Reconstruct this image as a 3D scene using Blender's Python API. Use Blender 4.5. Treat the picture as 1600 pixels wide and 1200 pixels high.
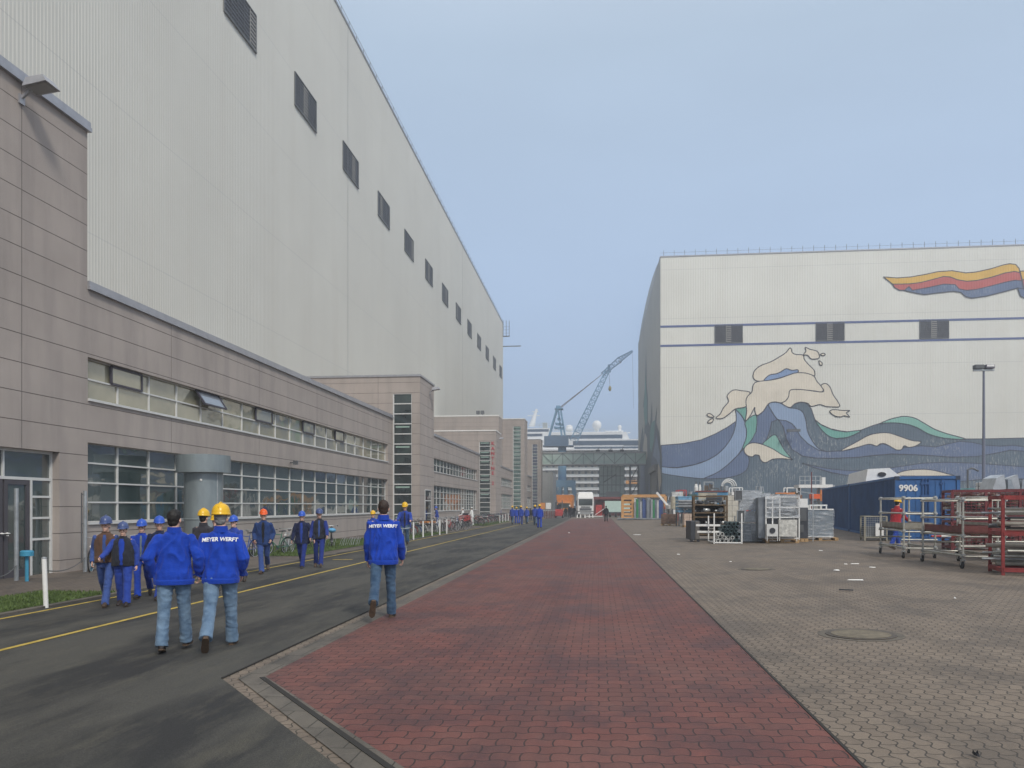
import bpy, bmesh, math, random
from mathutils import Vector, Matrix, noise
from mathutils.bvhtree import BVHTree
from mathutils.geometry import tessellate_polygon
for o in list(bpy.data.objects): bpy.data.objects.remove(o)
S = bpy.context.scene; COL = S.collection
R = math.radians
random.seed(7)
# ------------------------------------------------------------------ camera
YAW = math.atan(134/1244.4)
cam = bpy.data.cameras.new('camera'); cam.lens = 28; cam.sensor_width = 36
cam.shift_y = (790-600)/1600; cam.clip_end = 3000; cam.clip_start = .1
co = bpy.data.objects.new('camera', cam); COL.objects.link(co)
co.location = (0, 0, 1.7); co.rotation_euler = (R(90), 0, YAW); S.camera = co
S.render.resolution_x = 1024; S.render.resolution_y = 768
# ------------------------------------------------------------------ light
SUN_EL, SUN_AZ = 44, 147          # azimuth clockwise from +Y
w = bpy.data.worlds.new('World'); S.world = w; w.use_nodes = True
nt = w.node_tree; bg = nt.nodes['Background']
sky = nt.nodes.new('ShaderNodeTexSky'); sky.sky_type = 'NISHITA'; sky.sun_disc = False
sky.sun_elevation = R(SUN_EL); sky.sun_rotation = R(SUN_AZ)
sky.air_density = 1.0; sky.dust_density = 3.0; sky.ozone_density = 1.0
tcw = nt.nodes.new('ShaderNodeTexCoord'); spw = nt.nodes.new('ShaderNodeSeparateXYZ'); nt.links.new(tcw.outputs['Generated'], spw.inputs[0])
rw = nt.nodes.new('ShaderNodeValToRGB'); nt.links.new(spw.outputs[2], rw.inputs[0])
for p_, c_ in ((0, (.44, .475, .51)), (.12, (.45, .505, .57)), (.5, (.485, .605, .745)), (1, (.44, .60, .88))):
    e_ = rw.color_ramp.elements[0] if p_ == 0 else rw.color_ramp.elements[1] if p_ == 1 else rw.color_ramp.elements.new(p_)
    e_.color = (*c_, 1)
nw = nt.nodes.new('ShaderNodeTexNoise'); nw.inputs['Scale'].default_value = 1.6; nw.inputs['Detail'].default_value = 4; mw = nt.nodes.new('ShaderNodeMapping'); mw.inputs['Scale'].default_value = (1, 1, 3.5)
nt.links.new(tcw.outputs['Generated'], mw.inputs[0]); nt.links.new(mw.outputs[0], nw.inputs['Vector'])
mr = nt.nodes.new('ShaderNodeMapRange'); mr.inputs[1].default_value = .3; mr.inputs[2].default_value = .7; mr.inputs[3].default_value = 6.05; mr.inputs[4].default_value = 6.75; nt.links.new(nw.outputs[0], mr.inputs[0])
vm = nt.nodes.new('ShaderNodeVectorMath'); vm.operation = 'SCALE'; nt.links.new(mr.outputs[0], vm.inputs['Scale']); nt.links.new(rw.outputs[0], vm.inputs[0])
mx = nt.nodes.new('ShaderNodeMix'); mx.data_type = 'RGBA'; mx.inputs[0].default_value = .82
nt.links.new(sky.outputs[0], mx.inputs[6]); nt.links.new(vm.outputs[0], mx.inputs[7]); nt.links.new(mx.outputs[2], bg.inputs[0]); bg.inputs[1].default_value = .15
sl = bpy.data.lights.new('sun', 'SUN'); sl.energy = 2.0; sl.angle = R(10); sl.color = (1, .95, .86)
so = bpy.data.objects.new('sun', sl); COL.objects.link(so)
so.rotation_euler = (R(90-SUN_EL), 0, R(180-SUN_AZ)); so.location = (60, -60, 90)
S.view_settings.view_transform = 'Standard'; S.view_settings.look = 'None'
S.view_settings.exposure = 0.24; S.view_settings.gamma = 1
S.render.engine = 'CYCLES'
S.cycles.max_bounces = 5; S.cycles.volume_bounces = 0
# ------------------------------------------------------------------ helpers
SA, CA, F = math.sin(YAW), math.cos(YAW), 1244.4
def ray(px, py):
    u = (px-800)/F; v = (790-py)/F
    return Vector((-SA+u*CA, CA+u*SA, v))
BEND = -4.2
def zg(x):
    x = max(-11, min(13, x)); return .018*x if x > BEND else .018*BEND+.030*(x-BEND)
def PG(px, py):                      # ground point
    r = ray(px, py); z = 0
    for _ in range(12):
        t = (z-1.7)/r.z; z = zg(r.x*t)
    return Vector((r.x*t, r.y*t, z))
def PYp(px, py, Y): r = ray(px, py); t = Y/r.y; return Vector((r.x*t, Y, 1.7+r.z*t))
def PXp(px, py, X): r = ray(px, py); t = X/r.x; return Vector((X, r.y*t, 1.7+r.z*t))
def PD(px, py, d): r = ray(px, py); return Vector((r.x*d, r.y*d, 1.7+r.z*d))
def dep(p): return -p.x*SA+p.y*CA

def link_nodes(m):
    m.use_nodes = True; n = m.node_tree.nodes; return n, m.node_tree.links, n['Principled BSDF']
MATS = {}
def M(name, col, rough=.7, var=.0, scale=2., bump=0., bscale=30., metal=0., ior=1.45, stretch=(1, 1, 1), col2=None, trans=0, spec=.5, streak=0.):
    if name in MATS: return MATS[name]
    m = bpy.data.materials.new(name); n, l, b = link_nodes(m)
    col = tuple(col)
    b.inputs['Base Color'].default_value = (*col, 1); b.inputs['Roughness'].default_value = rough
    b.inputs['Metallic'].default_value = metal; b.inputs['IOR'].default_value = ior
    b.inputs['Specular IOR Level'].default_value = spec
    m.diffuse_color = (*col, 1)
    tc = n.new('ShaderNodeTexCoord'); mp = n.new('ShaderNodeMapping'); l.new(tc.outputs['Object'], mp.inputs[0])
    mp.inputs['Scale'].default_value = stretch
    if var or col2:
        t = n.new('ShaderNodeTexNoise'); t.inputs['Scale'].default_value = scale; t.inputs['Detail'].default_value = 6
        t.inputs['Roughness'].default_value = .65
        l.new(mp.outputs[0], t.inputs['Vector'])
        rp = n.new('ShaderNodeValToRGB'); l.new(t.outputs[0], rp.inputs[0])
        c1 = tuple(max(0, c*(1-var)) for c in col); c2 = col2 if col2 else tuple(min(1, c*(1+var)) for c in col)
        rp.color_ramp.elements[0].position = .32; rp.color_ramp.elements[1].position = .68
        rp.color_ramp.elements[0].color = (*c1, 1); rp.color_ramp.elements[1].color = (*c2, 1)
        l.new(rp.outputs[0], b.inputs['Base Color'])
    if bump:
        t2 = n.new('ShaderNodeTexNoise'); t2.inputs['Scale'].default_value = bscale; t2.inputs['Detail'].default_value = 4
        l.new(mp.outputs[0], t2.inputs['Vector'])
        bp = n.new('ShaderNodeBump'); bp.inputs['Strength'].default_value = 1; bp.inputs['Distance'].default_value = bump
        l.new(t2.outputs[0], bp.inputs['Height']); l.new(bp.outputs[0], b.inputs['Normal'])
    MATS[name] = m; return m
def ramp(n, l, src, stops):
    r = n.new('ShaderNodeValToRGB'); l.new(src, r.inputs[0]); e = r.color_ramp.elements
    while len(e) < len(stops): e.new(.5)
    for k, (p, c) in enumerate(stops):
        e[k].position = p; e[k].color = (*c, 1) if len(c) == 3 else c
    return r.outputs[0]
def mth(n, l, op, a, b=None, c=None):
    x = n.new('ShaderNodeMath'); x.operation = op
    for i, v in enumerate((a, b, c)):
        if v is None: continue
        if hasattr(v, 'is_linked') or hasattr(v, 'node'): l.new(v, x.inputs[i])
        else: x.inputs[i].default_value = v
    return x.outputs[0]
def mixc(n, l, fac, a, b, mode='MIX'):
    x = n.new('ShaderNodeMix'); x.data_type = 'RGBA'; x.blend_type = mode
    for i, v in ((0, fac), (6, a), (7, b)):
        if hasattr(v, 'node'): l.new(v, x.inputs[i])
        elif i == 0: x.inputs[0].default_value = v
        else: x.inputs[i].default_value = (*v, 1)
    return x.outputs[2]
def nz(n, l, vec, scale, detail=5, rough=.6, stretch=None):
    if stretch:
        mp = n.new('ShaderNodeMapping'); mp.inputs['Scale'].default_value = stretch; l.new(vec, mp.inputs[0]); vec = mp.outputs[0]
    t = n.new('ShaderNodeTexNoise'); t.inputs['Scale'].default_value = scale; t.inputs['Detail'].default_value = detail
    t.inputs['Roughness'].default_value = rough; l.new(vec, t.inputs['Vector']); return t.outputs[0]

class MB:
    def __init__(s): s.v = []; s.f = []; s.m = []
    def add(s, vs, fs, mi=0):
        o = len(s.v); s.v += [tuple(x) for x in vs]; s.f += [tuple(i+o for i in f) for f in fs]; s.m += [mi]*len(fs); return s
    def box(s, x0, x1, y0, y1, z0, z1, mi=0):
        v = [(x, y, z) for x in (x0, x1) for y in (y0, y1) for z in (z0, z1)]
        return s.add(v, [(0, 1, 3, 2), (4, 6, 7, 5), (0, 4, 5, 1), (2, 3, 7, 6), (0, 2, 6, 4), (1, 5, 7, 3)], mi)
    def bar(s, a, b, w, h=None, mi=0, up=(0, 0, 1)):
        a = Vector(a); b = Vector(b); h = h or w; d = (b-a).normalized(); up = Vector(up)
        if abs(d.dot(up)) > .98: up = Vector((1, 0, 0))
        x = d.cross(up).normalized()*w/2; y = x.cross(d).normalized()*h/2
        v = [a-x-y, a+x-y, a+x+y, a-x+y, b-x-y, b+x-y, b+x+y, b-x+y]
        return s.add(v, [(0, 1, 2, 3), (7, 6, 5, 4), (0, 4, 5, 1), (1, 5, 6, 2), (2, 6, 7, 3), (3, 7, 4, 0)], mi)
    def tube(s, pts, r, n=8, mi=0, caps=True):
        pts = [Vector(p) for p in pts]; rr = r if isinstance(r, (list, tuple)) else [r]*len(pts)
        d0 = (pts[1]-pts[0]).normalized(); ref = Vector((0, 0, 1)) if abs(d0.z) < .9 else Vector((1, 0, 0))
        vs = []; L = len(pts)
        for i, p in enumerate(pts):
            d = (pts[min(i+1, L-1)]-pts[max(i-1, 0)]).normalized()
            x = d.cross(ref)
            if x.length < 1e-4: x = d.orthogonal()
            x.normalize(); y = x.cross(d).normalized(); ref = y if abs(y.dot(ref)) > .3 else ref
            for k in range(n):
                a = 2*math.pi*k/n; vs.append(p+(x*math.cos(a)+y*math.sin(a))*rr[i])
        fs = []
        for i in range(L-1):
            for k in range(n):
                a = i*n+k; b = i*n+(k+1) % n; fs.append((a, b, b+n, a+n))
        if caps: fs.append(tuple(range(n))[::-1]); fs.append(tuple(range((L-1)*n, L*n)))
        return s.add(vs, fs, mi)
    def rings(s, rings, n=16, mi=0, caps=True):     # rings: (center, xaxis*rx, yaxis*ry)
        vs = []; L = len(rings)
        for c, x, y in rings:
            c = Vector(c); x = Vector(x); y = Vector(y)
            for k in range(n):
                a = 2*math.pi*k/n; vs.append(c+x*math.cos(a)+y*math.sin(a))
        fs = []
        for i in range(L-1):
            for k in range(n):
                a = i*n+k; b = i*n+(k+1) % n; fs.append((a, b, b+n, a+n))
        if caps: fs.append(tuple(range(n))[::-1]); fs.append(tuple(range((L-1)*n, L*n)))
        return s.add(vs, fs, mi)
    def lathe(s, prof, c=(0, 0, 0), n=20, mi=0, sx=1, sy=1):
        c = Vector(c)
        return s.rings([(c+Vector((0, 0, z)), (r*sx, 0, 0), (0, r*sy, 0)) for r, z in prof], n, mi)
    def ell(s, c, r, n=14, mi=0, rot=None):
        c = Vector(c); rg = []
        for i in range(n//2+1):
            t = math.pi*(i/(n//2)); t = min(max(t, .06), math.pi-.06)
            cc = Vector((0, 0, -math.cos(t)*r[2])); x = Vector((math.sin(t)*r[0], 0, 0)); y = Vector((0, math.sin(t)*r[1], 0))
            if rot: cc = rot@cc; x = rot@x; y = rot@y
            rg.append((c+cc, x, y))
        return s.rings(rg, n, mi)
    def poly(s, pts, mi=0):
        tr = tessellate_polygon([[Vector(p) for p in pts]]); return s.add(pts, [t for t in tr], mi)
    def build(s, name, mats, parent=None, smooth=False, world=False, bev=0):
        me = bpy.data.meshes.new(name)
        off = parent.location if (parent and world) else Vector((0, 0, 0))
        me.from_pydata([tuple(Vector(v)-off) for v in s.v], [], s.f)
        if not isinstance(mats, (list, tuple)): mats = [mats]
        for m in mats: me.materials.append(m)
        if len(mats) > 1: me.polygons.foreach_set('material_index', s.m)
        if smooth: me.polygons.foreach_set('use_smooth', [True]*len(me.polygons))
        me.update()
        o = bpy.data.objects.new(name, me); COL.objects.link(o)
        if parent: o.parent = parent
        if bev:
            md = o.modifiers.new('b', 'BEVEL'); md.width = bev; md.segments = 2; md.limit_method = 'ANGLE'
        return o
def fixn(o):
    bm = bmesh.new(); bm.from_mesh(o.data); bmesh.ops.recalc_face_normals(bm, faces=bm.faces); bm.to_mesh(o.data); bm.free(); return o
def thing(name, label, cat, loc=(0, 0, 0), rz=0, group=None):
    o = bpy.data.objects.new(name, None); COL.objects.link(o); o.empty_display_size = .2
    o.location = loc; o.rotation_euler = (0, 0, rz); return tag(o, label, cat, group)
def tag(o, label, cat, group=None, kind=None):
    o['label'] = label; o['category'] = cat
    if group: o['group'] = group
    if kind: o['kind'] = kind
    return o
def struct(o): o['kind'] = 'structure'; return o
KC = {}
def kids(o):
    if o.name not in KC: KC[o.name] = [x for x in COL.objects if x.parent == o]
    return KC[o.name]
def copy_tree(o, parent=None):
    c = o.copy(); COL.objects.link(c)
    if parent: c.parent = parent
    for ch in kids(o): copy_tree(ch, c)
    return c
def dup(o, loc, rz, label, scale=None, group=None):
    c = copy_tree(o); c.location = loc; c.rotation_euler = (0, 0, rz); c['label'] = label
    if scale: c.scale = (scale,)*3
    if group: c['group'] = group
    return c
TS = bpy.data.scenes.new('scratch')
def evaluated(o):
    TS.collection.objects.link(o)
    with bpy.context.temp_override(scene=TS, view_layer=TS.view_layers[0]): dg = bpy.context.evaluated_depsgraph_get()
    me = bpy.data.meshes.new_from_object(o.evaluated_get(dg)); bpy.data.objects.remove(o); return me
def text_mesh(txt, size, bold=0., shear=0., ext=0., align='CENTER'):
    cu = bpy.data.curves.new('t', 'FONT'); cu.body = txt; cu.size = size; cu.offset = bold; cu.shear = shear
    cu.extrude = ext; cu.align_x = align; cu.align_y = 'CENTER'; cu.resolution_u = 4
    return evaluated(bpy.data.objects.new('t', cu))
def text_obj(name, txt, size, mat, parent, mtx, bold=0., shear=0., ext=.01, align='CENTER'):
    me = text_mesh(txt, size, bold, shear, ext, align); me.materials.clear(); me.materials.append(mat)
    o = bpy.data.objects.new(name, me); COL.objects.link(o); o.parent = parent; o.matrix_local = mtx; return o
# ------------------------------------------------------------------ materials
def mat_paving(name, ca, cb, mortar, bw, bh, warp, rot=0, wl=None, dirt=(.12, .11, .10), stain=(.05, .045, .04)):
    m = bpy.data.materials.new(name); n, l, b = link_nodes(m)
    tc = n.new('ShaderNodeTexCoord'); mp = n.new('ShaderNodeMapping'); l.new(tc.outputs['Object'], mp.inputs[0])
    mp.inputs['Rotation'].default_value = (0, 0, R(rot))
    sp = n.new('ShaderNodeSeparateXYZ'); l.new(mp.outputs[0], sp.inputs[0]); x, y = sp.outputs[0], sp.outputs[1]
    wl = wl or bw
    sx = mth(n, l, 'MULTIPLY', mth(n, l, 'SINE', mth(n, l, 'MULTIPLY', x, 2*math.pi/wl)), warp)
    sy = mth(n, l, 'MULTIPLY', mth(n, l, 'SINE', mth(n, l, 'MULTIPLY', y, math.pi/bh)), warp*.8)
    cx = n.new('ShaderNodeCombineXYZ'); l.new(mth(n, l, 'ADD', x, sy), cx.inputs[0]); l.new(mth(n, l, 'ADD', y, sx), cx.inputs[1])
    br = n.new('ShaderNodeTexBrick'); l.new(cx.outputs[0], br.inputs['Vector']); br.inputs['Scale'].default_value = 1
    br.inputs['Brick Width'].default_value = bw; br.inputs['Row Height'].default_value = bh
    br.inputs['Mortar Size'].default_value = .0065; br.inputs['Mortar Smooth'].default_value = .3; br.inputs['Bias'].default_value = 0
    br.inputs['Color1'].default_value = (*ca, 1); br.inputs['Color2'].default_value = (*cb, 1); br.inputs['Mortar'].default_value = (*mortar, 1)
    ob = tc.outputs['Object']
    big = nz(n, l, ob, .35, 6, .62); mid = nz(n, l, ob, 1.1, 7, .72, (.8, .6, 1)); fine = nz(n, l, ob, 60, 3); trk = nz(n, l, ob, 1.0, 5, .6, (1.3, .05, 1)); sp2 = nz(n, l, ob, 3.2, 5, .7)
    c = mixc(n, l, mth(n, l, 'MULTIPLY', ramp(n, l, big, [(.4, (0, 0, 0)), (.66, (1, 1, 1))]), .42), br.outputs['Color'], dirt)
    c = mixc(n, l, mth(n, l, 'MULTIPLY', ramp(n, l, mid, [(.40, (1, 1, 1)), (.52, (0, 0, 0))]), .62), c, stain)
    c = mixc(n, l, mth(n, l, 'MULTIPLY', ramp(n, l, trk, [(.52, (0, 0, 0)), (.68, (1, 1, 1))]), .45), c, stain)
    c = mixc(n, l, mth(n, l, 'MULTIPLY', ramp(n, l, sp2, [(.60, (0, 0, 0)), (.70, (1, 1, 1))]), .35), c, dirt)
    c = mixc(n, l, mth(n, l, 'MULTIPLY', br.outputs['Fac'], .75), c, mortar)
    c = mixc(n, l, .35, c, ramp(n, l, fine, [(.3, (.55,)*3), (.7, (1.25,)*3)]), 'MULTIPLY')
    l.new(c, b.inputs['Base Color'])
    l.new(ramp(n, l, mid, [(.3, (.68,)*3), (.7, (.9,)*3)]), b.inputs['Roughness'])
    bp = n.new('ShaderNodeBump'); bp.inputs['Distance'].default_value = .004; bp.inputs['Strength'].default_value = 1
    h = mth(n, l, 'ADD', mth(n, l, 'MULTIPLY', br.outputs['Fac'], -1), mth(n, l, 'MULTIPLY', fine, .25))
    l.new(h, bp.inputs['Height']); l.new(bp.outputs[0], b.inputs['Normal'])
    return m
def mat_asphalt(name, c0, c1):
    m = bpy.data.materials.new(name); n, l, b = link_nodes(m)
    tc = n.new('ShaderNodeTexCoord'); ob = tc.outputs['Object']
    big = nz(n, l, ob, .5, 7, .65, (1.5, .35, 1)); mid = nz(n, l, ob, 1.6, 6, .7, (2., .5, 1)); fine = nz(n, l, ob, 90, 3, .8)
    c = ramp(n, l, big, [(.42, c0), (.56, c1)])
    c = mixc(n, l, mth(n, l, 'MULTIPLY', ramp(n, l, mid, [(.5, (0, 0, 0)), (.68, (1, 1, 1))]), .55), c, (c1[0]*1.5, c1[1]*1.45, c1[2]*1.3))
    c = mixc(n, l, .75, c, ramp(n, l, fine, [(.36, (.3,)*3), (.66, (1.6,)*3)]), 'MULTIPLY')
    l.new(c, b.inputs['Base Color']); b.inputs['Roughness'].default_value = .82
    bp = n.new('ShaderNodeBump'); bp.inputs['Distance'].default_value = .004; l.new(fine, bp.inputs['Height']); l.new(bp.outputs[0], b.inputs['Normal'])
    return m
def mat_precast():
    m = bpy.data.materials.new('precast concrete'); n, l, b = link_nodes(m)
    tc = n.new('ShaderNodeNewGeometry'); ob = tc.outputs['Position']
    sp = n.new('ShaderNodeSeparateXYZ'); l.new(ob, sp.inputs[0])
    z = mth(n, l, 'FRACT', mth(n, l, 'DIVIDE', mth(n, l, 'ADD', sp.outputs[2], .28), .78))
    hl = mth(n, l, 'LESS_THAN', mth(n, l, 'ABSOLUTE', mth(n, l, 'SUBTRACT', z, .5)), .014)
    xy = mth(n, l, 'ADD', sp.outputs[0], sp.outputs[1])
    v = mth(n, l, 'LESS_THAN', mth(n, l, 'FRACT', mth(n, l, 'DIVIDE', mth(n, l, 'ADD', xy, 3.1), 7.6)), .003)
    ln = mth(n, l, 'MAXIMUM', hl, v)
    a = nz(n, l, ob, .45, 6, .6); s = nz(n, l, ob, 1.3, 5, .6, (1, 1, .12)); f = nz(n, l, ob, 50, 3, .7)
    c = ramp(n, l, a, [(.3, (.345, .300, .270)), (.7, (.42, .365, .328))])
    c = mixc(n, l, mth(n, l, 'MULTIPLY', ramp(n, l, s, [(.46, (0, 0, 0)), (.72, (1, 1, 1))]), .5), c, (.25, .22, .205))
    c = mixc(n, l, .3, c, ramp(n, l, f, [(.3, (.75,)*3), (.7, (1.2,)*3)]), 'MULTIPLY')
    c = mixc(n, l, ln, c, (.13, .11, .10)); l.new(c, b.inputs['Base Color']); b.inputs['Roughness'].default_value = .85
    bp = n.new('ShaderNodeBump'); bp.inputs['Distance'].default_value = .01
    l.new(mth(n, l, 'SUBTRACT', mth(n, l, 'MULTIPLY', f, .2), ln), bp.inputs['Height']); l.new(bp.outputs[0], b.inputs['Normal'])
    return m
def mat_clad(name, c0, c1, seam=(.42, .42, .40), sz=(9.2, 6.0)):
    m = bpy.data.materials.new(name); n, l, b = link_nodes(m)
    tc = n.new('ShaderNodeNewGeometry'); ob = tc.outputs['Position']
    sp = n.new('ShaderNodeSeparateXYZ'); l.new(ob, sp.inputs[0])
    z = mth(n, l, 'FRACT', mth(n, l, 'DIVIDE', sp.outputs[2], sz[0])); hl = mth(n, l, 'LESS_THAN', z, .008)
    a = nz(n, l, ob, .08, 6, .6); s = nz(n, l, ob, .35, 6, .65, (1, 1, .06)); d = nz(n, l, ob, .12, 5, .6, (1, 1, .8))
    c = ramp(n, l, a, [(.3, c0), (.7, c1)])
    c = mixc(n, l, mth(n, l, 'MULTIPLY', ramp(n, l, s, [(.5, (0, 0, 0)), (.8, (1, 1, 1))]), .2), c, (c0[0]*.76, c0[1]*.7, c0[2]*.64))
    c = mixc(n, l, mth(n, l, 'MULTIPLY', hl, .55), c, seam)
    l.new(c, b.inputs['Base Color']); b.inputs['Roughness'].default_value = .55
    return m
def mat_glass(name, ca, cb, ior=1.9, wob=.012, rough=.03):
    m = bpy.data.materials.new(name); n, l, b = link_nodes(m)
    tc = n.new('ShaderNodeNewGeometry'); ob = tc.outputs['Position']
    a = nz(n, l, ob, .5, 3); w_ = nz(n, l, ob, .9, 2, .4)
    l.new(ramp(n, l, a, [(.35, ca), (.65, cb)]), b.inputs['Base Color'])
    b.inputs['Roughness'].default_value = rough; b.inputs['IOR'].default_value = ior
    bp = n.new('ShaderNodeBump'); bp.inputs['Distance'].default_value = wob; l.new(w_, bp.inputs['Height']); l.new(bp.outputs[0], b.inputs['Normal'])
    return m
def mat_mural(name, col, streak=.0):
    m = bpy.data.materials.new(name); n, l, b = link_nodes(m)
    tc = n.new('ShaderNodeNewGeometry'); ob = tc.outputs['Position']
    sp = n.new('ShaderNodeSeparateXYZ'); l.new(ob, sp.inputs[0])
    rib = mth(n, l, 'SINE', mth(n, l, 'MULTIPLY', mth(n, l, 'ADD', sp.outputs[0], sp.outputs[1]), 2*math.pi/.45))
    a = nz(n, l, ob, .25, 6, .6); c = mixc(n, l, .5, col, ramp(n, l, a, [(.3, tuple(v*.78 for v in col)), (.7, tuple(min(1, v*1.2) for v in col))]))
    if streak:
        p = nz(n, l, ob, .09, 2, .5); q = nz(n, l, ob, 1.0, 4, .8, (5, 5, 1.1))
        k = mth(n, l, 'MULTIPLY', ramp(n, l, p, [(.53, (0, 0, 0)), (.6, (1, 1, 1))]), ramp(n, l, q, [(.55, (0, 0, 0)), (.60, (1, 1, 1))]))
        c = mixc(n, l, mth(n, l, 'MULTIPLY', k, streak), c, (.5, .5, .47))
    l.new(c, b.inputs['Base Color']); b.inputs['Roughness'].default_value = .6
    bp = n.new('ShaderNodeBump'); bp.inputs['Distance'].default_value = .012; l.new(rib, bp.inputs['Height']); l.new(bp.outputs[0], b.inputs['Normal'])
    return m
MRED = mat_paving('red pavers', (.180, .062, .050), (.125, .047, .040), (.04, .024, .022), .205, .165, .016, dirt=(.17, .10, .082), stain=(.062, .030, .032))
MYARD = mat_paving('grey pavers', (.205, .163, .124), (.160, .126, .096), (.045, .038, .03), .20, .115, .020, 90, .20, dirt=(.255, .205, .155), stain=(.092, .073, .056))
MPATH = mat_paving('brown pavers', (.17, .135, .105), (.13, .105, .085), (.05, .04, .035), .2, .1, 0, 0, dirt=(.13, .11, .09))
MKERB = mat_paving('kerb stones', (.135, .118, .095), (.105, .094, .077), (.05, .045, .035), .3, .5, 0, 0, dirt=(.2, .18, .15))
MASPH = mat_asphalt('asphalt', (.022, .022, .021), (.066, .063, .053))
MPREC = mat_precast()
MCLAD = mat_clad('pale corrugated cladding', (.54, .53, .48), (.595, .585, .53))
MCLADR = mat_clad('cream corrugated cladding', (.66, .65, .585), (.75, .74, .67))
MSIDE = mat_clad('shade-toned side cladding', (.44, .45, .43), (.53, .53, .50))  # darker than the cream front: shade is put into the base colour
MGL1 = mat_glass('reflecting window glass', (.03, .05, .05), (.08, .10, .095), 2.5)
MGL2 = mat_glass('upper window glass', (.22, .21, .15), (.32, .30, .21), 2.6)  # cream base colour paints in the reflection of the hall opposite
MGL3 = mat_glass('dark strip glass', (.012, .018, .02), (.05, .07, .065), 1.8)
MGREEN = mat_glass('green bridge glass', (.42, .56, .50), (.55, .66, .60), 1.6)  # pale base colour stands in for reflected sky; the green tint is its own
GALV = M('galvanised steel', (.42, .44, .45), .45, .25, 4, .002, 30, metal=.6)
VENTM = M('grey painted vent metal', (.26, .30, .31), .38, .18, 1.5, metal=.35, stretch=(1, 1, .3))
WHITE = M('white paint', (.78, .77, .74), .5, .08, 5)
OFFW = M('window frame white', (.62, .62, .60), .45, .05, 5)
DARK = M('dark louvre', (.035, .037, .045), .6, .3, 3)
GREYD = M('dark grey metal', (.10, .105, .11), .5, .2, 3)
COPING = M('coping metal', (.38, .38, .40), .4, .1, 3, metal=.4)
YEL = M('worn yellow line', (.50, .36, .06), .7, .35, 6, col2=(.60, .44, .09))
RUB = M('tyre rubber', (.02, .02, .02), .8)
SKIN = M('skin', (.68, .42, .32), .5, .1, 12)
WOOD = M('pallet wood', (.42, .27, .13), .75, .3, 5, .003, 40)
REDP = M('red paint', (.42, .05, .045), .5, .25, 4)
CRED = M('dark red board', (.16, .045, .04), .6, .3, 4)
CBLUE = M('container blue', (.032, .115, .30), .5, .22, 1.2)
CBLUE2 = M('container dark blue', (.025, .075, .19), .55, .25, 1.0)  # deeper blue than the doors and frame
ORG = M('orange paint', (.62, .24, .06), .5, .15, 3)
# ------------------------------------------------------------------ ground
def sheet(name, pts_rows, mat, lift, kind='structure'):
    """rows of polygon corners in plan; z follows the fall of the ground"""
    mb = MB()
    for poly in pts_rows: mb.add([(x, y, zg(x)+lift) for x, y in poly], [tuple(range(len(poly)))])
    o = mb.build(name, mat); o['kind'] = kind; return o
def rect(x0, x1, y0, y1):
    cuts = [x0]+[c for c in (-11, BEND, 13) if x0 < c < x1]+[x1]
    return [[(a, y0), (b, y0), (b, y1), (a, y1)] for a, b in zip(cuts, cuts[1:])]
sheet('ground', rect(-900, 900, -200, 2500), MYARD, 0)
RX0, RX1 = PG(415, 1058).x, PG(1350, 1200).x
KY = PG(415, 1058).y
d0 = PG(414, 1057); d1 = PG(630, 1200); e0 = PG(372, 1061); e1 = PG(551, 1200)
def ext(a, b, y): t = (y-a.y)/(b.y-a.y); return (a.x+(b.x-a.x)*t, y)
BW = .42                                     # width of the grey band beside the red strip
XK = PG(30, 958).x                           # kerb line on the left
YEND = 104
sheet('asphalt_road', [[(XK, -60), (BEND, -60), (BEND, 190), (XK, 190)], [(BEND, -60), (RX0-BW, -60), (RX0-BW, 190), (BEND, 190)], [(RX0-BW, -60), (RX1, -60), (RX1, 1.9), ext(e0, e1, 1.9), (RX0-BW, e0.y)]], MASPH, .004)
q0 = ext(d0, d1, 1.9); p0 = ext(e0, e1, 1.9)
sheet('red_paving', [[(RX0, YEND), (RX0, KY), q0, (RX1, 1.9), (RX1, YEND)]], MRED, .008)
sheet('kerb_band', [[(RX0-BW, YEND), (e0.x, e0.y), (RX0, KY), (RX0, YEND)], [(e0.x, e0.y), p0, q0, (RX0, KY)]], MKERB, .0085)
g = MB()                                     # dark groove in the diagonal band
mid0 = (d0+e0)/2; mid1 = (d1+e1)/2; m2 = ext(mid0+Vector((.03, 0, 0)), mid1+Vector((.03, 0, 0)), 2.)
g.bar((mid0.x+.12, mid0.y-.02, zg(mid0.x)+.010), (m2[0], m2[1], zg(m2[0])+.010), .05, .012)
struct(g.build('drain_groove', M('groove dark', (.03, .028, .025), .9)))
g = MB()
g.bar((RX0-BW, e0.y, zg(RX0-BW)+.011), (RX0-BW, YEND, zg(RX0-BW)+.011), .025, .008)
g.bar((RX1, 1, zg(RX1)+.011), (RX1, YEND, zg(RX1)+.011), .025, .004)
struct(g.build('paving_joint', MATS['groove dark']))
sheet('pavement', rect(-31, XK-.14, -30, 200), MPATH, .03)
k = MB(); k.box(XK-.14, XK, -30, 190, zg(XK)-.1, zg(XK)+.045); struct(k.build('kerb', MKERB, bev=.01))
YO = XK+.30; YI = PG(0, 1017).x
for nm, x in (('yellow_line', YO), ('yellow_line', YI)):
    sheet(nm, [[(x-.055, -20), (x+.055, -20), (x+.055, 150), (x-.055, 150)]], YEL, .0095)
g = MB(); a = PG(540, 875); g.add([(a.x-.5, a.y, zg(a.x)+.01), (a.x+.5, a.y+.1, zg(a.x)+.01), (a.x+.5, a.y+.32, zg(a.x)+.01), (a.x-.5, a.y+.2, zg(a.x)+.01)], [(0, 1, 2, 3)])
struct(g.build('yellow_mark', YEL))
# cross road at the end of the street
sheet('cross_road', rect(-31, 60, 118, 143), M('far tarmac', (.11, .108, .10), .85, .15, .2), .012)
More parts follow.
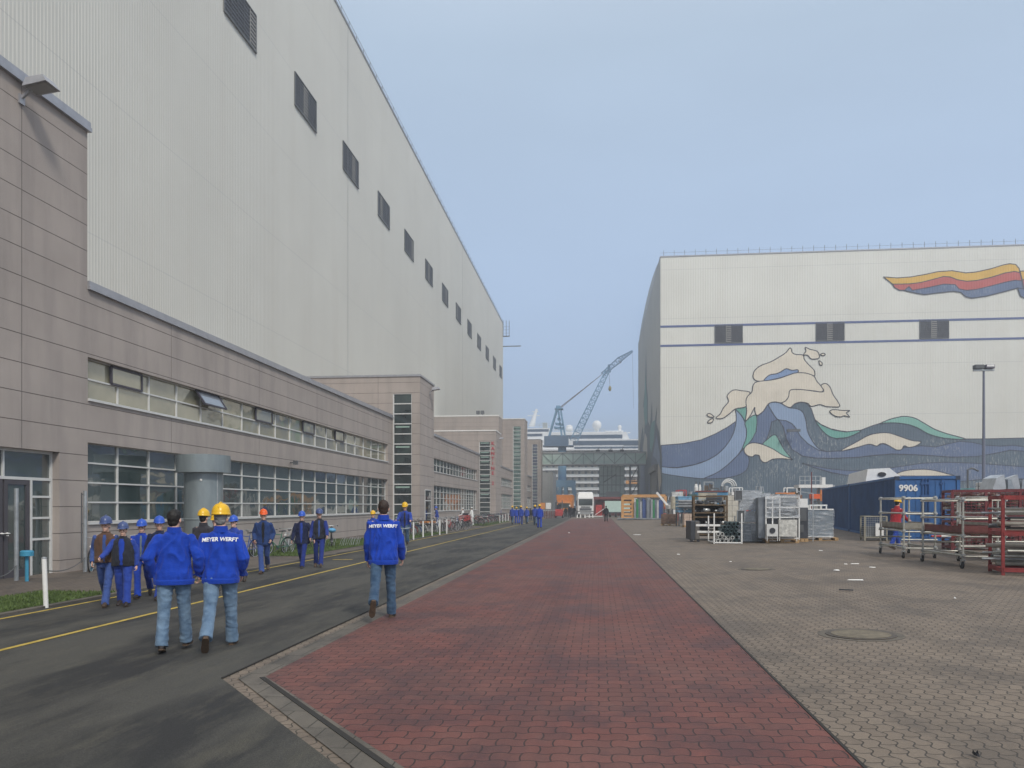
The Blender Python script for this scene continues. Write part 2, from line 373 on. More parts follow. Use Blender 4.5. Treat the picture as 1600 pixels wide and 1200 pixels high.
# grass patches with real blades
GRB = M('grass soil', (.055, .085, .02), .9, .4, 6)
GRM = M('grass blade', (.075, .13, .025), .7, .5, 4, col2=(.13, .19, .05))
def grass(x0, x1, y0, y1, nb, label, h=.05):
    t = MB()
    for pl in rect(x0, x1, y0, y1): t.add([(x, y, zg(x)+.045) for x, y in pl], [(0, 1, 2, 3)])
    for _ in range(nb):
        x = random.uniform(x0, x1); y = random.uniform(y0, y1); z = zg(x)+.045; a = random.uniform(0, 6.3); hh = h*random.uniform(.5, 1.4)
        dx, dy = math.cos(a)*.008*(1+y/20), math.sin(a)*.008*(1+y/20); lx, ly = random.uniform(-.03, .03), random.uniform(-.03, .03)
        t.add([(x-dx, y-dy, z), (x+dx, y+dy, z), (x+lx, y+ly, z+hh)], [(0, 1, 2)], 1)
    o = t.build('grass', [GRB, GRM]); tag(o, label, 'grass', kind='stuff')
g0 = PG(0, 928); g1 = PG(146, 935)
grass(XK-2.0, XK-.18, 6, PG(146, 935).y+.9, 15000, 'short green grass patch beside the white post in front of the glass doors')
grass(-15.1, XK-.9, 29.5, 44, 14000, 'green lawn behind the two walking men in front of the long glazed facade', .07)
grass(XK-3.2, XK-.18, 45, 57, 6000, 'strip of green lawn behind the row of white posts', .08)
grass(XK-2.5, XK-.18, 76, 96, 3000, 'small far lawn behind the distant white posts', .1)
# ------------------------------------------------------------------ big halls
HX, HZ = -31., 61.5
def ribwall(mb, axis, c, a0, a1, z0, z1, out, pitch=.3, dep_=.019, mi=0):
    n = int((a1-a0)/pitch); vs = []; s = pitch
    prof = []
    for i in range(n):
        a = a0+i*s; prof += [(a, 0), (a+s*.45, 0), (a+s*.55, dep_), (a+s*.9, dep_)]
    prof.append((a0+n*s, 0))
    if prof[-1][0] < a1: prof.append((a1, 0))
    for a, d in prof:
        for z in (z0, z1):
            vs.append((c+out*d, a, z) if axis == 'x' else (a, c+out*d, z))
    fs = [(2*i, 2*i+2, 2*i+3, 2*i+1) for i in range(len(prof)-1)]
    mb.add(vs, fs, mi)
YF = PXp(786, 505, HX).y
hall = thing('shipyard_hall', 'enormous pale grey corrugated hall on the left with a row of dark louvre openings', 'hall', (HX, 100, 0))
mb = MB(); ribwall(mb, 'x', HX, -40, YF, 0, HZ, 1); mb.box(HX-90, HX-.01, -40, YF, 0, HZ-.05)
mb.build('wall', MCLAD, hall, world=True)
mb = MB(); mb.box(HX-.4, HX+.12, -40, YF+.1, HZ, HZ+.18); mb.build('roof_edge', COPING, hall, world=True)
mb = MB(); y = -8.
while y < YF:
    mb.box(HX-.12, HX-.06, y-.03, y+.03, HZ+.18, HZ+1.15); y += 3.1
mb.bar((HX-.09, -10, HZ+1.13), (HX-.09, YF, HZ+1.13), .04); mb.bar((HX-.09, -10, HZ+.65), (HX-.09, YF, HZ+.65), .03)
mb.build('roof_railing', GREYD, hall, world=True)
mb = MB(); pass
for yy in (96.5, 181): mb = MB(); mb.bar((HX+.05, yy, 8), (HX+.05, yy, HZ), .05, .02); mb.build('cladding_seam', M('seam metal', (.36, .37, .36), .5), hall, world=True)
LOUV = M('louvre blade', (.045, .047, .055), .5, .3, 4); LOUV2 = M('pale louvre panel', (.26, .25, .23), .6, .1, 4)
def louvre(parent, fr, axis, c, a0, a1, z0, z1, out, pale):
    f = MB(); p = MB(); g_ = MB(); n = 5
    def bx(mb, b0, b1, y0, y1, q0, q1, mi=0):
        lo, hi = sorted((c+out*b0, c+out*b1))
        if axis == 'x': mb.box(lo, hi, y0, y1, q0, q1, mi)
        else: mb.box(y0, y1, lo, hi, q0, q1, mi)
    bx(f, .03, .12, a0-.12, a0, z0-.1, z1+.1); bx(f, .03, .12, a1, a1+.12, z0-.1, z1+.1)
    bx(f, .03, .14, a0, a1, z1, z1+.1); bx(f, .03, .2, a0, a1, z0-.1, z0)
    bx(p, .0, .035, a0, a1, z0, z1)
    wd = (a1-a0)/n
    for i in range(n):
        s0 = a0+i*wd; mi = 1 if i == pale else 0
        bx(g_, .035, .10, s0, s0+.08, z0, z1, mi)
        for j in range(9):
            zz = z0+(z1-z0)*(j+.5)/9; bx(g_, .036, .085, s0+.09, s0+wd-.02, zz-.11, zz+.05, mi)
    fo = f.build('window', GREYD, parent, world=True)
    for q, nm, ms in ((p, 'back_panel', DARK), (g_, 'louvre_slats', [LOUV, LOUV2])):
        o = q.build(nm, ms, None); o.data.transform(Matrix.Translation(-parent.location)); o.parent = fo
    return fo
zt = PXp(459.5, 112.5, HX).z; zb = PXp(459.5, 162.5, HX).z
yc = [ (PXp(348, 50, HX).y+PXp(397, 50, HX).y)/2 ]
w2 = (PXp(459.5, 50, HX).y+PXp(493.5, 50, HX).y)/2; wl_ = (PXp(779, 50, HX).y+PXp(785, 50, HX).y)/2
stp = (wl_-w2)/11.
for i in range(-3, 12):
    c_ = w2+i*stp
    louvre(hall, None, 'x', HX, c_-3.05, c_+3.05, zb, zt, 1, [2, 3, 1, 4][i % 4])
mb = MB()                                     # ladder platform at the far corner
mb.box(HX, HX+2.2, YF-.9, YF, HZ-4.3, HZ-4.1)
for x in (HX+.1, HX+1.1, HX+2.1):
    for yy in (YF-.85, YF-.05): mb.box(x-.04, x+.04, yy-.04, yy+.04, HZ-4.1, HZ+1)
for zz in (HZ-3.1, HZ-2, HZ-1): mb.box(HX, HX+2.2, YF-.06, YF-.01, zz, zz+.07)
mb.box(HX, HX+6, YF-.4, YF-.2, HZ-7.6, HZ-7.3)
mb.build('roof_ladder_platform', GREYD, hall, world=True)

# right hall -------------------------------------------------------------
RY = 152.1; RX = PYp(1032, 402, RY).x; RZ = PYp(1032, 402, RY).z; RYB = PXp(997.5, 534, RX).y
rh = thing('shipyard_hall', 'cream corrugated hall on the right with a painted wave mural and striped flag', 'hall', (RX, RY, 0))
mb = MB(); ribwall(mb, 'y', RY, RX, RX+160, 0, RZ, -1, .45, .022); mb.box(RX+.02, RX+160, RY+.01, RYB, 0, RZ-.05)
mb.build('wall', MCLADR, rh, world=True)
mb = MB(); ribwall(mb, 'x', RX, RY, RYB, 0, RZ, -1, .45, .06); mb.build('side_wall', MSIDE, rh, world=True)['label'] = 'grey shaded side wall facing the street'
ar = [(RY+.5, RZ)]+[(PXp(px, py, RX).y, PXp(px, py, RX).z) for px, py in ((1025, 417), (1019, 434), (1013, 455), (1007, 481), (1003, 501), (1000, 517))]+[(RYB, RZ)]
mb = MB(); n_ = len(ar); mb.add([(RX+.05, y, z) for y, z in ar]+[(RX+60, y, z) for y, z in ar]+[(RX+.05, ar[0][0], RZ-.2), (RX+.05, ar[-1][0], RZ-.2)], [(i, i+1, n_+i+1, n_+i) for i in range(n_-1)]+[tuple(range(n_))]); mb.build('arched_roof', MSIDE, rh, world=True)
mb = MB(); mb.box(RX-.1, RX+160, RY-.12, RY+.4, RZ, RZ+.2); mb.box(RX-.1, RX+.4, RY+.4, RYB, RZ, RZ+.2); mb.build('roof_edge', COPING, rh, world=True)
mb = MB(); x = RX+.6
while x < RX+120: mb.box(x-.03, x+.03, RY+.1, RY+.16, RZ+.2, RZ+1.3); x += 1.95
mb.bar((RX, RY+.13, RZ+.85), (RX+120, RY+.13, RZ+.85), .03)
mb.build('roof_railing', GREYD, rh, world=True)
zt = PYp(1138, 508.5, RY).z; zb = PYp(1138, 535, RY).z
x1, x2 = PYp(1138.5, 520, RY).x, PYp(1459.5, 520, RY).x; stx = (x2-x1)/2
for i in range(6): louvre(rh, None, 'y', RY, x1+i*stx-2.45, x1+i*stx+2.45, zb, zt, -1, [2, 2, 2][i % 3])
STR = M('stripe blue', (.085, .12, .27), .6, .1, 1)
s1 = PYp(1034, 510.5, RY).z; s2 = PYp(1034, 540.5, RY).z
mb = MB()
for zc in (s1, s2): mb.box(RX-.02, RX+158, RY-.06, RY-.026, zc-.19, zc+.19)
mb.build('painted_stripe', STR, rh, world=True)
# mural: shapes measured on the wall, each colour field a sheet proud of the ribs
MU = {'S': mat_mural('mural slate', (.075, .115, .155), .5), 'N': mat_mural('mural navy', (.095, .14, .25), .4),
      'L': mat_mural('mural light blue', (.24, .33, .48)), 'B': mat_mural('mural sky blue', (.20, .30, .50)),
      'T': mat_mural('mural teal', (.13, .36, .30)), 't': mat_mural('mural pale teal', (.20, .43, .36)),
      'C': mat_mural('mural cream', (.72, .65, .53)), 'Y': mat_mural('mural yellow', (.70, .42, .06)),
      'R': mat_mural('mural red', (.48, .085, .07)), 'K': mat_mural('mural outline', (.035, .04, .06))}
KEY = list(MU)
def cr(pts, n=5, closed=True):
    out = []; N = len(pts)
    for i in range(N if closed else N-1):
        p = [Vector(pts[(i+j) % N]) if closed else Vector(pts[max(0, min(N-1, i+j))]) for j in (-1, 0, 1, 2)]
        for k in range(n):
            t = k/n
            q = .5*((2*p[1])+(-p[0]+p[2])*t+(2*p[0]-5*p[1]+4*p[2]-p[3])*t*t+(-p[0]+3*p[1]-3*p[2]+p[3])*t**3)
            out.append(q if (p[1]-p[2]).length < 700 else p[1].lerp(p[2], t))
    return out
def A_(pts): return [(1020+x/5.3333, 530+y/5.3333) for x, y in pts]
def B_(pts): return [(1300+x/5.3333, 600+y/5.3333) for x, y in pts]
def C_(pts): return [(1360+x/6.6667, 370+y/6.6667) for x, y in pts]
lay = [0]; mur = MB()
def shape(k, pts, outline=True, smooth=True, close=True):
    off = .03+lay[0]*.003; lay[0] += 1
    pts = [(x*1., y) for x, y in pts]
    q = cr([(a, b) for a, b in pts], 4) if smooth else [Vector(p) for p in pts]
    w_ = [PYp(p[0], p[1], RY) for p in q]; w_ = [Vector((max(p.x, RX+.03), RY-off, p.z)) for p in w_]
    mur.poly([tuple(p) for p in w_], KEY.index(k))
    if outline:
        N = len(w_)
        for i in range(N):
            a = w_[i]; b = w_[(i+1) % N]; d = b-a
            if d.length < .02 or min(a.z, b.z) < 4.2 or (a.x < RX+.1 and b.x < RX+.1): continue
            nrm = Vector((-d.z, 0, d.x)).normalized()*.085; d.normalize(); e = d*.04
            vs = [a-nrm-e, b-nrm+e, b+nrm+e, a+nrm-e]; mur.add([(v.x, RY-off-.0015, v.z) for v in vs], [(0, 1, 2, 3)], KEY.index('K'))
top = A_([(70, 885), (250, 870), (400, 840), (520, 790), (620, 735), (700, 680), (780, 660), (870, 635), (960, 540), (1010, 525), (1060, 530), (1140, 570), (1180, 540), (1230, 525), (1280, 535), (1320, 580), (1350, 670), (1400, 710), (1500, 755)])
top += B_([(0, 375), (60, 390), (130, 398), (240, 385), (330, 350), (420, 322), (520, 320), (610, 325), (690, 345), (780, 400), (860, 430), (960, 450), (1100, 458), (1250, 458), (1600, 450), (2400, 430), (2900, 420)])
shape('S', top+[(1880, 789), (1500, 789), (1200, 789), (1020, 789)], True, False)
shape('N', A_([(70, 885), (250, 870), (400, 840), (520, 790), (620, 735), (697, 682), (680, 760), (650, 830), (600, 905), (540, 960), (450, 1010), (350, 1045), (200, 1070), (70, 1065)]), True, False)
shape('L', A_([(690, 585), (695, 640), (692, 700), (672, 780), (640, 845), (590, 910), (530, 965), (450, 1010), (350, 1045), (200, 1072), (60, 1065), (60, 1112), (200, 1140), (330, 1155), (430, 1160), (530, 1115), (620, 1050), (700, 975), (750, 900), (775, 830), (780, 760), (770, 700), (740, 640)]))
shape('N', A_([(430, 1160), (530, 1115), (620, 1050), (700, 975), (760, 920), (800, 985), (800, 1040), (780, 1090), (720, 1130), (620, 1155), (500, 1163)]))
shape('T', A_([(700, 575), (775, 562), (785, 610), (770, 680), (735, 630), (690, 585)]))
shape('T', A_([(770, 690), (855, 630), (868, 700), (860, 770), (830, 830), (790, 880), (745, 915), (775, 830), (782, 760)]))
shape('N', A_([(868, 640), (900, 620), (960, 540), (1000, 620), (1040, 670), (990, 690), (975, 760), (950, 830), (915, 880), (860, 865), (800, 880), (760, 920), (790, 880), (830, 830), (860, 770), (868, 700)]), True, False)
shape('L', A_([(962, 540), (1010, 525), (1060, 532), (1130, 570), (1200, 580), (1250, 610), (1275, 680), (1290, 770), (1330, 850), (1380, 910), (1440, 935), (1380, 925), (1290, 870), (1230, 810), (1190, 740), (1150, 700), (1100, 680), (1040, 668), (1000, 615)]))
shape('N', A_([(1050, 672), (1110, 680), (1160, 705), (1195, 750), (1230, 810), (1290, 870), (1380, 925), (1450, 937)])+B_([(0, 560), (70, 558), (150, 548), (300, 500), (370, 518), (420, 498), (480, 515), (550, 550), (600, 530), (740, 515), (860, 525), (960, 500), (1060, 478), (1160, 485), (1280, 510), (1400, 518), (1500, 510), (1600, 522), (2000, 505), (2900, 500), (2900, 590), (2000, 575), (1600, 560), (1480, 552), (1350, 580), (1200, 605), (1000, 610), (860, 600), (700, 590), (500, 583), (350, 595), (200, 612), (0, 620)])+A_([(1450, 992), (1350, 990), (1250, 975), (1160, 920), (1110, 830), (1090, 740)]), True, False)
shape('N', B_([(-250, 660), (-140, 685), (0, 710), (150, 722), (350, 715), (550, 690), (750, 660), (950, 652), (1200, 660), (1600, 690), (2200, 700), (2900, 690), (2900, 830), (1700, 800), (1400, 780), (1000, 820), (500, 800), (200, 775), (0, 740), (-140, 700)]), True, False)
shape('C', B_([(70, 558), (200, 485), (300, 430), (380, 410), (470, 408), (560, 435), (660, 470), (740, 482), (700, 515), (640, 528), (600, 515), (580, 545), (540, 550), (500, 530), (440, 498), (400, 500), (370, 518), (310, 502), (200, 530)]))
shape('C', B_([(500, 765), (530, 750), (600, 725), (700, 712), (820, 715), (960, 748), (985, 765)]))
shape('T', A_([(1350, 675), (1400, 712), (1500, 755), (1600, 772)])+B_([(130, 398), (240, 388), (180, 425), (110, 448), (50, 452)])+A_([(1540, 830), (1470, 810), (1410, 760)]))
shape('t', B_([(400, 330), (480, 295), (560, 275), (610, 270), (690, 285), (780, 335), (860, 380), (960, 415), (1110, 458), (1000, 458), (900, 445), (800, 415), (720, 370), (640, 340), (540, 325), (450, 325)]))
shape('t', A_([(915, 880), (960, 830), (1000, 800), (1030, 805), (1060, 860), (1100, 930), (1150, 990), (1080, 965), (1000, 915)]))
shape('C', A_([(760, 920), (775, 890), (810, 868), (860, 865), (920, 880), (1000, 915), (1080, 965), (1165, 1003), (1080, 995), (1000, 1000), (950, 1025), (920, 1025), (895, 1000), (885, 970), (850, 965), (830, 980), (790, 970), (765, 945)]))
shape('C', A_([(835, 300), (850, 260), (900, 220), (980, 190), (1060, 145), (1110, 110), (1140, 75), (1155, 85), (1160, 110), (1190, 128), (1250, 133), (1262, 170), (1300, 215), (1340, 255), (1350, 290), (1340, 305), (1280, 285), (1200, 280), (1130, 300), (1060, 325), (980, 342), (900, 350), (860, 345), (838, 325)]))
shape('B', A_([(925, 345), (970, 300), (1030, 288), (1070, 270), (1110, 247), (1160, 260), (1205, 255), (1205, 278), (1130, 300), (1060, 322), (980, 340)]))
shape('C', A_([(810, 445), (740, 430), (670, 425), (620, 470), (630, 520), (590, 570), (560, 625), (525, 657), (580, 660), (640, 620), (690, 580), (775, 562), (778, 500)]))
shape('C', A_([(870, 355), (980, 342), (1060, 325), (1130, 300), (1200, 280), (1280, 285), (1340, 308), (1365, 350), (1400, 390), (1420, 425), (1400, 440), (1350, 432), (1280, 425), (1220, 420), (1145, 425), (1130, 480), (1105, 515), (1070, 530), (1010, 523), (962, 540), (920, 600), (868, 635), (850, 600), (848, 570), (810, 640), (772, 680), (782, 600), (775, 520), (790, 475), (825, 440), (835, 385)]))
shape('C', A_([(1145, 425), (1220, 420), (1280, 425), (1350, 435), (1415, 440), (1420, 420), (1400, 385), (1440, 370), (1475, 400), (1500, 460), (1540, 520), (1555, 560), (1510, 565), (1440, 560), (1390, 545), (1320, 560), (1290, 535), (1230, 525), (1180, 540), (1140, 570), (1075, 535), (1105, 515), (1130, 480)]))
shape('C', A_([(1270, 70), (1310, 85), (1365, 100), (1385, 130), (1380, 160), (1320, 165), (1290, 135), (1255, 130), (1275, 100)]))
for d_ in ([(1395, 130), (1418, 118), (1436, 128), (1420, 138)], [(1385, 180), (1410, 200), (1405, 220), (1388, 208)], [(450, 630), (475, 620), (510, 648), (470, 648)], [(455, 695), (480, 668), (505, 665), (490, 695)]): shape('C', A_(d_))
shape('C', A_([(1475, 600), (1500, 588), (1560, 592)])+B_([(100, 222), (145, 222), (118, 242), (145, 275), (100, 265), (70, 275), (30, 270)])+A_([(1525, 645), (1485, 620)]))
shape('Y', C_([(135, 420), (280, 430), (420, 420), (560, 395), (700, 365), (850, 355), (930, 368), (990, 378), (1100, 368), (1250, 335), (1380, 295), (1450, 282), (1510, 290), (1545, 330), (1555, 375), (1500, 362), (1400, 378), (1250, 425), (1100, 458), (1000, 465), (900, 448), (830, 420), (760, 415), (650, 445), (520, 478), (400, 492), (230, 495)]), True, False)
shape('R', C_([(230, 495), (400, 492), (520, 478), (650, 445), (760, 415), (830, 420), (900, 448), (1000, 465), (1100, 458), (1250, 425), (1400, 378), (1500, 362), (1555, 375), (1575, 460), (1500, 455), (1400, 475), (1250, 515), (1100, 550), (1000, 560), (920, 545), (880, 500), (760, 495), (600, 530), (450, 560), (300, 558), (250, 530)]), True, False)
shape('N', C_([(350, 560), (400, 520), (435, 560), (600, 530), (760, 495), (880, 500), (920, 545), (1000, 560), (1100, 550), (1250, 515), (1400, 475), (1500, 455), (1575, 460), (1590, 545), (1530, 535), (1400, 570), (1200, 620), (1050, 640), (990, 625), (940, 580), (860, 568), (700, 585), (560, 603), (480, 590)]), True, False)
shape('Y', C_([(1555, 360), (1750, 352), (1900, 330), (1900, 415), (1750, 440), (1578, 450)]), True, False)
shape('R', C_([(1578, 450), (1750, 440), (1900, 415), (1900, 505), (1750, 530), (1595, 540)]), True, False)
shape('N', C_([(1530, 535), (1595, 545), (1750, 530), (1900, 505), (1900, 600), (1750, 622), (1600, 637), (1560, 620)]), True, False)
mur.build('painted_mural', [MU[k] for k in KEY], rh, world=True)
# the street side carries the same paint, seen obliquely; paler tones darkened for shade
sm = MB()
def sshape(k, pts, off):
    q = [PXp(980+x/3.872, 480+y/3.872, RX) for x, y in pts]
    sm.poly([(RX-off, p.y, max(p.z, .3)) for p in q], 'SNTCL'.index(k))
sshape('S', [(213, 1145), (75, 1145), (76, 1000), (78, 840), (95, 720), (103, 800), (112, 640), (98, 600), (110, 480), (116, 220), (120, 470), (128, 560), (127, 690), (140, 720), (152, 560), (155, 700), (168, 690), (184, 590), (178, 700), (196, 760), (213, 900)], .08)
sshape('C', [(95, 860), (110, 760), (122, 790), (125, 900), (110, 960)], .1)
sshape('T', [(103, 640), (112, 400), (122, 560), (124, 700), (113, 720)], .11)
sshape('T', [(140, 760), (150, 700), (172, 680), (165, 800), (150, 880), (140, 850)], .11)
sshape('N', [(130, 1100), (150, 930), (180, 740), (200, 880), (212, 1050), (212, 1140), (140, 1140)], .12)
sshape('L', [(160, 900), (182, 780), (200, 880), (205, 980), (180, 920)], .14)
sshape('N', [(82, 1080), (90, 820), (105, 900), (110, 1050), (120, 1120), (90, 1130)], .12)
sshape('C', [(188, 1000), (192, 940), (206, 980), (212, 1060), (198, 1120)], .15)
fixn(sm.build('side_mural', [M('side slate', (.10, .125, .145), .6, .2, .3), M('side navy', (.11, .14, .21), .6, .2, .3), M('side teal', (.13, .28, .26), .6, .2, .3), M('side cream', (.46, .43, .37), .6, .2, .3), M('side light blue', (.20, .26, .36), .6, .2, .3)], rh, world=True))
a = PXp(1019, 770, RX); b = PXp(1029, 770, RX)
mb = MB(); zt = PXp(1024, 738, RX).z; mb.box(RX-.5, RX-.2, b.y, b.y+1, .25, zt); mb.box(RX-.5, RX-.2, a.y-1, a.y, .25, zt); mb.box(RX-.9, RX-.2, b.y, a.y, zt, zt+1.2)
mb.box(RX-.3, RX-.2, b.y+1, a.y-1, .25, zt); mb.build('side_gate', M('gate grey', (.20, .20, .19), .7, .2, 1), rh, world=True)
# wall lamp on the mural wall
mb = MB(); p = PYp(1240, 675, RY); mb.bar((p.x-1, RY-.1, p.z), (p.x-1, RY-1.6, p.z+.2), .12); mb.box(p.x-1.6, p.x+.7, RY-2.2, RY-1.5, p.z-.12, p.z+.35)
mb.build('wall_lamp', GREYD, rh, world=True)

# ------------------------------------------------------------------ annex: glazed wings and stair towers
AX, TX, ZB, BASE = -15.5, -13.35, -.28, -.28
def wing(label, y0, y1, ztop, bands, extra=None, back=HX+.3, x=AX, coping=True):
    t = thing('office_wing', label, 'office wing', (x, y0, 0))
    m = MB(); D = .45; zc = BASE-.3
    ys, ye = y0, y1
    for (z0, z1, b0, b1, rows, glass) in bands:
        m.box(x-D, x, y0, y1, zc, z0)
        if b0 > y0+.01: m.box(x-D, x, y0, b0, z0, z1)
        if b1 < y1-.01: m.box(x-D, x, b1, y1, z0, z1)
        zc = z1
    m.box(x-D, x, y0, y1, zc, ztop)
    m.box(back, x-D, y0, y0+.3, BASE-.3, ztop-.6); m.box(back, x-D, y1-.3, y1, BASE-.3, ztop-.6); m.box(back, x-D, y0+.3, y1-.3, ztop-1.1, ztop-.6)
    m.box(back, x-D-2.5, y0+.3, y1-.3, BASE-.3, ztop-1.1)
    m.build('wall', MPREC, t, world=True)
    if coping:
        m = MB(); m.box(x-D-.05, x+.07, y0, y1, ztop, ztop+.16); m.box(x-.05, x+.1, y0, y1, ztop-.10, ztop-.003); m.build('coping', COPING, t, world=True)
    for (z0, z1, b0, b1, rows, glass) in bands:
        f = MB(); n = max(1, round((b1-b0)/1.8)); cw = (b1-b0)/n; xf = x-.24; T = .05
        for i in range(n+1): yy = b0+i*cw; f.box(xf-.05, xf+.05, max(b0, yy-T/2), min(b1, yy+T/2), z0, z1)
        for r in range(rows+1):
            zz = z0+(z1-z0)*r/rows; f.box(xf-.045, xf+.055, b0, b1, max(z0, zz-T/2), min(z1, zz+T/2))
        f.box(xf-.04, x+.06, b0, b1, z0-.075, z0-.003)
        fo = f.build('window_band', OFFW, t, world=True)
        gl = MB(); rnd = random.Random(int(b0*10)+rows)
        for i in range(n):
            for r in range(rows):
                a0 = b0+i*cw+.03; a1 = b0+(i+1)*cw-.03; q0 = z0+(z1-z0)*r/rows+.03; q1 = z0+(z1-z0)*(r+1)/rows-.03
                j = [rnd.uniform(-.004, .004) for _ in range(4)]
                gl.add([(xf+j[0], a0, q0), (xf+j[1], a1, q0), (xf+j[2], a1, q1), (xf+j[3], a0, q1)], [(0, 1, 2, 3)])
        g_ = gl.build('glass_panes', glass, fo); g_.data.transform(Matrix.Translation(-t.location))
        sh = MB(); sh.box(x-.44, x-.32, b0, b1, z0, z1); s_ = sh.build('room_backing', DARK, fo); s_.data.transform(Matrix.Translation(-t.location))
    return t
def tower(label, y0, y1, ztop, x=TX, strip=True, rows=13, sx0=None, sx1=None, sz1=None, gl=MGL3, name='stair_tower', cp=COPING):
    t = thing(name, label, 'stair tower', (x, y0, 0)); m = MB()
    if strip:
        m.box(HX+.3, sx0, y0, y1, BASE-.3, ztop); m.box(sx1, x, y0, y1, BASE-.3, ztop)
        m.box(sx0, sx1, y0, y1, sz1, ztop); m.box(sx0, sx1, y0+.6, y1, BASE-.3, sz1); m.box(sx0, sx1, y0, y0+.6, BASE-.3, BASE+.55)
    else: m.box(HX+.3, x, y0, y1, BASE-.3, ztop)
    m.build('wall', MPREC, t, world=True)
    m = MB(); m.box(HX+.3, x+.07, y0-.07, y1+.07, ztop, ztop+.15); m.build('coping', cp, t, world=True)
    if strip:
        z0 = BASE+.55; f = MB(); g_ = MB()
        f.box(sx0, sx0+.09, y0+.04, y0+.14, z0, sz1); f.box(sx1-.05, sx1, y0+.04, y0+.14, z0, sz1)
        for r in range(rows+1): zz = z0+(sz1-z0)*r/rows; f.box(sx0+.09, sx1-.05, y0+.02, y0+.13, zz-.04 if r else zz, zz+.04 if r < rows else zz)
        g_.box(sx0+.09, sx1-.05, y0+.09, y0+.11, z0+.01, sz1-.01)
        fo = f.build('strip_window', OFFW, t, world=True); q = g_.build('glass_panes', gl, fo); q.data.transform(Matrix.Translation(-t.location))
        lt = MB(); rr = random.Random(int(y0))
        for r in range(rows):
            if rr.random() < .45:
                zz = z0+(sz1-z0)*(r+.75)/rows; lt.box(sx0+.2, sx1-.2, y0+.075, y0+.088, zz-.09, zz+.03)
        q = lt.build('stair_edges', M('stair light panel', (.30, .42, .36), .4), fo); q.data.transform(Matrix.Translation(-t.location))
    return t
def flood(parent, x, y, z, s=1.0):
    m = MB(); m.bar((x, y, z-.25*s), (x+.35*s, y, z), .07*s); m.box(x-.01, x+.06, y-.1*s, y+.1*s, z-.4*s, z-.15*s)
    v = [(x+.25*s, y-.28*s, z-.05*s), (x+.95*s, y-.3*s, z+.05*s), (x+.95*s, y+.3*s, z+.05*s), (x+.25*s, y+.28*s, z-.05*s),
         (x+.3*s, y-.2*s, z+.22*s), (x+.8*s, y-.22*s, z+.26*s), (x+.8*s, y+.22*s, z+.26*s), (x+.3*s, y+.2*s, z+.22*s)]
    m.add(v, [(0, 1, 2, 3), (7, 6, 5, 4), (0, 4, 5, 1), (1, 5, 6, 2), (2, 6, 7, 3), (3, 7, 4, 0)])
    fo = m.build('flood_lamp', COPING, parent, world=True)
    g_ = MB(); g_.add([(x+.3*s, y-.22*s, z-.056*s), (x+.9*s, y-.24*s, z+.03*s), (x+.9*s, y+.24*s, z+.03*s), (x+.3*s, y+.22*s, z-.056*s)], [(0, 1, 2, 3)])
    q = g_.build('lamp_glass', M('lamp glass', (.25, .25, .24), .15), fo); q.data.transform(Matrix.Translation(-parent.location))
YA = PXp(136.5, 500, AX).y
# entrance block at the far left
ZA = PXp(137, 200, AX).z
ent = thing('entrance_block', 'tall beige concrete entrance block at the left edge with dark glass doors', 'entrance block', (AX, YA, 0))
dl, dr = PXp(-130, 800, AX).y, PXp(93, 800, AX).y; dz = PXp(90, 706, AX).z
m = MB(); D = .5
m.box(AX-D, AX, -30, dl, BASE-.3, ZA); m.box(AX-D, AX, dr, YA, BASE-.3, ZA); m.box(AX-D, AX, dl, dr, dz, ZA)
m.box(HX+.3, AX-D, -30, -29, -.5, ZA); m.box(HX+.3, AX-D, YA-.4, YA, -.5, ZA); m.box(HX+.3, AX-D, -29, YA-.4, ZA-1, ZA-.5)
m.box(AX-3, AX-2.4, dl-3, dr+2, -.5, 5); m.build('wall', MPREC, ent, world=True)
m = MB(); m.box(AX-D, AX+.08, -30, YA+.06, ZA, ZA+.17); m.box(AX-.05, AX+.12, -30, YA+.06, ZA-.13, ZA-.003); m.build('coping', COPING, ent, world=True)
xf = AX-.28; tz = PXp(60, 748, AX).z; b0_ = BASE+.03
m = MB(); n_ = 6
m.box(xf-.06, xf+.06, dl, dr, tz-.04, tz+.04); m.box(xf-.06, xf+.06, dl, dr, dz-.08, dz)
yd1 = PXp(61, 800, AX).y
m.box(xf-.06, xf+.06, dr-.07, dr, b0_, tz-.04); m.box(xf-.06, xf+.06, dr-.07, dr, tz+.04, dz-.08)
m.box(xf-.06, xf+.06, yd1-.05, yd1+.03, b0_, tz-.04)
for zz in (.75, 1.35, 1.95): m.box(xf-.05, xf+.05, yd1+.03, dr-.07, zz-.03, zz+.03)
for px in (18, -60): yy = PXp(px, 800, AX).y; m.box(xf-.055, xf+.055, yy-.03, yy+.03, tz+.04, dz-.08)
fo = m.build('window_frame', OFFW, ent, world=True)
m = MB(); m.box(xf-.01, xf+.01, dl, dr, tz+.04, dz-.08); m.box(xf-.01, xf+.01, yd1+.03, dr-.07, b0_, tz-.04); m.build('glass_panes', MGL1, ent, world=True)
yd0 = PXp(18, 800, AX).y; ydm = PXp(-40, 800, AX).y
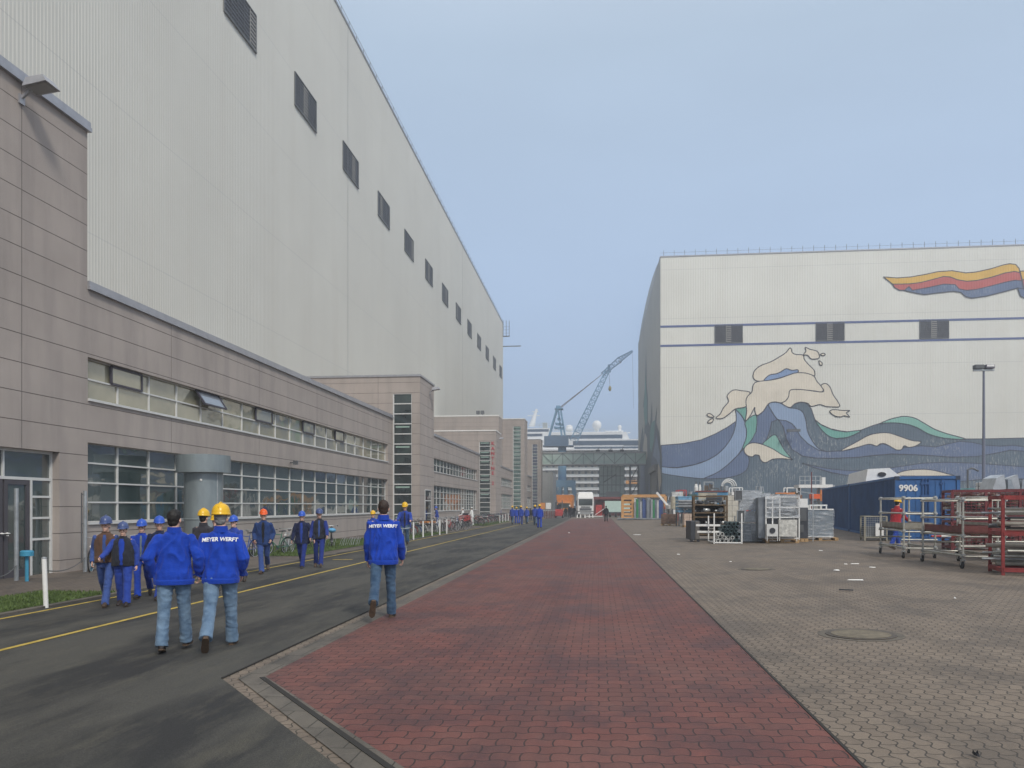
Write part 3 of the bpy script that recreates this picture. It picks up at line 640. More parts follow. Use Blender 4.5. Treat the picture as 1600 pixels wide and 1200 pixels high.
for a_, b_ in ((yd0+.03, yd1-.06), (ydm, yd0-.03)):
    m = MB(); W = .13
    m.box(xf-.04, xf+.05, a_, a_+W, b0_, tz-.05); m.box(xf-.04, xf+.05, b_-W, b_, b0_, tz-.05); m.box(xf-.04, xf+.05, a_+W, b_-W, tz-.17, tz-.05); m.box(xf-.04, xf+.05, a_+W, b_-W, b0_, b0_+.2)
    do = m.build('door', M('door frame', (.075, .07, .08), .45), ent, world=True)
    m = MB(); m.box(xf-.01, xf+.01, a_+W, b_-W, b0_+.2, tz-.17); q = m.build('door_glass', MGL1, do); q.data.transform(Matrix.Translation(-ent.location))
    m = MB(); m.lathe([(.01, -.02), (.07, 0), (.07, .01), (.01, .03)], (xf+.09, b_-.07 if a_ < yd0-.1 else a_+.06, .95)); m.bar((xf+.06, a_+.06, .9), (xf+.12, a_+.06, .9), .03); q = m.build('handle', WHITE, do); q.data.transform(Matrix.Translation(-ent.location))
flood(ent, AX, PXp(32, 140, AX).y, PXp(32, 140, AX).z, 1.0)
# wing B
YC = PXp(613, 700, AX).y
L0, L1 = PXp(136, 816, AX).z, PXp(136, 691, AX).z; U0, U1 = PXp(136, 622, AX).z, PXp(136, 557, AX).z
ZW = PXp(137, 447, AX).z; YB1 = PXp(606, 700, AX).y
wb = wing('long beige office wing with two glazed bands behind the walking men', YA, YC, ZW, [(L0, L1, YA+.02, YB1, 4, MGL1), (U0, U1, YA+.02, YB1, 2, MGL2)])
# opening sashes in the upper band
FRM = M('sash frame', (.055, .05, .065), .4)
for px0, px1, op in ((181, 228, 0), (312, 346, 1), (405, 430, 0), (478, 495, 0), (528, 541, 0)):
    ya, yb = PXp(px0, 600, AX).y, PXp(px1, 600, AX).y; zm = (U0+U1)/2+.03; zt_ = U1-.05; x_ = AX-.16; ox = .38*op
    m = MB(); P = lambda y, z: (x_+ox*(zt_-z)/(zt_-zm), y, z+ (.04*op))
    for a, b in ((P(ya, zm), P(yb, zm)), (P(ya, zt_), P(yb, zt_)), (P(ya, zm), P(ya, zt_)), (P(yb, zm), P(yb, zt_))): m.bar(a, b, .07, .07)
    so_ = m.build('opening_sash', FRM, wb, world=True)
    m = MB(); m.add([P(ya, zm), P(yb, zm), P(yb, zt_), P(ya, zt_)], [(0, 1, 2, 3)]); q = m.build('sash_glass', MGL2 if not op else M('tilted sash glass', (.20, .22, .25), .05, ior=2.2), so_); q.data.transform(Matrix.Translation(-wb.location))
m = MB(); p = PXp(453, 723, AX); m.bar((AX, p.y, p.z), (AX+.3, p.y, p.z), .06); m.box(AX+.2, AX+.4, p.y-.1, p.y+.1, p.z-.1, p.z+.1); m.build('camera_bracket', GREYD, wb, world=True)
# tower C
YCt = YC; ZC = PYp(657, 588, YC).z; YC2 = PXp(678, 700, TX).y
tc_ = tower('nearest beige stair tower with a tall strip of dark glass', YC, YC2, ZC, sx0=PYp(613.8, 700, YC).x, sx1=PYp(643.5, 700, YC).x, sz1=PYp(630, 615, YC).z)
flood(tc_, TX, (YC+YC2)/2+.8, ZC-.55, .9)
m = MB(); ya, yb = PXp(663.5, 780, TX).y, PXp(673, 780, TX).y; zt_ = PXp(664, 765, TX).z
m.box(TX+.005, TX+.04, ya, ya+.1, BASE, zt_); m.box(TX+.005, TX+.04, yb-.1, yb, BASE, zt_)
for zz in (BASE+.1, 1.1, 2.1, zt_): m.box(TX+.006, TX+.07, ya+.1, yb-.1, zz-.05, zz+.02)
fo = m.build('door', OFFW, tc_, world=True); m = MB(); m.box(TX+.01, TX+.03, ya+.1, yb-.1, BASE, zt_-.06); q = m.build('door_glass', MGL3, fo); q.data.transform(Matrix.Translation(-tc_.location))
# wing D
YE = PYp(774.5, 700, 1).y; YE = PXp(774.5, 700, TX).y; YE2 = PXp(782.5, 700, TX).y
YD1 = PXp(745.5, 700, AX).y
wing('beige office wing between the two nearer stair towers', YC2, YE, ZW, [(L0, L1, YC2+.1, YD1, 4, MGL1), (U0, U1, YC2+.1, YD1, 2, MGL3)])
ZE = PYp(773, 673.4, YE).z
te = tower('second beige stair tower lettered KANTINE 2 in red', YE, YE2, ZE, sx0=PYp(748.7, 700, YE).x, sx1=PYp(766, 700, YE).x, sz1=PYp(757, 690, YE).z, rows=16, cp=WHITE)
flood(te, TX, YE+2, ZE-.9, .9)
KR = M('red lettering', (.45, .03, .05), .5)
for i, (ch, py) in enumerate(zip('KANTINE2', (693, 701, 708.7, 716.5, 724.2, 732, 739.7, 755.3))):
    p = PYp(770, py, YE); text_obj('letter', ch, .60, KR, te, Matrix.Translation(p-te.location+Vector((0, -.03, 0)))@Matrix.Rotation(R(90), 4, 'X'), bold=.014, ext=.025)
# wing and the taller blocks beyond
YG = PXp(819.5, 700, TX).y; YG2 = YG+6
wing('low beige wing under the taller far block beyond the canteen tower', YE2, YG, ZW-.4, [(L0, L1, PXp(783, 700, AX).y, PXp(800.5, 700, AX).y, 4, MGL1), (U0, U1, PXp(783, 700, AX).y, PXp(800.5, 700, AX).y, 2, MGL3)])
ZG = PYp(810, 655, YG).z
blk = thing('office_block', 'windowless beige block rising behind the canteen tower', 'office block', (-17.3, YG-3, 0))
m = MB(); fy = YG-5.5; fx = PYp(779.5, 650, fy).x; m.box(HX+.3, fx, fy, YG, -.5, ZG); m.build('wall', MPREC, blk, world=True)
m = MB(); m.box(HX+.3, fx+.05, fy-.05, YG, ZG, ZG+.2); m.build('coping', WHITE, blk, world=True)
m = MB(); p = PYp(753, 645, fy+2); 
for dx in (-.7, .1): m.box(p.x+dx-.3, p.x+dx+.3, fy+1.6, fy+2.3, ZG+.6, ZG+1.2)
m.bar((p.x-.7, fy+2, ZG), (p.x-.7, fy+2, ZG+.7), .1); m.bar((p.x+.1, fy+2, ZG), (p.x+.1, fy+2, ZG+.7), .1); m.build('roof_floodlights', GREYD, blk, world=True)
tower('third stair tower, tall with a greenish strip window', YG, YG2, ZG, sx0=PYp(801.5, 700, YG).x, sx1=PYp(814, 700, YG).x, sz1=PYp(808, 666, YG).z, rows=22, cp=WHITE, gl=mat_glass('greenish strip glass', (.05, .09, .08), (.13, .2, .18), 1.7))
YH = PXp(845, 700, TX).y
wing('farthest beige wing between the two last stair towers', YG2, YH, ZW, [(L0, L1, YG2+4, YH-2, 4, MGL1), (U0, U1, YG2+4, YH-2, 2, MGL3)])
tower('last and farthest stair tower beside the glass bridge', YH, YH+6, PYp(835, 687, YH).z, sx0=PYp(831.5, 700, YH).x, sx1=PYp(840, 700, YH).x, sz1=PYp(836, 694, YH).z, rows=22, gl=mat_glass('bluish strip glass', (.04, .05, .09), (.10, .12, .17), 1.7))
gy = 232; gt = thing('gate_building', 'dark glazed building below the glass bridge beside the crane legs', 'building', (PYp(856, 790, gy).x, gy, 0))
xa, xb = PYp(843, 790, gy).x, PYp(864, 790, gy).x; zt_ = PYp(850, 738, gy).z
m = MB(); m.box(xa, xb, gy, gy+18, -.5, zt_); m.build('wall', M('gate building stone', (.33, .33, .32), .8, .15, .4), gt, world=True)
m = MB(); 
for r in range(7): m.box(xa+3, xb-1, gy-.08, gy-.02, 1+r*1.35, 1.9+r*1.35)
m.build('window', MGREEN, gt, world=True)
# glass bridge
by = 195
br = thing('glass_bridge', 'glazed footbridge with green tinted panes spanning the street', 'footbridge', (0, by, 0))
bx0, bx1 = PYp(847, 715, by).x, PYp(1007, 715, by).x; z0, z1 = PYp(847, 726, by).z, PYp(847, 708.5, by).z
bx1 = RX-.12
m = MB(); m.box(bx0, bx1, by, by+3.2, z0-.15, z0+.1); m.box(bx0, bx1, by-.15, by+3.3, z1, z1+.3); m.build('deck_and_roof', M('bridge metal', (.42, .43, .43), .5, .1, 1), br, world=True)
m = MB(); m.box(bx0, bx1, by+.1, by+.16, z0+.1, z1); m.box(bx0, bx1, by+3.0, by+3.06, z0+.1, z1); m.build('glass_panes', MGREEN, br, world=True)
m = MB(); nb = 10
for i in range(nb+1): x = bx0+(bx1-bx0)*i/nb; m.box(x-.07 if i else x, x+.07 if i < nb else x, by-.02, by+.09, z0+.1, z1)
for i in range(nb):
    x = bx0+(bx1-bx0)*i/nb; x2 = bx0+(bx1-bx0)*(i+1)/nb
    m.bar((x, by+.05, z0+.15 if i % 2 else z1), (x2, by+.05, z1 if i % 2 else z0+.15), .14)
m.build('truss', M('bridge truss', (.20, .26, .25), .5), br, world=True)
m = MB(); 
for px in (934, 954, 972): x = PYp(px, 706, by).x; m.box(x-.5, x+.5, by+1, by+2, z1+.3, z1+.9); m.bar((x, by+1, z1+.9), (x+.4, by+1, z1+1.5), .15)
m.build('roof_vents', GREYD, br, world=True)
# glass stair tower under the bridge and steel trestle
sy = 200; st = thing('glass_stair_tower', 'grey-green glass stair tower standing under the footbridge', 'stair tower', (PYp(955, 790, sy).x, sy, 0))
xa, xb = PYp(936.5, 750, sy).x, PYp(975.5, 750, sy).x
m = MB(); m.box(xa, xb, sy, sy+.1, 0, z0-.2); m.box(xa, xa+.1, sy+.1, sy+6, 0, z0-.2); m.box(xb-.1, xb, sy+.1, sy+6, 0, z0-.2); m.build('glass_panes', mat_glass('stair tower glass', (.50, .60, .57), (.62, .70, .67), 1.4, .01, .4), st, world=True)
m = MB()
for i in range(7): x = xa+(xb-xa)*i/6; m.box(x-.06, x+.06, sy-.12, sy-.01, 0, z0-.2)
for i in range(6): zz = .1+i*(z0-.5)/5; m.box(xa, xb, sy-.14, sy-.12, zz-.07, zz+.07)
m.bar((xa+1, sy-.2, 7.5), (xb-2, sy-.2, 9.5), .25); m.build('frame', M('tower steel', (.22, .27, .27), .5), st, world=True)
m = MB(); xc1, xc2 = PYp(947, 750, sy).x, PYp(968, 750, sy).x; m.box(xc1, xc2, sy-.6, sy-.15, .2, PYp(950, 768, sy).z); m.build('lift_core', M('lift core grey', (.42, .44, .44), .7), st, world=True)
tr = thing('steel_trestle', 'dark steel support trestle beside the painted hall', 'trestle', (PYp(990, 790, by).x, by, 0)); m = MB()
xa, xb = PYp(985, 790, by).x, PYp(998, 790, by).x
for x in (xa, xb):
    for yy in (by+.3, by+2.8): m.bar((x, yy, 0), (x, yy, z0-.2), .35)
for k_ in range(3): zz = k_*z0/3; m.bar((xa, by+.3, zz), (xb, by+.3, zz+z0/3-.3), .2); m.bar((xa, by+.3, zz+z0/3-.3), (xb, by+.3, zz+z0/3-.3), .25)
m.build('frame', GREYD, tr, world=True)
# ------------------------------------------------------------------ cruise ship far behind
SY = 330
sh = thing('cruise_ship', 'white cruise ship with rows of balconies lying behind the bridge and crane', 'ship', (0, SY, 0))
SW = M('ship white', (.84, .85, .85), .45, .05, .2); SN = M('ship window band', (.06, .10, .16), .25); SC = M('ship balcony recess', (.42, .40, .36), .7, .5, .5)
def sz(py): return PYp(900, py, SY).z
def sx(px): return PYp(px, 700, SY).x
X0, X1 = sx(700), sx(1150)
m = MB(); hb = sz(776)
m.box(X0, X1, SY+2, SY+30, -1, hb); m.box(X0, X1, SY+4.5, SY+30, hb, sz(705)); m.build('hull', SW, sh, world=True)
m = MB(); m.add([(sx(926), SY+1.9, -1), (sx(1010), SY+1.9, -1), (sx(1010), SY+1.9, 3), (sx(960), SY+1.9, 2.2), (sx(945), SY+1.9, 4.4), (sx(932), SY+1.9, 4.0)], [(0, 1, 2, 3, 4, 5)]); m.box(X0, sx(926), SY+1.8, SY+1.9, -1, 1.6); m.build('hull_marking', M('ship blue', (.03, .07, .22), .5), sh, world=True)
rows = []; py = 776
dk = MB(); rc = MB(); dv = MB(); rl = MB()
h = 2.75; z = hb
while z < sz(706):
    dk.box(X0, X1, SY+1.6, SY+4.5, z, z+.55); rl.box(X0, X1, SY+1.65, SY+1.7, z+.55, z+1.15); rc.box(X0, X1, SY+4.3, SY+4.45, z+.55, z+h)
    x = X0
    while x < X1: dv.box(x-.09, x+.09, SY+2.2, SY+4.3, z+.55, z+h); rc.box(x+.5, x+1.3, SY+4.2, SY+4.29, z+.6, z+2.4, 1); x += 2.7
    z += h
zt = z; dk.box(X0, X1, SY+1.6, SY+30, z, z+.6)
dk.build('balcony_deck', SW, sh, world=True); rl.build('balcony_railing', M('ship balcony glass', (.50, .54, .54), .3), sh, world=True); rc.build('balcony_recess', [SC, SN], sh, world=True); dv.build('balcony_divider', M('ship divider', (.5, .48, .43), .6), sh, world=True)
m = MB(); u = MB()
m.box(X0, X1, SY+3, SY+30, zt+.6, sz(686))
u.box(sx(897), X1, SY+2.9, SY+2.99, sz(703.5), sz(697.5))
u.box(sx(895), sx(1000), SY+2.88, SY+2.98, sz(695), sz(688)); 
# stepped upper superstructure
m.box(sx(800), sx(978), SY+5, SY+28, sz(686), sz(674)); m.add([(sx(978), y, sz(686)) for y in (SY+5, SY+28)]+[(sx(985), y, sz(686)) for y in (SY+5, SY+28)]+[(sx(978), y, sz(672)) for y in (SY+5, SY+28)], [(0, 2, 4), (1, 5, 3), (0, 1, 3, 2), (2, 3, 5, 4), (0, 4, 5, 1)])
u.box(sx(857), sx(973), SY+4.9, SY+4.98, sz(684), sz(678)); u.box(sx(975), sx(998), SY+2.9, SY+2.98, sz(696), sz(690)); u.box(sx(818), sx(846), SY+4.9, SY+4.98, sz(679.5), sz(675.5))
m.box(sx(790), sx(858), SY+7, SY+26, sz(674), sz(666)); m.box(sx(945), sx(975), SY+7, SY+26, sz(674), sz(671)); m.box(sx(858), sx(945), SY+7, SY+26, sz(674), sz(672.5))
for k_ in range(4): u.box(sx(946+7*k_), sx(950.5+7*k_), SY+6.9, SY+6.98, sz(674.5), sz(673))
u.box(sx(822), sx(856), SY+6.9, SY+6.98, sz(671.5), sz(667.5))
m.build('superstructure', SW, sh, world=True); u.build('window_row', SN, sh, world=True)
m = MB(); x = sx(800)
while x < sx(945): m.box(x-.06, x+.06, SY+7, SY+7.1, sz(673), sz(668)); x += 1.6
for py in (668, 670): m.box(sx(858), sx(945), SY+7, SY+7.1, sz(py)-.06, sz(py)+.06)
for py in (659, 661.5): m.box(sx(800), sx(858), SY+7, SY+7.1, sz(py)-.06, sz(py)+.06)
x = sx(800)
while x < sx(858): m.box(x-.06, x+.06, SY+7, SY+7.1, sz(666), sz(659)); x += 2.2
m.box(sx(846), sx(853), SY+7, SY+12, sz(666), sz(657))
m.build('deck_railing', M('ship rail pale', (.55, .60, .60), .5), sh, world=True)
dm = []; m = MB(); c = (sx(932.5), SY+12, sz(660)); m.ell(c, (2., 2., 2.), 18); m.lathe([(1.0, 0), (1.0, 1.8)], (c[0], c[1], sz(670)), 12); m.build('radar_dome', SW, sh, smooth=True, world=True); m = MB(); m.ell((sx(887.5), SY+14, sz(662)), (1.5, 1.5, 1.0)); m.lathe([(1.5, 0), (1.5, 1.8)], (sx(887.5), SY+14, sz(669)), 12); m.build('radar_dome', SW, sh, smooth=True, world=True); m = MB()
m.ell((sx(969.5), SY+12, sz(664)), (.9, .9, 1.0), 12); m.lathe([(.7, 0), (.7, 2)], (sx(969.5), SY+12, sz(672)), 10)
m.build('radar_dome', SW, sh, smooth=True, world=True)
m = MB(); a = Vector((sx(826), SY+15, sz(660))); b = Vector((sx(834), SY+15, sz(631.5)))
m.rings([(a, (1.4, 0, 0), (0, 1.2, 0)), (a.lerp(b, .5), (.95, 0, 0), (0, .8, 0)), (b, (.5, 0, 0), (0, .4, 0))], 8)
for t, w_ in ((.62, 3.2), (.85, 1.6)): c = a.lerp(b, t); m.bar(c-Vector((w_, 0, 0)), c+Vector((w_*.7, 0, 0)), .3)
m.build('mast', SW, sh, world=True)
m = MB(); m.bar((sx(978), SY+8, sz(675)), (sx(986), SY+8, sz(674)), .4); m.bar((sx(978), SY+8, sz(680)), (sx(980), SY+8, sz(675)), .4); m.build('davit', SW, sh, world=True)
m = MB(); m.box(sx(978), sx(1002), SY+1.2, SY+2.9, sz(756), sz(751)); m.build('lifeboat', M('lifeboat orange', (.75, .33, .05), .5), sh, world=True)
# ------------------------------------------------------------------ blue portal crane
cy = 262; CR = M('crane blue', (.17, .34, .50), .55, .2, .4)
cr_ = thing('harbour_crane', 'light blue portal crane with raised lattice jib behind the bridge', 'crane', (PYp(878, 790, cy).x, cy, 0))
def P(px, py, dy=0):
    a_ = PYp(px, 700, cy); return Vector((a_.x, cy+dy, PYp(880, py, cy).z))
m = MB(); p = P(878.5, 790); m.lathe([(1.35, 0), (1.35, P(0, 697).z-P(0, 757).z)], (p.x, cy, P(0, 757).z), 16); m.build('column', CR, cr_, smooth=True, world=True)
m = MB(); zt = P(0, 757).z; zb2 = P(0, 751).z
m.box(P(864, 0).x, P(899, 0).x, cy-4, cy+4, P(0, 761).z, zb2)
for px, pb in ((868, 865), (876, 872), (884, 886), (896, 903)):
    for dy in (-3.5, 3.5): m.bar((P(px, 0).x, cy+dy, P(0, 761).z), (P(pb, 0).x, cy+dy, .4), 1.1)
for dy in (-3.5, 3.5): m.bar((P(864, 0).x, cy+dy, .8), (P(904, 0).x, cy+dy, .8), 1.0); m.bar((P(868, 0).x, cy+dy, P(0, 762).z), (P(880, 0).x, cy+dy, 1), .5)
m.build('portal_leg', CR, cr_, world=True)
m = MB(); m.box(P(851, 0).x, P(888, 0).x, cy-2.5, cy+3, P(0, 697).z, P(0, 682).z); m.box(P(849, 0).x, P(896, 0).x, cy-2.8, cy+3.2, P(0, 698).z, P(0, 696.5).z); m.build('machine_house', M('crane house blue', (.10, .17, .27), .55, .2, .4), cr_, world=True)
m = MB(); top = [P(872, 640, -1), P(877, 640, -1)]
for a, b in (((870, 640), (858, 682)), ((872, 640), (878, 682)), ((876, 640), (883, 682)), ((871, 655), (876, 655)), ((868, 662), (880, 664)), ((866, 668), (881, 670))):
    for dy in (-1.6, 1.6): m.bar(P(*a, dy), P(*b, dy), .5)
m.box(P(867, 0).x, P(880, 0).x, cy-2, cy+2, P(0, 640).z, P(0, 638.5).z); m.box(P(869, 0).x, P(876, 0).x, cy-1.5, cy+1.5, P(0, 638.5).z, P(0, 634.5).z)
m.build('frame_tower', CR, cr_, world=True)
def lattice(m, a, b, w0, w1, n, t=.16):
    d = (b-a).normalized(); up = Vector((0, 1, 0)); s_ = d.cross(up).normalized()
    pr = None
    for i in range(n+1):
        f = i/n; c = a.lerp(b, f); w_ = w0+(w1-w0)*f
        q = [c+s_*w_*i1+up*w_*j1 for i1, j1 in ((-1, -1), (1, -1), (1, 1), (-1, 1))]
        if pr:
            for k in range(4):
                m.bar(pr[k], q[k], t*1.5); m.bar(pr[k], q[(k+1) % 4], t); m.bar(q[k], q[(k+1) % 4], t)
        pr = q
m = MB(); J0, J1, J2 = P(896, 690), P(951, 577), P(988, 551)
lattice(m, J0, J1, 1.15, .65, 16, .13); m.build('jib', CR, cr_, world=True)
m = MB(); lattice(m, P(941, 586), P(969, 563), .5, .8, 5, .13); lattice(m, P(969, 563), J2, .7, .25, 5, .13); m.bar(P(951, 571), P(953, 583), .7); m.build('fly_jib', M('crane dark blue', (.13, .24, .38), .6), cr_, world=True)
m = MB()
for dz, dy in ((0, -1), (0, 1), (2, 0)): m.bar(P(875, 638-dz, dy), P(942, 585, 0), .13)
m.bar(J1, P(953, 606), .09); m.bar(P(968, 565), P(970, 569), .4); m.bar(J2, P(990, 640), .05)
m.build('cable', M('cable grey', (.16, .15, .17), .7), cr_, world=True)
m = MB(); p = P(953, 606); m.ell((p.x, p.y, p.z-.5), (.5, .5, .9), 10); m.build('hook', M('hook yellow', (.3, .25, .08), .6), cr_, world=True)

# ------------------------------------------------------------------ trucks and far vehicles
def wheel_part(t, x, y, z, r, w_, name='wheel'):
    m = MB(); m.tube([(x-w_/2, y, z), (x+w_/2, y, z)], r, 16); o = m.build(name, RUB, t, smooth=False)
    m = MB(); m.tube([(x-w_/2-.02, y, z), (x+w_/2+.02, y, z)], r*.55, 12); m.build('rim', GALV, o)
p = PG(915, 807); p = Vector((p.x, 122, zg(p.x)))
p.x = PYp(915, 800, 122).x
t = thing('box_truck', 'white truck with high cab facing the camera at the end of the red strip', 'truck', p, .05)
m = MB(); m.box(-1.22, 1.22, 0, 2.1, .9, 2.9); m.add([(-1.22, 0, 2.9), (1.22, 0, 2.9), (1.22, 2.1, 2.9), (-1.22, 2.1, 2.9), (-1.05, .5, 3.75), (1.05, .5, 3.75), (1.1, 2.1, 3.85), (-1.1, 2.1, 3.85)], [(0, 1, 5, 4), (1, 2, 6, 5), (2, 3, 7, 6), (3, 0, 4, 7), (4, 5, 6, 7)])
m.build('cab', WHITE, t, bev=.05)
m = MB(); m.box(-1.05, 1.05, -.03, .0, 1.75, 2.75); m.build('windscreen', MGL3, t)
m = MB(); m.box(-.9, .9, -.04, 0, 1.0, 1.35); m.box(-.7, .7, -.035, 0, 1.42, 1.6); m.build('grille', GREYD, t)
m = MB(); m.box(-1.22, 1.22, -.15, .3, .4, .85); m.build('bumper', M('bumper grey', (.3, .3, .3), .6), t)
for s_ in (-1, 1):
    m = MB(); m.box(s_*1.0-.16, s_*1.0+.16, -.17, -.15, .55, .75); m.build('headlight', WHITE, t)
    m = MB(); m.box(s_*1.38-.09, s_*1.38+.09, .1, .2, 1.7, 2.5); m.bar((s_*1.22, .15, 2.45), (s_*1.38, .15, 2.45), .04); m.build('wing_mirror', GREYD, t)
    wheel_part(t, s_*1.05, 1.2, .5, .5, .3); wheel_part(t, s_*1.05, 6.5, .5, .5, .3)
m = MB(); m.box(-1.25, 1.25, 2.3, 9, 1.0, 3.7); m.box(-.5, .5, 2, 9, .6, 1.0); m.build('box_body', WHITE, t)
PQ = Vector((PYp(881, 800, 138).x, 138, 0))
t = thing('tipper_truck', 'orange dump truck behind the red forklift', 'truck', PQ, -.03)
m = MB(); m.box(-1.2, 1.2, 0, 1.9, .6, 2.3); m.build('cab', ORG, t, bev=.05); m = MB(); m.box(-1, 1, -.03, 0, 1.3, 2.1); m.build('windscreen', MGL3, t)
m = MB(); m.box(-1.0, 1.0, -.1, 0, .4, .8); m.build('bumper', GREYD, t)
m = MB(); m.add([(-1.3, 2, 1.2), (1.3, 2, 1.2), (1.3, 6.5, 1.2), (-1.3, 6.5, 1.2), (-1.45, 1.6, 3.6), (1.45, 1.6, 3.6), (1.45, 6.8, 3.4), (-1.45, 6.8, 3.4)], [(0, 1, 5, 4), (1, 2, 6, 5), (2, 3, 7, 6), (3, 0, 4, 7), (4, 5, 6, 7), (3, 2, 1, 0)]); m.build('tipper_body', ORG, t)
for s_ in (-1, 1): wheel_part(t, s_*1.0, 1.0, .5, .5, .3); wheel_part(t, s_*1.0, 5.3, .5, .5, .3)
PQ = Vector((PYp(873, 800, 118).x, 118, -.1))
t = thing('forklift', 'red forklift facing the camera in front of the orange dump truck', 'forklift', PQ, 0)
m = MB(); m.box(-.6, .6, 0, 2.2, .35, 1.25); m.box(-.5, .5, -.3, 0, .25, 1.0); m.build('body', REDP, t, bev=.06)
m = MB(); 
for s_ in (-1, 1): m.bar((s_*.52, .3, 1.2), (s_*.5, .5, 2.2), .08); m.bar((s_*.52, 1.7, 1.2), (s_*.5, 1.5, 2.2), .08)
m.box(-.58, .58, .3, 1.7, 2.2, 2.28); m.build('cage', GREYD, t)
m = MB(); 
for s_ in (-1, 1): m.bar((s_*.4, 2.3, .1), (s_*.4, 2.3, 2.6), .12)
m.build('mast', GREYD, t); m = MB(); m.box(-.3, .3, .8, 1.2, 1.25, 1.9); m.build('seat', DARK, t)
for s_ in (-1, 1): wheel_part(t, s_*.55, .3, .3, .3, .2); wheel_part(t, s_*.55, 1.9, .35, .35, .22)
PQ = Vector((PYp(962, 800, 112).x, 112, .1))
t = thing('trailer', 'low trailer with pale green glass panels beside the man in black', 'trailer', PQ, 0)
m = MB(); m.box(-1.6, 2.6, 0, 2.2, .55, .7); m.build('bed', GREYD, t)
m = MB(); m.box(-1.5, .75, .1, .6, .72, 2.25); m.box(.95, 2.0, .1, .6, .72, 2.15); m.build('panel', M('pale green panels', (.50, .64, .58), .4, .06, 2), t)
for x in (-.8, 0, .8): wheel_part(t, x, .0, .33, .33, .25)
PQ = Vector((PYp(960, 800, 128).x, 128, .1))
t = thing('skip_container', 'dark red open container behind the pale green panels', 'container', PQ, 0)
m = MB(); m.box(-3.3, 3.0, 0, 2.4, 2.6, 3.0); m.box(-3.3, -3.1, 0, 2.4, 0, 2.6); m.box(2.8, 3, 0, 2.4, 0, 2.6); m.box(-3.1, 2.8, 2.2, 2.4, 0, 2.6); m.build('body', CRED, t)
for i in range(5):
    m = MB()
PQ = Vector((PYp(933, 800, 112).x, 112, .1))
t = thing('barrier_boards', 'tilted red and white boards lying by the truck', 'barrier', PQ, 0)
m = MB(); m.bar((-1.5, 0, .1), (.8, 0, .12), .3, .1); m.bar((-.3, .1, .3), (1.2, .2, 1.3), .22, .06); m.build('white_board', WHITE, t)
m = MB(); m.box(-.2, .7, .4, .9, .2, 1.7); m.box(.9, 1.2, .3, .6, .1, 2.0); m.build('red_board', REDP, t)
m = MB()
for px in (902, 907, 914, 921, 926): x = PYp(px, 805, 116).x; m.lathe([(.14, 0), (.12, .05), (.05, .42), (.03, .45)], (x, 116, zg(x)), 8)
t = tag(m.build('traffic_cones', WHITE), 'line of small white cones on the road in front of the white truck', 'cones', kind='stuff')

# ------------------------------------------------------------------ right-hand yard
CL = Vector((0, 0, 0)); p = PD(1399, 845, 33.3); p.z = .2
ang = -R(8.45)
fwd = Vector((math.sin(-ang), math.cos(ang), 0)); rgt = Vector((math.cos(ang), math.sin(ang), 0))
def container(label, loc, L=12.2, doors=True, mside=CBLUE2, num=None):
    t = thing('shipping_container', label, 'container', loc, ang, 'steel containers parked in a line'); W, H = 2.44, 2.72
    m = MB(); n = int(L/.28)
    for X_, s_ in ((0, -1), (W, 1)):
        vs = []; prof = []
        for i in range(n):
            y0 = .12+i*(L-.24)/n; d_ = (L-.24)/n; prof += [(y0, .02), (y0+.25*d_, .02), (y0+.4*d_, .06), (y0+.85*d_, .06)]
        prof.append((L-.12, .02))
        for y_, e in prof:
            for z_ in (.15, H-.1): vs.append((X_-s_*e, y_, z_))
        m.add(vs, [(2*i, 2*i+2, 2*i+3, 2*i+1) for i in range(len(prof)-1)])
    m.box(0.05, W-.05, L-.1, L-.02, .15, H-.1); m.box(.05, W-.05, .1, L-.1, H-.1, H-.04); m.build('side_panels', mside, t)
    m = MB()
    for X_ in (0, W-.12):
        m.box(X_, X_+.12, .002, L-.002, 0, .15); m.box(X_, X_+.12, .002, L-.002, H-.1, H)
        for y_ in (0, L-.14): m.box(X_-.004, X_+.124, y_, y_+.14, .15, H-.1)
    m.box(.12, W-.12, 0, .1, 0, .15); m.box(.12, W-.12, 0, .1, H-.12, H); m.build('frame', CBLUE, t)
    m = MB()
    for X_ in (-.008, W-.162):
        for z_ in (-.008, H-.16): m.box(X_, X_+.17, -.01, .16, z_, z_+.17)
    m.build('corner_casting', M('casting dark', (.03, .045, .08), .6), t)
    if doors:
        for i in range(2):
            m = MB(); a = .13+i*(W-.26)/2; b = a+(W-.26)/2-.015
            m.box(a, b, .04, .09, .16, H-.13)
            for q in (.33, .66): c = a+(b-a)*q; m.box(c-.05, c+.05, .02, .04, .2, H-.2)
            d = m.build('door', CBLUE, t)
            m = MB()
            for q in ((.84, .95) if i == 0 else (.05, .5)):
                c = a+(b-a)*q; m.tube([(c, .0, .1), (c, .0, H-.08)], .022, 6)
                for z_ in (.2, .8, 1.9, H-.3): m.box(c-.06, c+.06, -.02, .04, z_-.04, z_+.04)
            m.box(c-.3, c, -.03, -.005, 1.15, 1.2); m.build('locking_bar', M('bar blue', (.03, .09, .24), .5, .2, 3), d)
            if i: 
                pass
        if num: text_obj('number', num, .36, WHITE, t, Matrix.Translation((.50, .012, 2.22))@Matrix.Rotation(R(90), 4, 'X'), bold=.012, ext=.003)
    return t
container('bright blue container with white number 9906 on its closed doors', p, num='9906')
p2 = p+fwd*12.35; container('dark blue container standing end to end behind the numbered one', p2, doors=False)
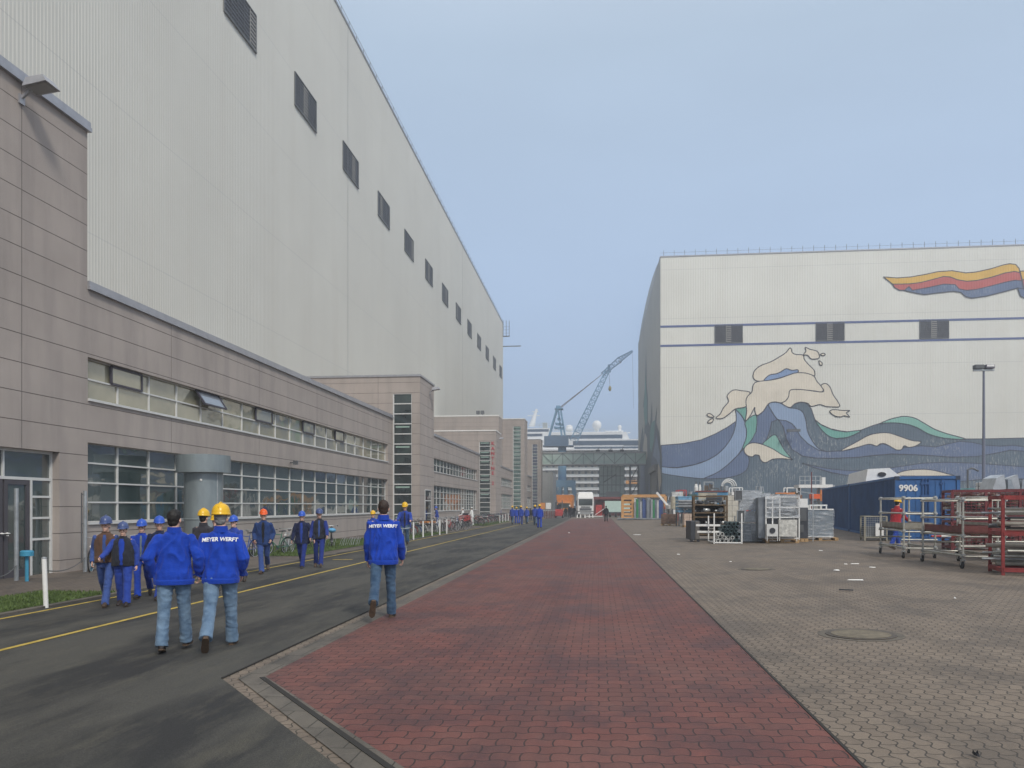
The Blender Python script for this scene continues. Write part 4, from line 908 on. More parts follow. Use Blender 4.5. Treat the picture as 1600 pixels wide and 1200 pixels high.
# white duct hood on top of the containers
q = p+fwd*7+Vector((0, 0, 2.72)); t = thing('duct_hood', 'white metal hood with round hole lying on the blue container roof', 'hood', q, ang)
m = MB(); m.add([(0, 0, 0), (1.9, 0, 0), (1.9, 6, 0), (0, 6, 0), (0.1, 0, .62), (1.1, 0, .66), (1.1, 6, .6), (.1, 6, .6)], [(0, 1, 5, 4), (1, 2, 6, 5), (2, 3, 7, 6), (3, 0, 4, 7), (4, 5, 6, 7), (3, 2, 1, 0)]); m.build('hood_body', WHITE, t)
m = MB(); m.lathe([(.2, 0), (.2, .03)], (0, 0, 0), 12, sy=.6); o = m.build('round_hole', DARK, t); o.rotation_euler = (R(90), 0, 0); o.location = (.75, -.01, .34)
# lamp post
p = PD(1537, 790, 58.8); 
t = thing('lamp_post', 'tall grey lamp post with twin floodlights in front of the painted hall', 'lamp post', (p.x, p.y, zg(p.x)))
hz_ = PD(1537, 578, 58.8).z-zg(p.x)
m = MB(); m.tube([(0, 0, 0), (0, 0, hz_)], [.13, .075], 10); m.build('pole', M('post blue grey', (.16, .17, .22), .5, .1, 1), t)
m = MB(); m.box(-.72, .72, -.12, .12, hz_-.08, hz_+.02); m.build('cross_arm', GALV, t)
for s_, mm in ((-1, GREYD), (1, M('lamp head dark', (.12, .11, .14), .4))):
    m = MB(); m.box(s_*.37-.32, s_*.37+.32, -.25, .25, hz_+.06, hz_+.38); m.build('lamp_head', mm, t, bev=.05)
m = MB(); m.box(.12, .62, -.27, -.25, hz_+.2, hz_+.34); m.build('lamp_glass', WHITE, t)

def pallet(m, W=1.2, D=.8, z=0):
    for x in (-W/2, -.07, W/2-.14):
        for y in (-D/2, -.05, D/2-.1): m.box(x, x+.14, y, y+.1, z+.02, z+.1)
        m.box(x, x+.14, -D/2, D/2, z+.1, z+.12)
    for i in range(5): y = -D/2+i*(D-.1)/4; m.box(-W/2, W/2, y, y+.1, z+.12, z+.14)
    for i in (0, 2, 4): y = -D/2+i*(D-.1)/4; m.box(-W/2, W/2, y, y+.1, z, z+.02)
def film():
    m = bpy.data.materials.new('stretch film'); n, l, b = link_nodes(m)
    b.inputs['Base Color'].default_value = (.62, .65, .68, 1); b.inputs['Roughness'].default_value = .22
    tc = n.new('ShaderNodeTexCoord'); a = nz(n, l, tc.outputs['Object'], 3.5, 5, .7, (.5, .5, 3)); 
    l.new(ramp(n, l, a, [(.46, (.18,)*3), (.7, (.85,)*3)]), b.inputs['Alpha'])
    bp = n.new('ShaderNodeBump'); bp.inputs['Distance'].default_value = .04; l.new(a, bp.inputs['Height']); l.new(bp.outputs[0], b.inputs['Normal']); return m
FILM = film()
GBOX = M('grey sheet metal', (.24, .26, .28), .4, .25, 2.5, .004, 6, metal=.4); GBOX2 = M('light sheet metal', (.46, .48, .50), .35, .2, 3, .004, 6, metal=.4)
DBOX = M('dark cabinet', (.05, .055, .065), .5, .3, 2)
def filmbox(t, x0, x1, y0, y1, z0, z1, k=.03):
    m = MB(); rnd = random.Random(int(abs(x1*100)+z1*10)); n = 7; L = 5
    rg = []
    per = []
    for (xa, ya, xb, yb) in ((x0, y0, x1, y0), (x1, y0, x1, y1), (x1, y1, x0, y1), (x0, y1, x0, y0)):
        for i in range(n): per.append((xa+(xb-xa)*i/n, ya+(yb-ya)*i/n))
    cx, cy_ = (x0+x1)/2, (y0+y1)/2; vs = []
    for j in range(L+1):
        for (x, y) in per:
            s_ = 1.02+rnd.uniform(0, .05); vs.append((cx+(x-cx)*s_, cy_+(y-cy_)*s_, z0+(z1-z0)*j/L+(rnd.uniform(-.04, .04) if j else 0)))
    N = len(per); fs = [(j*N+i, j*N+(i+1) % N, (j+1)*N+(i+1) % N, (j+1)*N+i) for j in range(L) for i in range(N)]
    m.add(vs, fs); return m.build('stretch_film', FILM, t)
def at(px, py, rz=None, dz=0):
    q = PG(px, py); return q
def yawto(p): return math.atan2(-p.x, p.y)*.35 if False else ang*.6
# wrapped box on pallet beside container
q = at(1284, 845); d = dep(q); s = d/F
t = thing('wrapped_pallet', 'silver cabinet wrapped in film on a wooden pallet beside the blue container', 'wrapped pallet', q+Vector((0, .5, 0)), R(-6))
W = 44*s; H = 49*s
m = MB(); pallet(m, W*1.2, 1.0); o = m.build('pallet', WOOD, t)
m = MB(); m.box(-W*.48, W*.42, -.5, .5, .15, H); m.build('cabinet', M('blue grey sheet', (.20, .25, .29), .35, .25, 1.5, .004, 5, metal=.5), t, bev=.02)
m = MB(); m.box(-W*.5, -W*.47, -.53, -.48, .15, H+.02); m.box(-W*.47, W*.43, -.53, -.48, H-.02, H+.03); m.box(-W*.47, W*.43, -.53, -.48, .15, .2)
m.bar((-W*.3, -.1, H), (-W*.3, -.1, H+.2), .05); m.bar((W*.25, -.1, H), (W*.25, -.1, H+.2), .05); m.bar((-W*.33, -.1, H+.18), (W*.28, -.1, H+.18), .06); m.build('edge_frame', WHITE, t)
filmbox(t, -W*.49, W*.43, -.51, .51, .15, H*.97)
# dark cabinet between
q = at(1258, 847); d = dep(q); s = d/F
t = thing('cabinet', 'tall dark open cabinet between the large wrapped rack and the wrapped pallet', 'cabinet', q+Vector((0, .7, 0)), R(-5)); W = 17*s; H = 54*s
m = MB(); m.box(-W/2, W/2, -.4, .4, .14, H); m.build('cabinet_body', DBOX, t, bev=.02); m = MB(); pallet(m, W, .9); m.build('pallet', WOOD, t)
m = MB(); m.box(-W*.45, W*.35, -.42, -.40, H*.6, H*.98); m.box(-W*.4, W*.1, -.43, -.42, .4, H*.5); m.build('door_panel', GREYD, t)
m = MB(); m.box(-W*.4, W*.5, -.3, .3, H, H+14*s); m.build('white_box_on_top', WHITE, t)
m = MB(); 
for x in (W*.95,): m.bar((x, -.35, 0), (x, -.35, H+22*s), .035)
m.bar((-W*.5, -.35, H+26*s), (W*.95, -.35, H+22*s), .035); m.build('tube_frame', GALV, t)
# big wrapped steel rack
q = at(1226, 849); d = dep(q); s = d/F
t = thing('wrapped_rack', 'large film wrapped white tube rack on pallets full of grey metal boxes', 'wrapped rack', q+Vector((0, .8, 0)), R(-4)); W = 50*s; H = 78*s
m = MB()
for x in (-W/2, -W*.3, -W*.08, W/2):
    for y in (-.6, .6): m.bar((x, y, .15), (x, y, H*.93), .045)
for z in (.2, .52, .72, .93):
    zz = H*z if z > .3 else z
    for y in (-.6, .6): m.bar((-W/2, y, zz), (W/2, y, zz), .045)
    for x in (-W/2, W/2): m.bar((x, -.6, zz), (x, .6, zz), .045)
m.build('tube_frame', WHITE, t)
m = MB(); m.box(-W*.48, W*.45, -.45, .55, H*.53, H*.68); m.box(-W*.45, 0, -.3, .5, H*.74, H*.9); m.box(.05, W*.45, -.4, .5, H*.75, H*.97); m.box(-W*.72, -W*.52, -.5, .5, .2, H*.92); m.box(-W*.4, W*.4, 0, .5, .2, H*.5); m.build('metal_boxes', [GBOX, GBOX2], t)
m = MB(); m.box(-W*.02, W*.4, -.62, -.1, H*.56, H*.66, 0); m.box(-W*.45, -W*.1, -.5, .2, H*.3, H*.5); m.build('dark_box', DBOX, t)
m = MB(); pallet(m, W, 1.2); m.build('pallet', WOOD, t)
filmbox(t, -W*.5, W*.5, -.62, .62, H*.5, H*.98)
for i, (xa, w_, h_) in enumerate(((-W*.34, .17, 24), (W*.13, .27, 31))):
    m = MB(); zz = 6*s
    m.box(xa-W*w_, xa+W*w_, -.95, -.62, zz+5*s, zz+h_*s)
    for x in (xa-W*w_+.02, xa+W*w_-.02): m.bar((x, -.93, .1), (x, -.93, zz+h_*s), .03)
    c = thing('metal_crate', ['small white metal crate with round vent in front of the large wrapped rack', 'white box covered in crumpled film in front of the large wrapped rack'][i], 'crate', t.location, t.rotation_euler.z)
    m.build('crate_box', OFFW if i == 0 else M('crumpled film white', (.55, .54, .50), .5, .35, 8, .02, 9), c)
    if i == 0: m = MB(); m.lathe([(.12, 0), (.12, .02)], (0, 0, 0), 12); o = m.build('round_vent', DARK, c); o.rotation_euler = (R(90), 0, 0); o.location = (xa, -.955, zz+14*s)
# stacked grey boxes left of the rack
q0_ = at(1175, 848); d = dep(q0_); s = d/F
bxs = [(1150, 1172, 817, 845, GBOX), (1166, 1180, 817, 832, GBOX2), (1159, 1184, 798, 816, GBOX2), (1152, 1162, 797, 816, GREYD), (1155, 1186, 781, 797, GBOX2), (1148, 1158, 766, 782, GREYD), (1157, 1188, 766, 781, GBOX2), (1168, 1186, 832, 845, GBOX), (1186, 1196, 790, 845, GBOX), (1186, 1200, 770, 790, GBOX2)]
lb = ['wide grey duct box at the bottom left of the wrapped stack', 'light duct box in the middle row beside the tall grey unit', 'light grey duct box third from the ground in the stack', 'dark square duct end sticking out of the middle of the stack', 'broad pale duct box below the topmost row of the stack', 'dark square duct end at the top left of the stack', 'topmost pale duct box wrapped in film', 'small grey duct box at the bottom beside the tall unit', 'tall narrow grey unit between stack and white tube rack', 'pale grey box on top of the tall narrow unit']
for i, (xa, xb, ya, yb, mm) in enumerate(bxs):
    w_ = (xb-xa)*s; h_ = (yb-ya)*s; c = PD((xa+xb)/2, yb, d+.6+(.25 if mm is not GREYD else -.1)); 
    t = thing('duct_box', lb[i], 'duct box', (c.x, c.y, max(c.z, zg(c.x)+.02)), R(-5+random.uniform(-4, 4)), 'grey ventilation boxes in the stack')
    m = MB(); m.box(-w_/2, w_/2, -.45, .45, 0, h_-.01); m.build('box_body', mm, t, bev=.01)
    m = MB(); e = .025
    m.box(-w_/2-e, w_/2+e, -.47, -.44, -.0, e); m.box(-w_/2-e, w_/2+e, -.47, -.44, h_-e, h_); m.box(-w_/2-e, -w_/2, -.47, -.44, e, h_-e); m.box(w_/2, w_/2+e, -.47, -.44, e, h_-e)
    m.build('flange', GALV, t)
    if mm is GBOX2 or mm is GBOX: filmbox(t, -w_/2, w_/2, -.46, .46, 0, h_)
# pipe cage
q = at(1138, 850); d = dep(q); s = d/F
t = thing('pipe_cage', 'white tube cage filled with a stack of grey and white pipes', 'pipe cage', q+Vector((0, .1, 0)), R(-3)); W = 42*s; H = 48*s; D = 1.6
m = MB()
for x in (-W/2, W/2):
    m.bar((x, 0, 0), (x, 0, H), .05); m.bar((x-.1, D, 0), (x-.1, D, H*.9), .05); m.bar((x, 0, .05), (x-.1, D, .05), .05); m.bar((x, 0, H*.5), (x-.1, D, H*.45), .04)
for z in (.05,): m.bar((-W/2, 0, z), (W/2, 0, z), .05); m.bar((-W/2, D, z), (W/2, D, z), .05)
m.build('cage_frame', WHITE, t)
PW = M('pipe white', (.6, .6, .57), .5, .1, 3); PDK = M('pipe dark green', (.05, .085, .09), .45, .2, 3)
k_ = 0
for r in range(6):
    n_ = 6 if r < 3 else 5-(r-3)
    for i in range(n_):
        rr = .078; x = -W/2+.17+(i+.5*(r % 2))*rr*2.15+(0 if r < 3 else (r-2)*.13); z = .12+r*rr*1.85
        if x > W/2-.08: continue
        m = MB(); L_ = 1.5+random.uniform(-.2, .4); wht = r < 2 and i < 4 or (r == 2 and i in (0, 1))
        n = 12; y0 = .02+random.uniform(0, .15)
        rg = []
        for rad, yy in ((rr, L_), (rr, y0), (rr*.72, y0), (rr*.72, L_*.6)): rg.append(((x, yy, z), (rad, 0, 0), (0, 0, rad)))
        m.rings(rg, n, caps=True); fixn(m.build('pipe', PW if wht else PDK, None, smooth=False)).parent = t
        o = [ob for ob in COL.objects if ob.parent == t][-1]; k_ += 1
# brown shelf rack behind with ducts
q = at(1112, 846); d = dep(q)+1.2; s = d/F
t = thing('shelf_rack', 'rusty brown shelving rack loaded with loose shiny pipe fittings', 'shelf rack', PD(1110, 846, d).xy.to_3d()+Vector((0, 0, zg(8))), R(-3)); W = 50*s; H = 68*s
m = MB(); BR = M('rust brown', (.13, .085, .045), .7, .4, 5)
for x in (-W/2, W/2):
    for y in (0, 1): m.bar((x, y, 0), (x, y, H), .08)
for z in (.12, .33, .52, .62, .8, 1): m.box(-W/2+.04, W/2-.04, -.02, 1.02, H*z-.06, H*z)
m.build('rack_frame', BR, t); m = MB(); m.box(-W/2, W/2, 1.05, 1.08, .1, H*.8); m.build('back_panel', M('rack back dark', (.035, .028, .022), .8, .5, 5), t)
FIT = M('bright fitting', (.6, .61, .6), .3, .3, 5, metal=.5)
for j in range(16):
    z = H*[.33, .62, .8, .8, .62][j % 5]; x = random.uniform(-W*.42, W*.4); y = random.uniform(.1, .6)
    f = thing('pipe_fitting', 'loose shiny pipe elbow lying on the rusty brown shelving rack', 'pipe fitting', t.location+Vector((x, y, z)), random.uniform(0, 6), 'fittings on the brown rack')
    m = MB(); rr = random.uniform(.05, .1); n = 6; pts = [(math.cos(a*.26)*.16, math.sin(a*.26)*.16, rr+.01) for a in range(n+1)]
    m.tube(pts, rr, 10); m.build('elbow', FIT if j % 3 else DBOX, f, smooth=True); m = MB(); m.tube([pts[0], (pts[0][0], -.03, rr+.01)], rr*1.2, 10); m.build('collar', GALV, f)
# cabinet left of it
q = at(1085, 847); d = dep(q); s = d/F
t = thing('cabinet', 'low dark steel cabinet at the left front of the rack group', 'cabinet', q+Vector((0, .5, 0)), R(6)); m = MB(); W = 14*s; H = 33*s; m.box(-W/2, W/2, -.4, .6, .1, H); m.build('cabinet_body', DBOX, t, bev=.02); m = MB(); m.box(W*.02, W*.48, -.43, -.405, .12, H*.97); m.build('door_panel', M('cabinet brown grey', (.13, .12, .11), .6), t); m = MB()
for x in (-W/2+.05, W/2-.05): m.box(x-.05, x+.05, -.4, -.3, 0, .1)
m.build('foot', DARK, t)
for px, nm, L_ in ((1098, 'long white panel leaning in front of the shelving rack, upper one', 10), (1100, 'long white panel leaning in front of the shelving rack, lower one', 14)):
    q = at(px, 850); t = thing('profile', nm, 'profile', q+Vector((0, .2, .75-.28*(px-1098)/2)), R(-3)); m = MB(); m.box(-.25, .75, 0, .05, 0, .08); m.box(-.25, .75, .05, .12, -.02, .03); m.build('bar', WHITE, t)
# cardboard / beige box pallet and others, farther back left
def boxpile(label, px, py, w_, h_, mm, rz=0, cat='pallet load'):
    q = at(px, py); s = dep(q)/F; t = thing('pallet_load', label, cat, q, rz); m = MB(); W = w_*s; H = h_*s; pallet(m, W, W*.8); m.build('pallet', WOOD, t)
    m = MB(); n = max(2, round(H/.35))
    for i in range(n):
        for j in range(2): z0 = .15+(H-.15)*i/n; m.box(-W/2+j*W/2+.01, -W/2+(j+1)*W/2-.01, -W*.38, W*.38, z0+.005, z0+(H-.15)/n-.01)
    m.build('boxes', mm, t); return t
BEI = M('cardboard pale', (.50, .38, .30), .7, .15, 5)
boxpile('pink beige cardboard boxes on a pallet left of the brown rack', 1076, 823.5, 17, 21, BEI, .1)
boxpile('brown timber blocks piled on a pallet beside the leaning panels', 1046, 821, 24, 18, M('dark timber', (.16, .10, .07), .8, .4, 4), -.2)
boxpile('large pale crate behind the brown shelving rack', 1142, 826, 24, 52, M('pale crate', (.52, .49, .42), .7, .15, 3), .05)
boxpile('dark green stacked crates left of the brown shelving rack', 1082, 818, 14, 46, M('dark green crates', (.05, .10, .10), .7, .4, 4), .05)
q = at(1053, 812); s = dep(q)/F; t = thing('concrete_hopper', 'white tilted hopper with handle among the brown timber', 'hopper', q, .3)
m = MB(); m.lathe([(.3, .3), (.9, 1.1), (.95, 1.6), (.9, 1.62), (.3, .6)], (0, 0, 0), 12); m.bar((-.6, 0, 1.4), (-1.9, .3, 3.0), .22); m.build('bowl', WHITE, t); m = MB()
for a in (0, 2.1, 4.2): m.bar((.5*math.cos(a), .5*math.sin(a), .5), (.8*math.cos(a), .8*math.sin(a), 0), .1)
m.build('leg', GREYD, t)
# upright panel rack with orange timber frame
q = at(1006, 812); d = dep(q); s = d/F; t = thing('panel_rack', 'orange timber rack holding upright blue grey and green panels', 'panel rack', q, 0); W = 66*s; H = 37*s
OT = M('orange timber', (.55, .29, .11), .7, .2, 3)
m = MB(); 
for x in (-W/2, -W/2+16*s): m.bar((x, 0, 0), (x, 0, H), .3)
for i in range(6): m.bar((-W/2, 0, H*(i+.4)/6), (-W/2+16*s, 0, H*(i+.4)/6), .28)
m.bar((-W/2, 0, H), (W/2, 0, H+.02), .32); m.bar((W/2, 0, H*.55), (W/2, 0, H), .3); m.bar((-W/2, 1.6, H), (W/2, 1.6, H), .3); m.build('timber_frame', OT, t)
cols = [(.04, .07, .20), (.30, .32, .34), (.5, .5, .5), (.2, .22, .24), (.03, .22, .08), (.05, .09, .25), (.28, .3, .33), (.14, .17, .2)]
for i in range(14):
    x = -W/2+18*s+i*(W-22*s)/14; m = MB(); hh = H*random.uniform(.72, .95); c = cols[(i*3+1) % 8]
    m.box(x, x+.22, random.uniform(-.5, -.2), 1.3, .1, hh)
    tag(m.build('upright_panel', M('panel paint %d' % ((i*3+1) % 8), c, .5, .2, 2), None), ['navy blue', 'silver grey', 'white', 'dark grey', 'green', 'deep blue', 'mid grey', 'slate'][(i*3+1) % 8]+' panel standing upright in the orange timber rack', 'panel', 'upright panels in the timber rack'); COL.objects[-1].location = t.location
m = MB(); m.box(-W/2-.6, W/2, -.9, -.7, .05, .2); m.box(-W/2-.6, -W/2+2, -.9, .4, .02, .12); m.build('ground_rail', GALV, t)
# mesh box pallet
q = at(1370, 845); d = dep(q); s = d/F; t = thing('mesh_box', 'grey wire mesh box pallet in front of the blue container', 'mesh box', q+Vector((0, .4, 0)), R(-6)); W = 29*s*1.1; H = 38*s
m = MB()
for x in (-W/2, W/2):
    for y in (-.4, .4): m.bar((x, y, 0), (x, y, H), .06)
for z in (.15, H):
    for y in (-.4, .4): m.bar((-W/2, y, z), (W/2, y, z), .05)
    for x in (-W/2, W/2): m.bar((x, -.4, z), (x, .4, z), .05)
m.build('frame', M('box frame beige', (.30, .28, .22), .6, .2, 5), t)
m = MB(); n = 12
for i in range(n+1): x = -W/2+W*i/n; m.bar((x, -.4, .15), (x, -.4, H), .012)
for i in range(10): z = .15+(H-.15)*i/10; m.bar((-W/2, -.4, z), (W/2, -.4, z), .012); m.bar((-W/2, -.4, z), (-W/2, .4, z), .012)
m.build('wire_mesh', GALV, t); m = MB(); m.box(-W/2+.05, W/2-.05, -.33, .33, .15, H*.6); m.build('contents', GREYD, t)
m = MB(); m.box(-W*.02, W*.35, -.45, -.41, .2, H*.72); m.build('white_bag', WHITE, t)
# scaffold trolleys
ALU = M('dirty aluminium tube', (.46, .45, .40), .4, .25, 6, metal=.45); ROD = M('red oxide tube', (.40, .12, .09), .5, .2, 4)
DECK = M('plywood deck', (.24, .14, .10), .75, .3, 3); TOE = M('toe board grey', (.26, .24, .20), .7, .25, 4)
def trolley(label, B, A, W, H, toe, name='scaffold_trolley'):
    v = A-B; L_ = v.xy.length; rz = math.atan2(v.y, v.x)-math.pi/2
    t = thing(name, label, 'scaffold trolley', (B.x, B.y, zg(B.x)), rz, 'tube trolleys on castors'); z0 = .2; zd = .92
    m = MB(); n = 10
    for x, y in ((0, 0), (W, 0), (0, L_), (W, L_)): m.tube([(x, y, z0), (x, y, H)], .027, n)
    for x in (0, W):
        for z in (H-.05, H-.5, zd-.12, z0+.12): m.tube([(x, -.08, z), (x, L_+.08, z)], .024, n)
        m.tube([(x, 0, z0+.15), (x, L_, z0+.05)], .02, 8)
    for y in (0, L_):
        for z in (H-.07, H-.52, zd-.14, z0+.35, z0+.1): m.tube([(-.06, y, z), (W+.06, y, z)], .024, n)
    m.build('tube_frame', ALU, t)
    m = MB()
    for x, y in ((0, 0), (W, 0), (0, L_), (W, L_)):
        for z in (H-.05, H-.5, zd-.12, z0+.12): m.box(x-.04, x+.04, y-.045, y+.045, z-.045, z+.045)
    m.build('couplers', GALV, t)
    m = MB(); m.box(.03, W-.03, .03, L_-.03, zd-.08, zd-.03); m.build('deck', DECK, t)
    m = MB(); m.box(.03, .055, .03, L_-.03, zd-.08, zd+.12); m.box(W-.055, W-.03, .03, L_-.03, zd-.08, zd+.12); m.box(.055, W-.055, .03, .055, zd-.08, zd+.12); m.build('toe_board', toe, t)
    for x, y in ((0, 0), (W, 0), (0, L_), (W, L_)):
        m = MB(); m.tube([(x-.022, y+.05, .09), (x+.022, y+.05, .09)], .09, 14); c = m.build('castor', RUB, t)
        m = MB(); m.bar((x-.035, y+.05, .09), (x-.035, y, .22), .012, .05); m.bar((x+.035, y+.05, .09), (x+.035, y, .22), .012, .05); m.box(x-.05, x+.05, y-.05, y+.05, .2, .225); m.build('castor_fork', GALV, c)
    return t
def GD(px, d): p_ = PD(px, 790, d); return Vector((p_.x, p_.y, zg(p_.x)))
trolley('leftmost scaffold trolley with grey toe board beside the man in red', GD(1412, 23.2), GD(1376, 25.6), .85, 1.82, TOE)
trolley('nearest scaffold trolley with dark red toe boards and a high handrail', GD(1504.5, 19.4), GD(1442, 21.9), .95, 1.74, CRED)
trolley('scaffold trolley half hidden behind the nearest one, close to the red racks', GD(1559, 21.2), GD(1496, 24.2), .95, 1.8, TOE)
# red and white striped barrier bar on the trolley
t = thing('barrier_bar', 'red and white striped bar lying across the trolleys', 'bar', GD(1455, 23.5)+Vector((0, 0, .62)), R(10)); m = MB(); r_ = MB()
for i in range(6): (m if i % 2 else r_).tube([(i*.3, 0, 0), (i*.3+.3, 0, 0)], .03, 8)
m.build('white_band', WHITE, t); r_.build('red_band', REDP, t)
# red racks
def redrack(label, loc, rz, L_, D, H, nl, cont, name='long_goods_rack'):
    t = thing(name, label, 'rack', loc, rz); m = MB()
    for x in (0, L_):
        for y in (0, D): m.bar((x, y, 0), (x, y, H), .065)
    for k in range(nl+1):
        z = .12+(H-.12)*k/nl if nl else .12
        for y in (0, D): m.bar((0, y, z), (L_, y, z), .09)
        for x in (0, L_): m.bar((x, 0, z), (x, D, z), .09)
    m.build('rack_frame', M('rack red', (.23, .03, .028), .6, .35, 5), t)
    for k in range(nl):
        z0 = .12+(H-.12)*k/nl+.06
        for j in range(cont):
            m = MB(); r = random.uniform(.02, .05); y = random.uniform(.1, D-.1); z = z0+random.uniform(0, (H-.12)/nl*.62); yy = y+random.uniform(-.1, .1)
            m.tube([(random.uniform(-.3, .2), y, z), (L_+random.uniform(-.2, .3), yy, z+random.uniform(-.03, .03))], r, 8)
            tube_o = m.build('scaffold_tube', [ALU, GREYD, TOE, GALV][j % 4], None); tag(tube_o, '%s lying on the %s of the %s' % (['pale aluminium tube', 'dark steel bar', 'brown grey pole', 'galvanised tube'][j % 4], ['lower level', 'upper level'][k], label.split(' with ')[0]), 'tube', 'tubes in the red racks'); tube_o.location = t.location; tube_o.rotation_euler = (0, 0, rz)
    return t
redrack('near red rack with long tubes at the right edge', GD(1567, 17.6), R(-12), 3.2, 1.1, 1.72, 2, 18)
def lattice_box(label, loc, rz, L_, D, H, z0=0):
    t = thing('lattice_crate', label, 'crate', loc+Vector((0, 0, z0)), rz, 'dark red lattice crates'); m = MB()
    for x in (0, L_/2, L_):
        for y in (0, D): m.bar((x, y, 0), (x, y, H), .08)
    for z in (.1, H):
        for y in (0, D): m.bar((0, y, z), (L_, y, z), .09)
        for x in (0, L_): m.bar((x, 0, z), (x, D, z), .08)
    n = 9
    for i in range(1, n): z = .1+(H-.1)*i/n; m.bar((0, 0, z), (L_, 0, z), .025); m.bar((0, 0, z), (0, D, z), .02)
    for i in range(1, 14): x = L_*i/14; m.bar((x, 0, .1), (x, 0, H), .018)
    m.build('lattice', M('dark red steel', (.14, .025, .028), .5, .3, 4), t)
    m = MB(); 
    for i in range(190):
        x = random.uniform(.1, L_-.1); y = random.uniform(.1, D-.1); z = random.uniform(.12, H*.95); l_ = random.uniform(.08, .32); a = random.uniform(0, 3)
        m.bar((x-l_*math.cos(a), y-l_*math.sin(a)*.4, z), (x+l_*math.cos(a), y+l_*math.sin(a)*.4, z+random.uniform(-.1, .1)), .05, .09, random.choice((0, 0, 1, 2)))
    o = m.build('scrap', [M('scrap brown', (.16, .11, .08), .7, .4, 8), M('scrap pale', (.45, .42, .36), .6, .3, 8), GREYD], t); o['kind'] = 'stuff'; return t
yy = GD(1488, 26.5)
lattice_box('lower left dark red lattice crate of scrap behind the trolleys', yy, R(-8), 2.0, 1.1, .95)
lattice_box('upper left dark red lattice crate of scrap beside the blue container', yy, R(-8), 2.0, 1.1, .95, 1.02)
yy2 = GD(1572, 26.4)
lattice_box('lower right dark red lattice crate of scrap behind the long tubes', yy2, R(-8), 2.4, 1.1, .95)
lattice_box('upper right dark red lattice crate of scrap near the right edge', yy2, R(-8), 2.4, 1.1, .95, 1.02)
# things stacked above them
q = GD(1547, 30); 
for r in range(5):
    for c_ in range(2):
        t = thing('white_package', 'white package, %s %s of the pile left of the angled ducts' % (['bottom', 'second', 'middle', 'fourth', 'topmost'][r], ['left', 'right'][c_]), 'package', (q.x-.3+c_*.24, q.y, 1.78+r*.16), R(-5), 'white packages in a pile'); m = MB(); m.box(-.115, .115, -.3, .3, 0, .15); m.build('box_body', WHITE, t, bev=.02); m = MB(); m.box(-.118, .118, -.03, .03, -.002, .153); m.build('strap', GREYD, t)
t = thing('package_shelf', 'dark shelf under the pile of white packages', 'shelf', (q.x-.2, q.y, zg(q.x)), 0); m = MB(); m.box(-.6, .6, -.5, .5, 1.48, 1.53)
for x in (-.55, .55): m.bar((x, 0, 0), (x, 0, 1.48), .08)
m.build('frame', GREYD, t)
for i, (px, rz, zz) in enumerate(((1569, .3, 2.05), (1590, -.2, 2.05))):
    q = GD(px, 27); t = thing('angled_duct', ['folded pale duct lying on the red lattice crates, left one', 'folded pale duct lying on the red lattice crates, right one'][i], 'duct', (q.x, q.y, zz+.2), rz)
    m = MB(); m.add([(-.45, 0, 0), (.1, 0, -.05), (.1, .6, -.05), (-.45, .6, 0), (-.3, 0, .38), (.0, 0, .5), (0, .6, .5), (-.3, .6, .38)], [(0, 1, 5, 4), (1, 2, 6, 5), (2, 3, 7, 6), (3, 0, 4, 7), (4, 5, 6, 7), (3, 2, 1, 0)]); m.build('duct_body', GBOX2, t)
    m = MB(); m.add([(.1, -.05, 0), (.5, -.05, -.02), (.5, .55, -.02), (.1, .55, 0), (.15, 0, .34), (.42, 0, .34), (.42, .6, .34), (.15, .6, .34)], [(0, 1, 5, 4), (1, 2, 6, 5), (2, 3, 7, 6), (3, 0, 4, 7), (4, 5, 6, 7), (3, 2, 1, 0)]); m.build('duct_end', GBOX, t)
# orange beams behind the container
for px, w_, lab in ((1510, 2.2, 'orange steel beam stack right of the numbered container'), (1273, 0, 'bright orange crate beyond the dark blue container')):
    if w_: q = GD(px, 44); t = thing('beam_stack', lab, 'beams', q, 0); m = MB(); [m.box(-1, 2.2, 0, .2, 1.35+k*.22, 1.5+k*.22) for k in range(3)]; m.build('beams', M('orange steel', (.50, .14, .06), .5, .2, 3), t); m = MB(); m.box(-1, -.8, 0, .3, 0, 1.35); m.box(2, 2.2, 0, .3, 0, 1.35); m.build('support', GREYD, t)
    else: q = GD(px, 62); t = thing('orange_crate', lab, 'crate', q, 0); m = MB(); zz = 2.35; m.box(-.32, .4, 0, .4, zz-.35, zz+.02); m.build('box_body', M('bright orange', (.75, .12, .03), .5), t); m = MB(); m.bar((-.3, .2, 0), (-.3, .2, zz-.35), .1); m.bar((.38, .2, 0), (.38, .2, zz-.35), .1); m.build('leg', GREYD, t)
# work platform with railing beyond
q = GD(1266, 75); t = thing('work_platform', 'white work platform with railing in front of the mural', 'platform', q, 0); m = MB(); s = 75/F; zb_ = 1.7+ (790-761)*s; zt_ = 1.7+(790-748)*s
for i in range(5): x = (-16+i*8)*s; m.bar((x, 0, zb_), (x, 0, zt_), .07)
for z in (zt_, (zt_+zb_)/2): m.bar((-16*s, 0, z), (16*s, 0, z), .06)
m.build('railing', GALV, t); m = MB(); m.box(-17*s, 34*s, 0, 2, zb_-.3, zb_); m.build('deck', WHITE, t); m = MB()
for x in (-15*s, 15*s): m.bar((x, .5, 0), (x, .5, zb_-.3), .2)
m.build('leg', GREYD, t); m = MB(); m.box(18*s, 23*s, 0, .8, zb_, zt_-.1); m.build('control_box', WHITE, t)
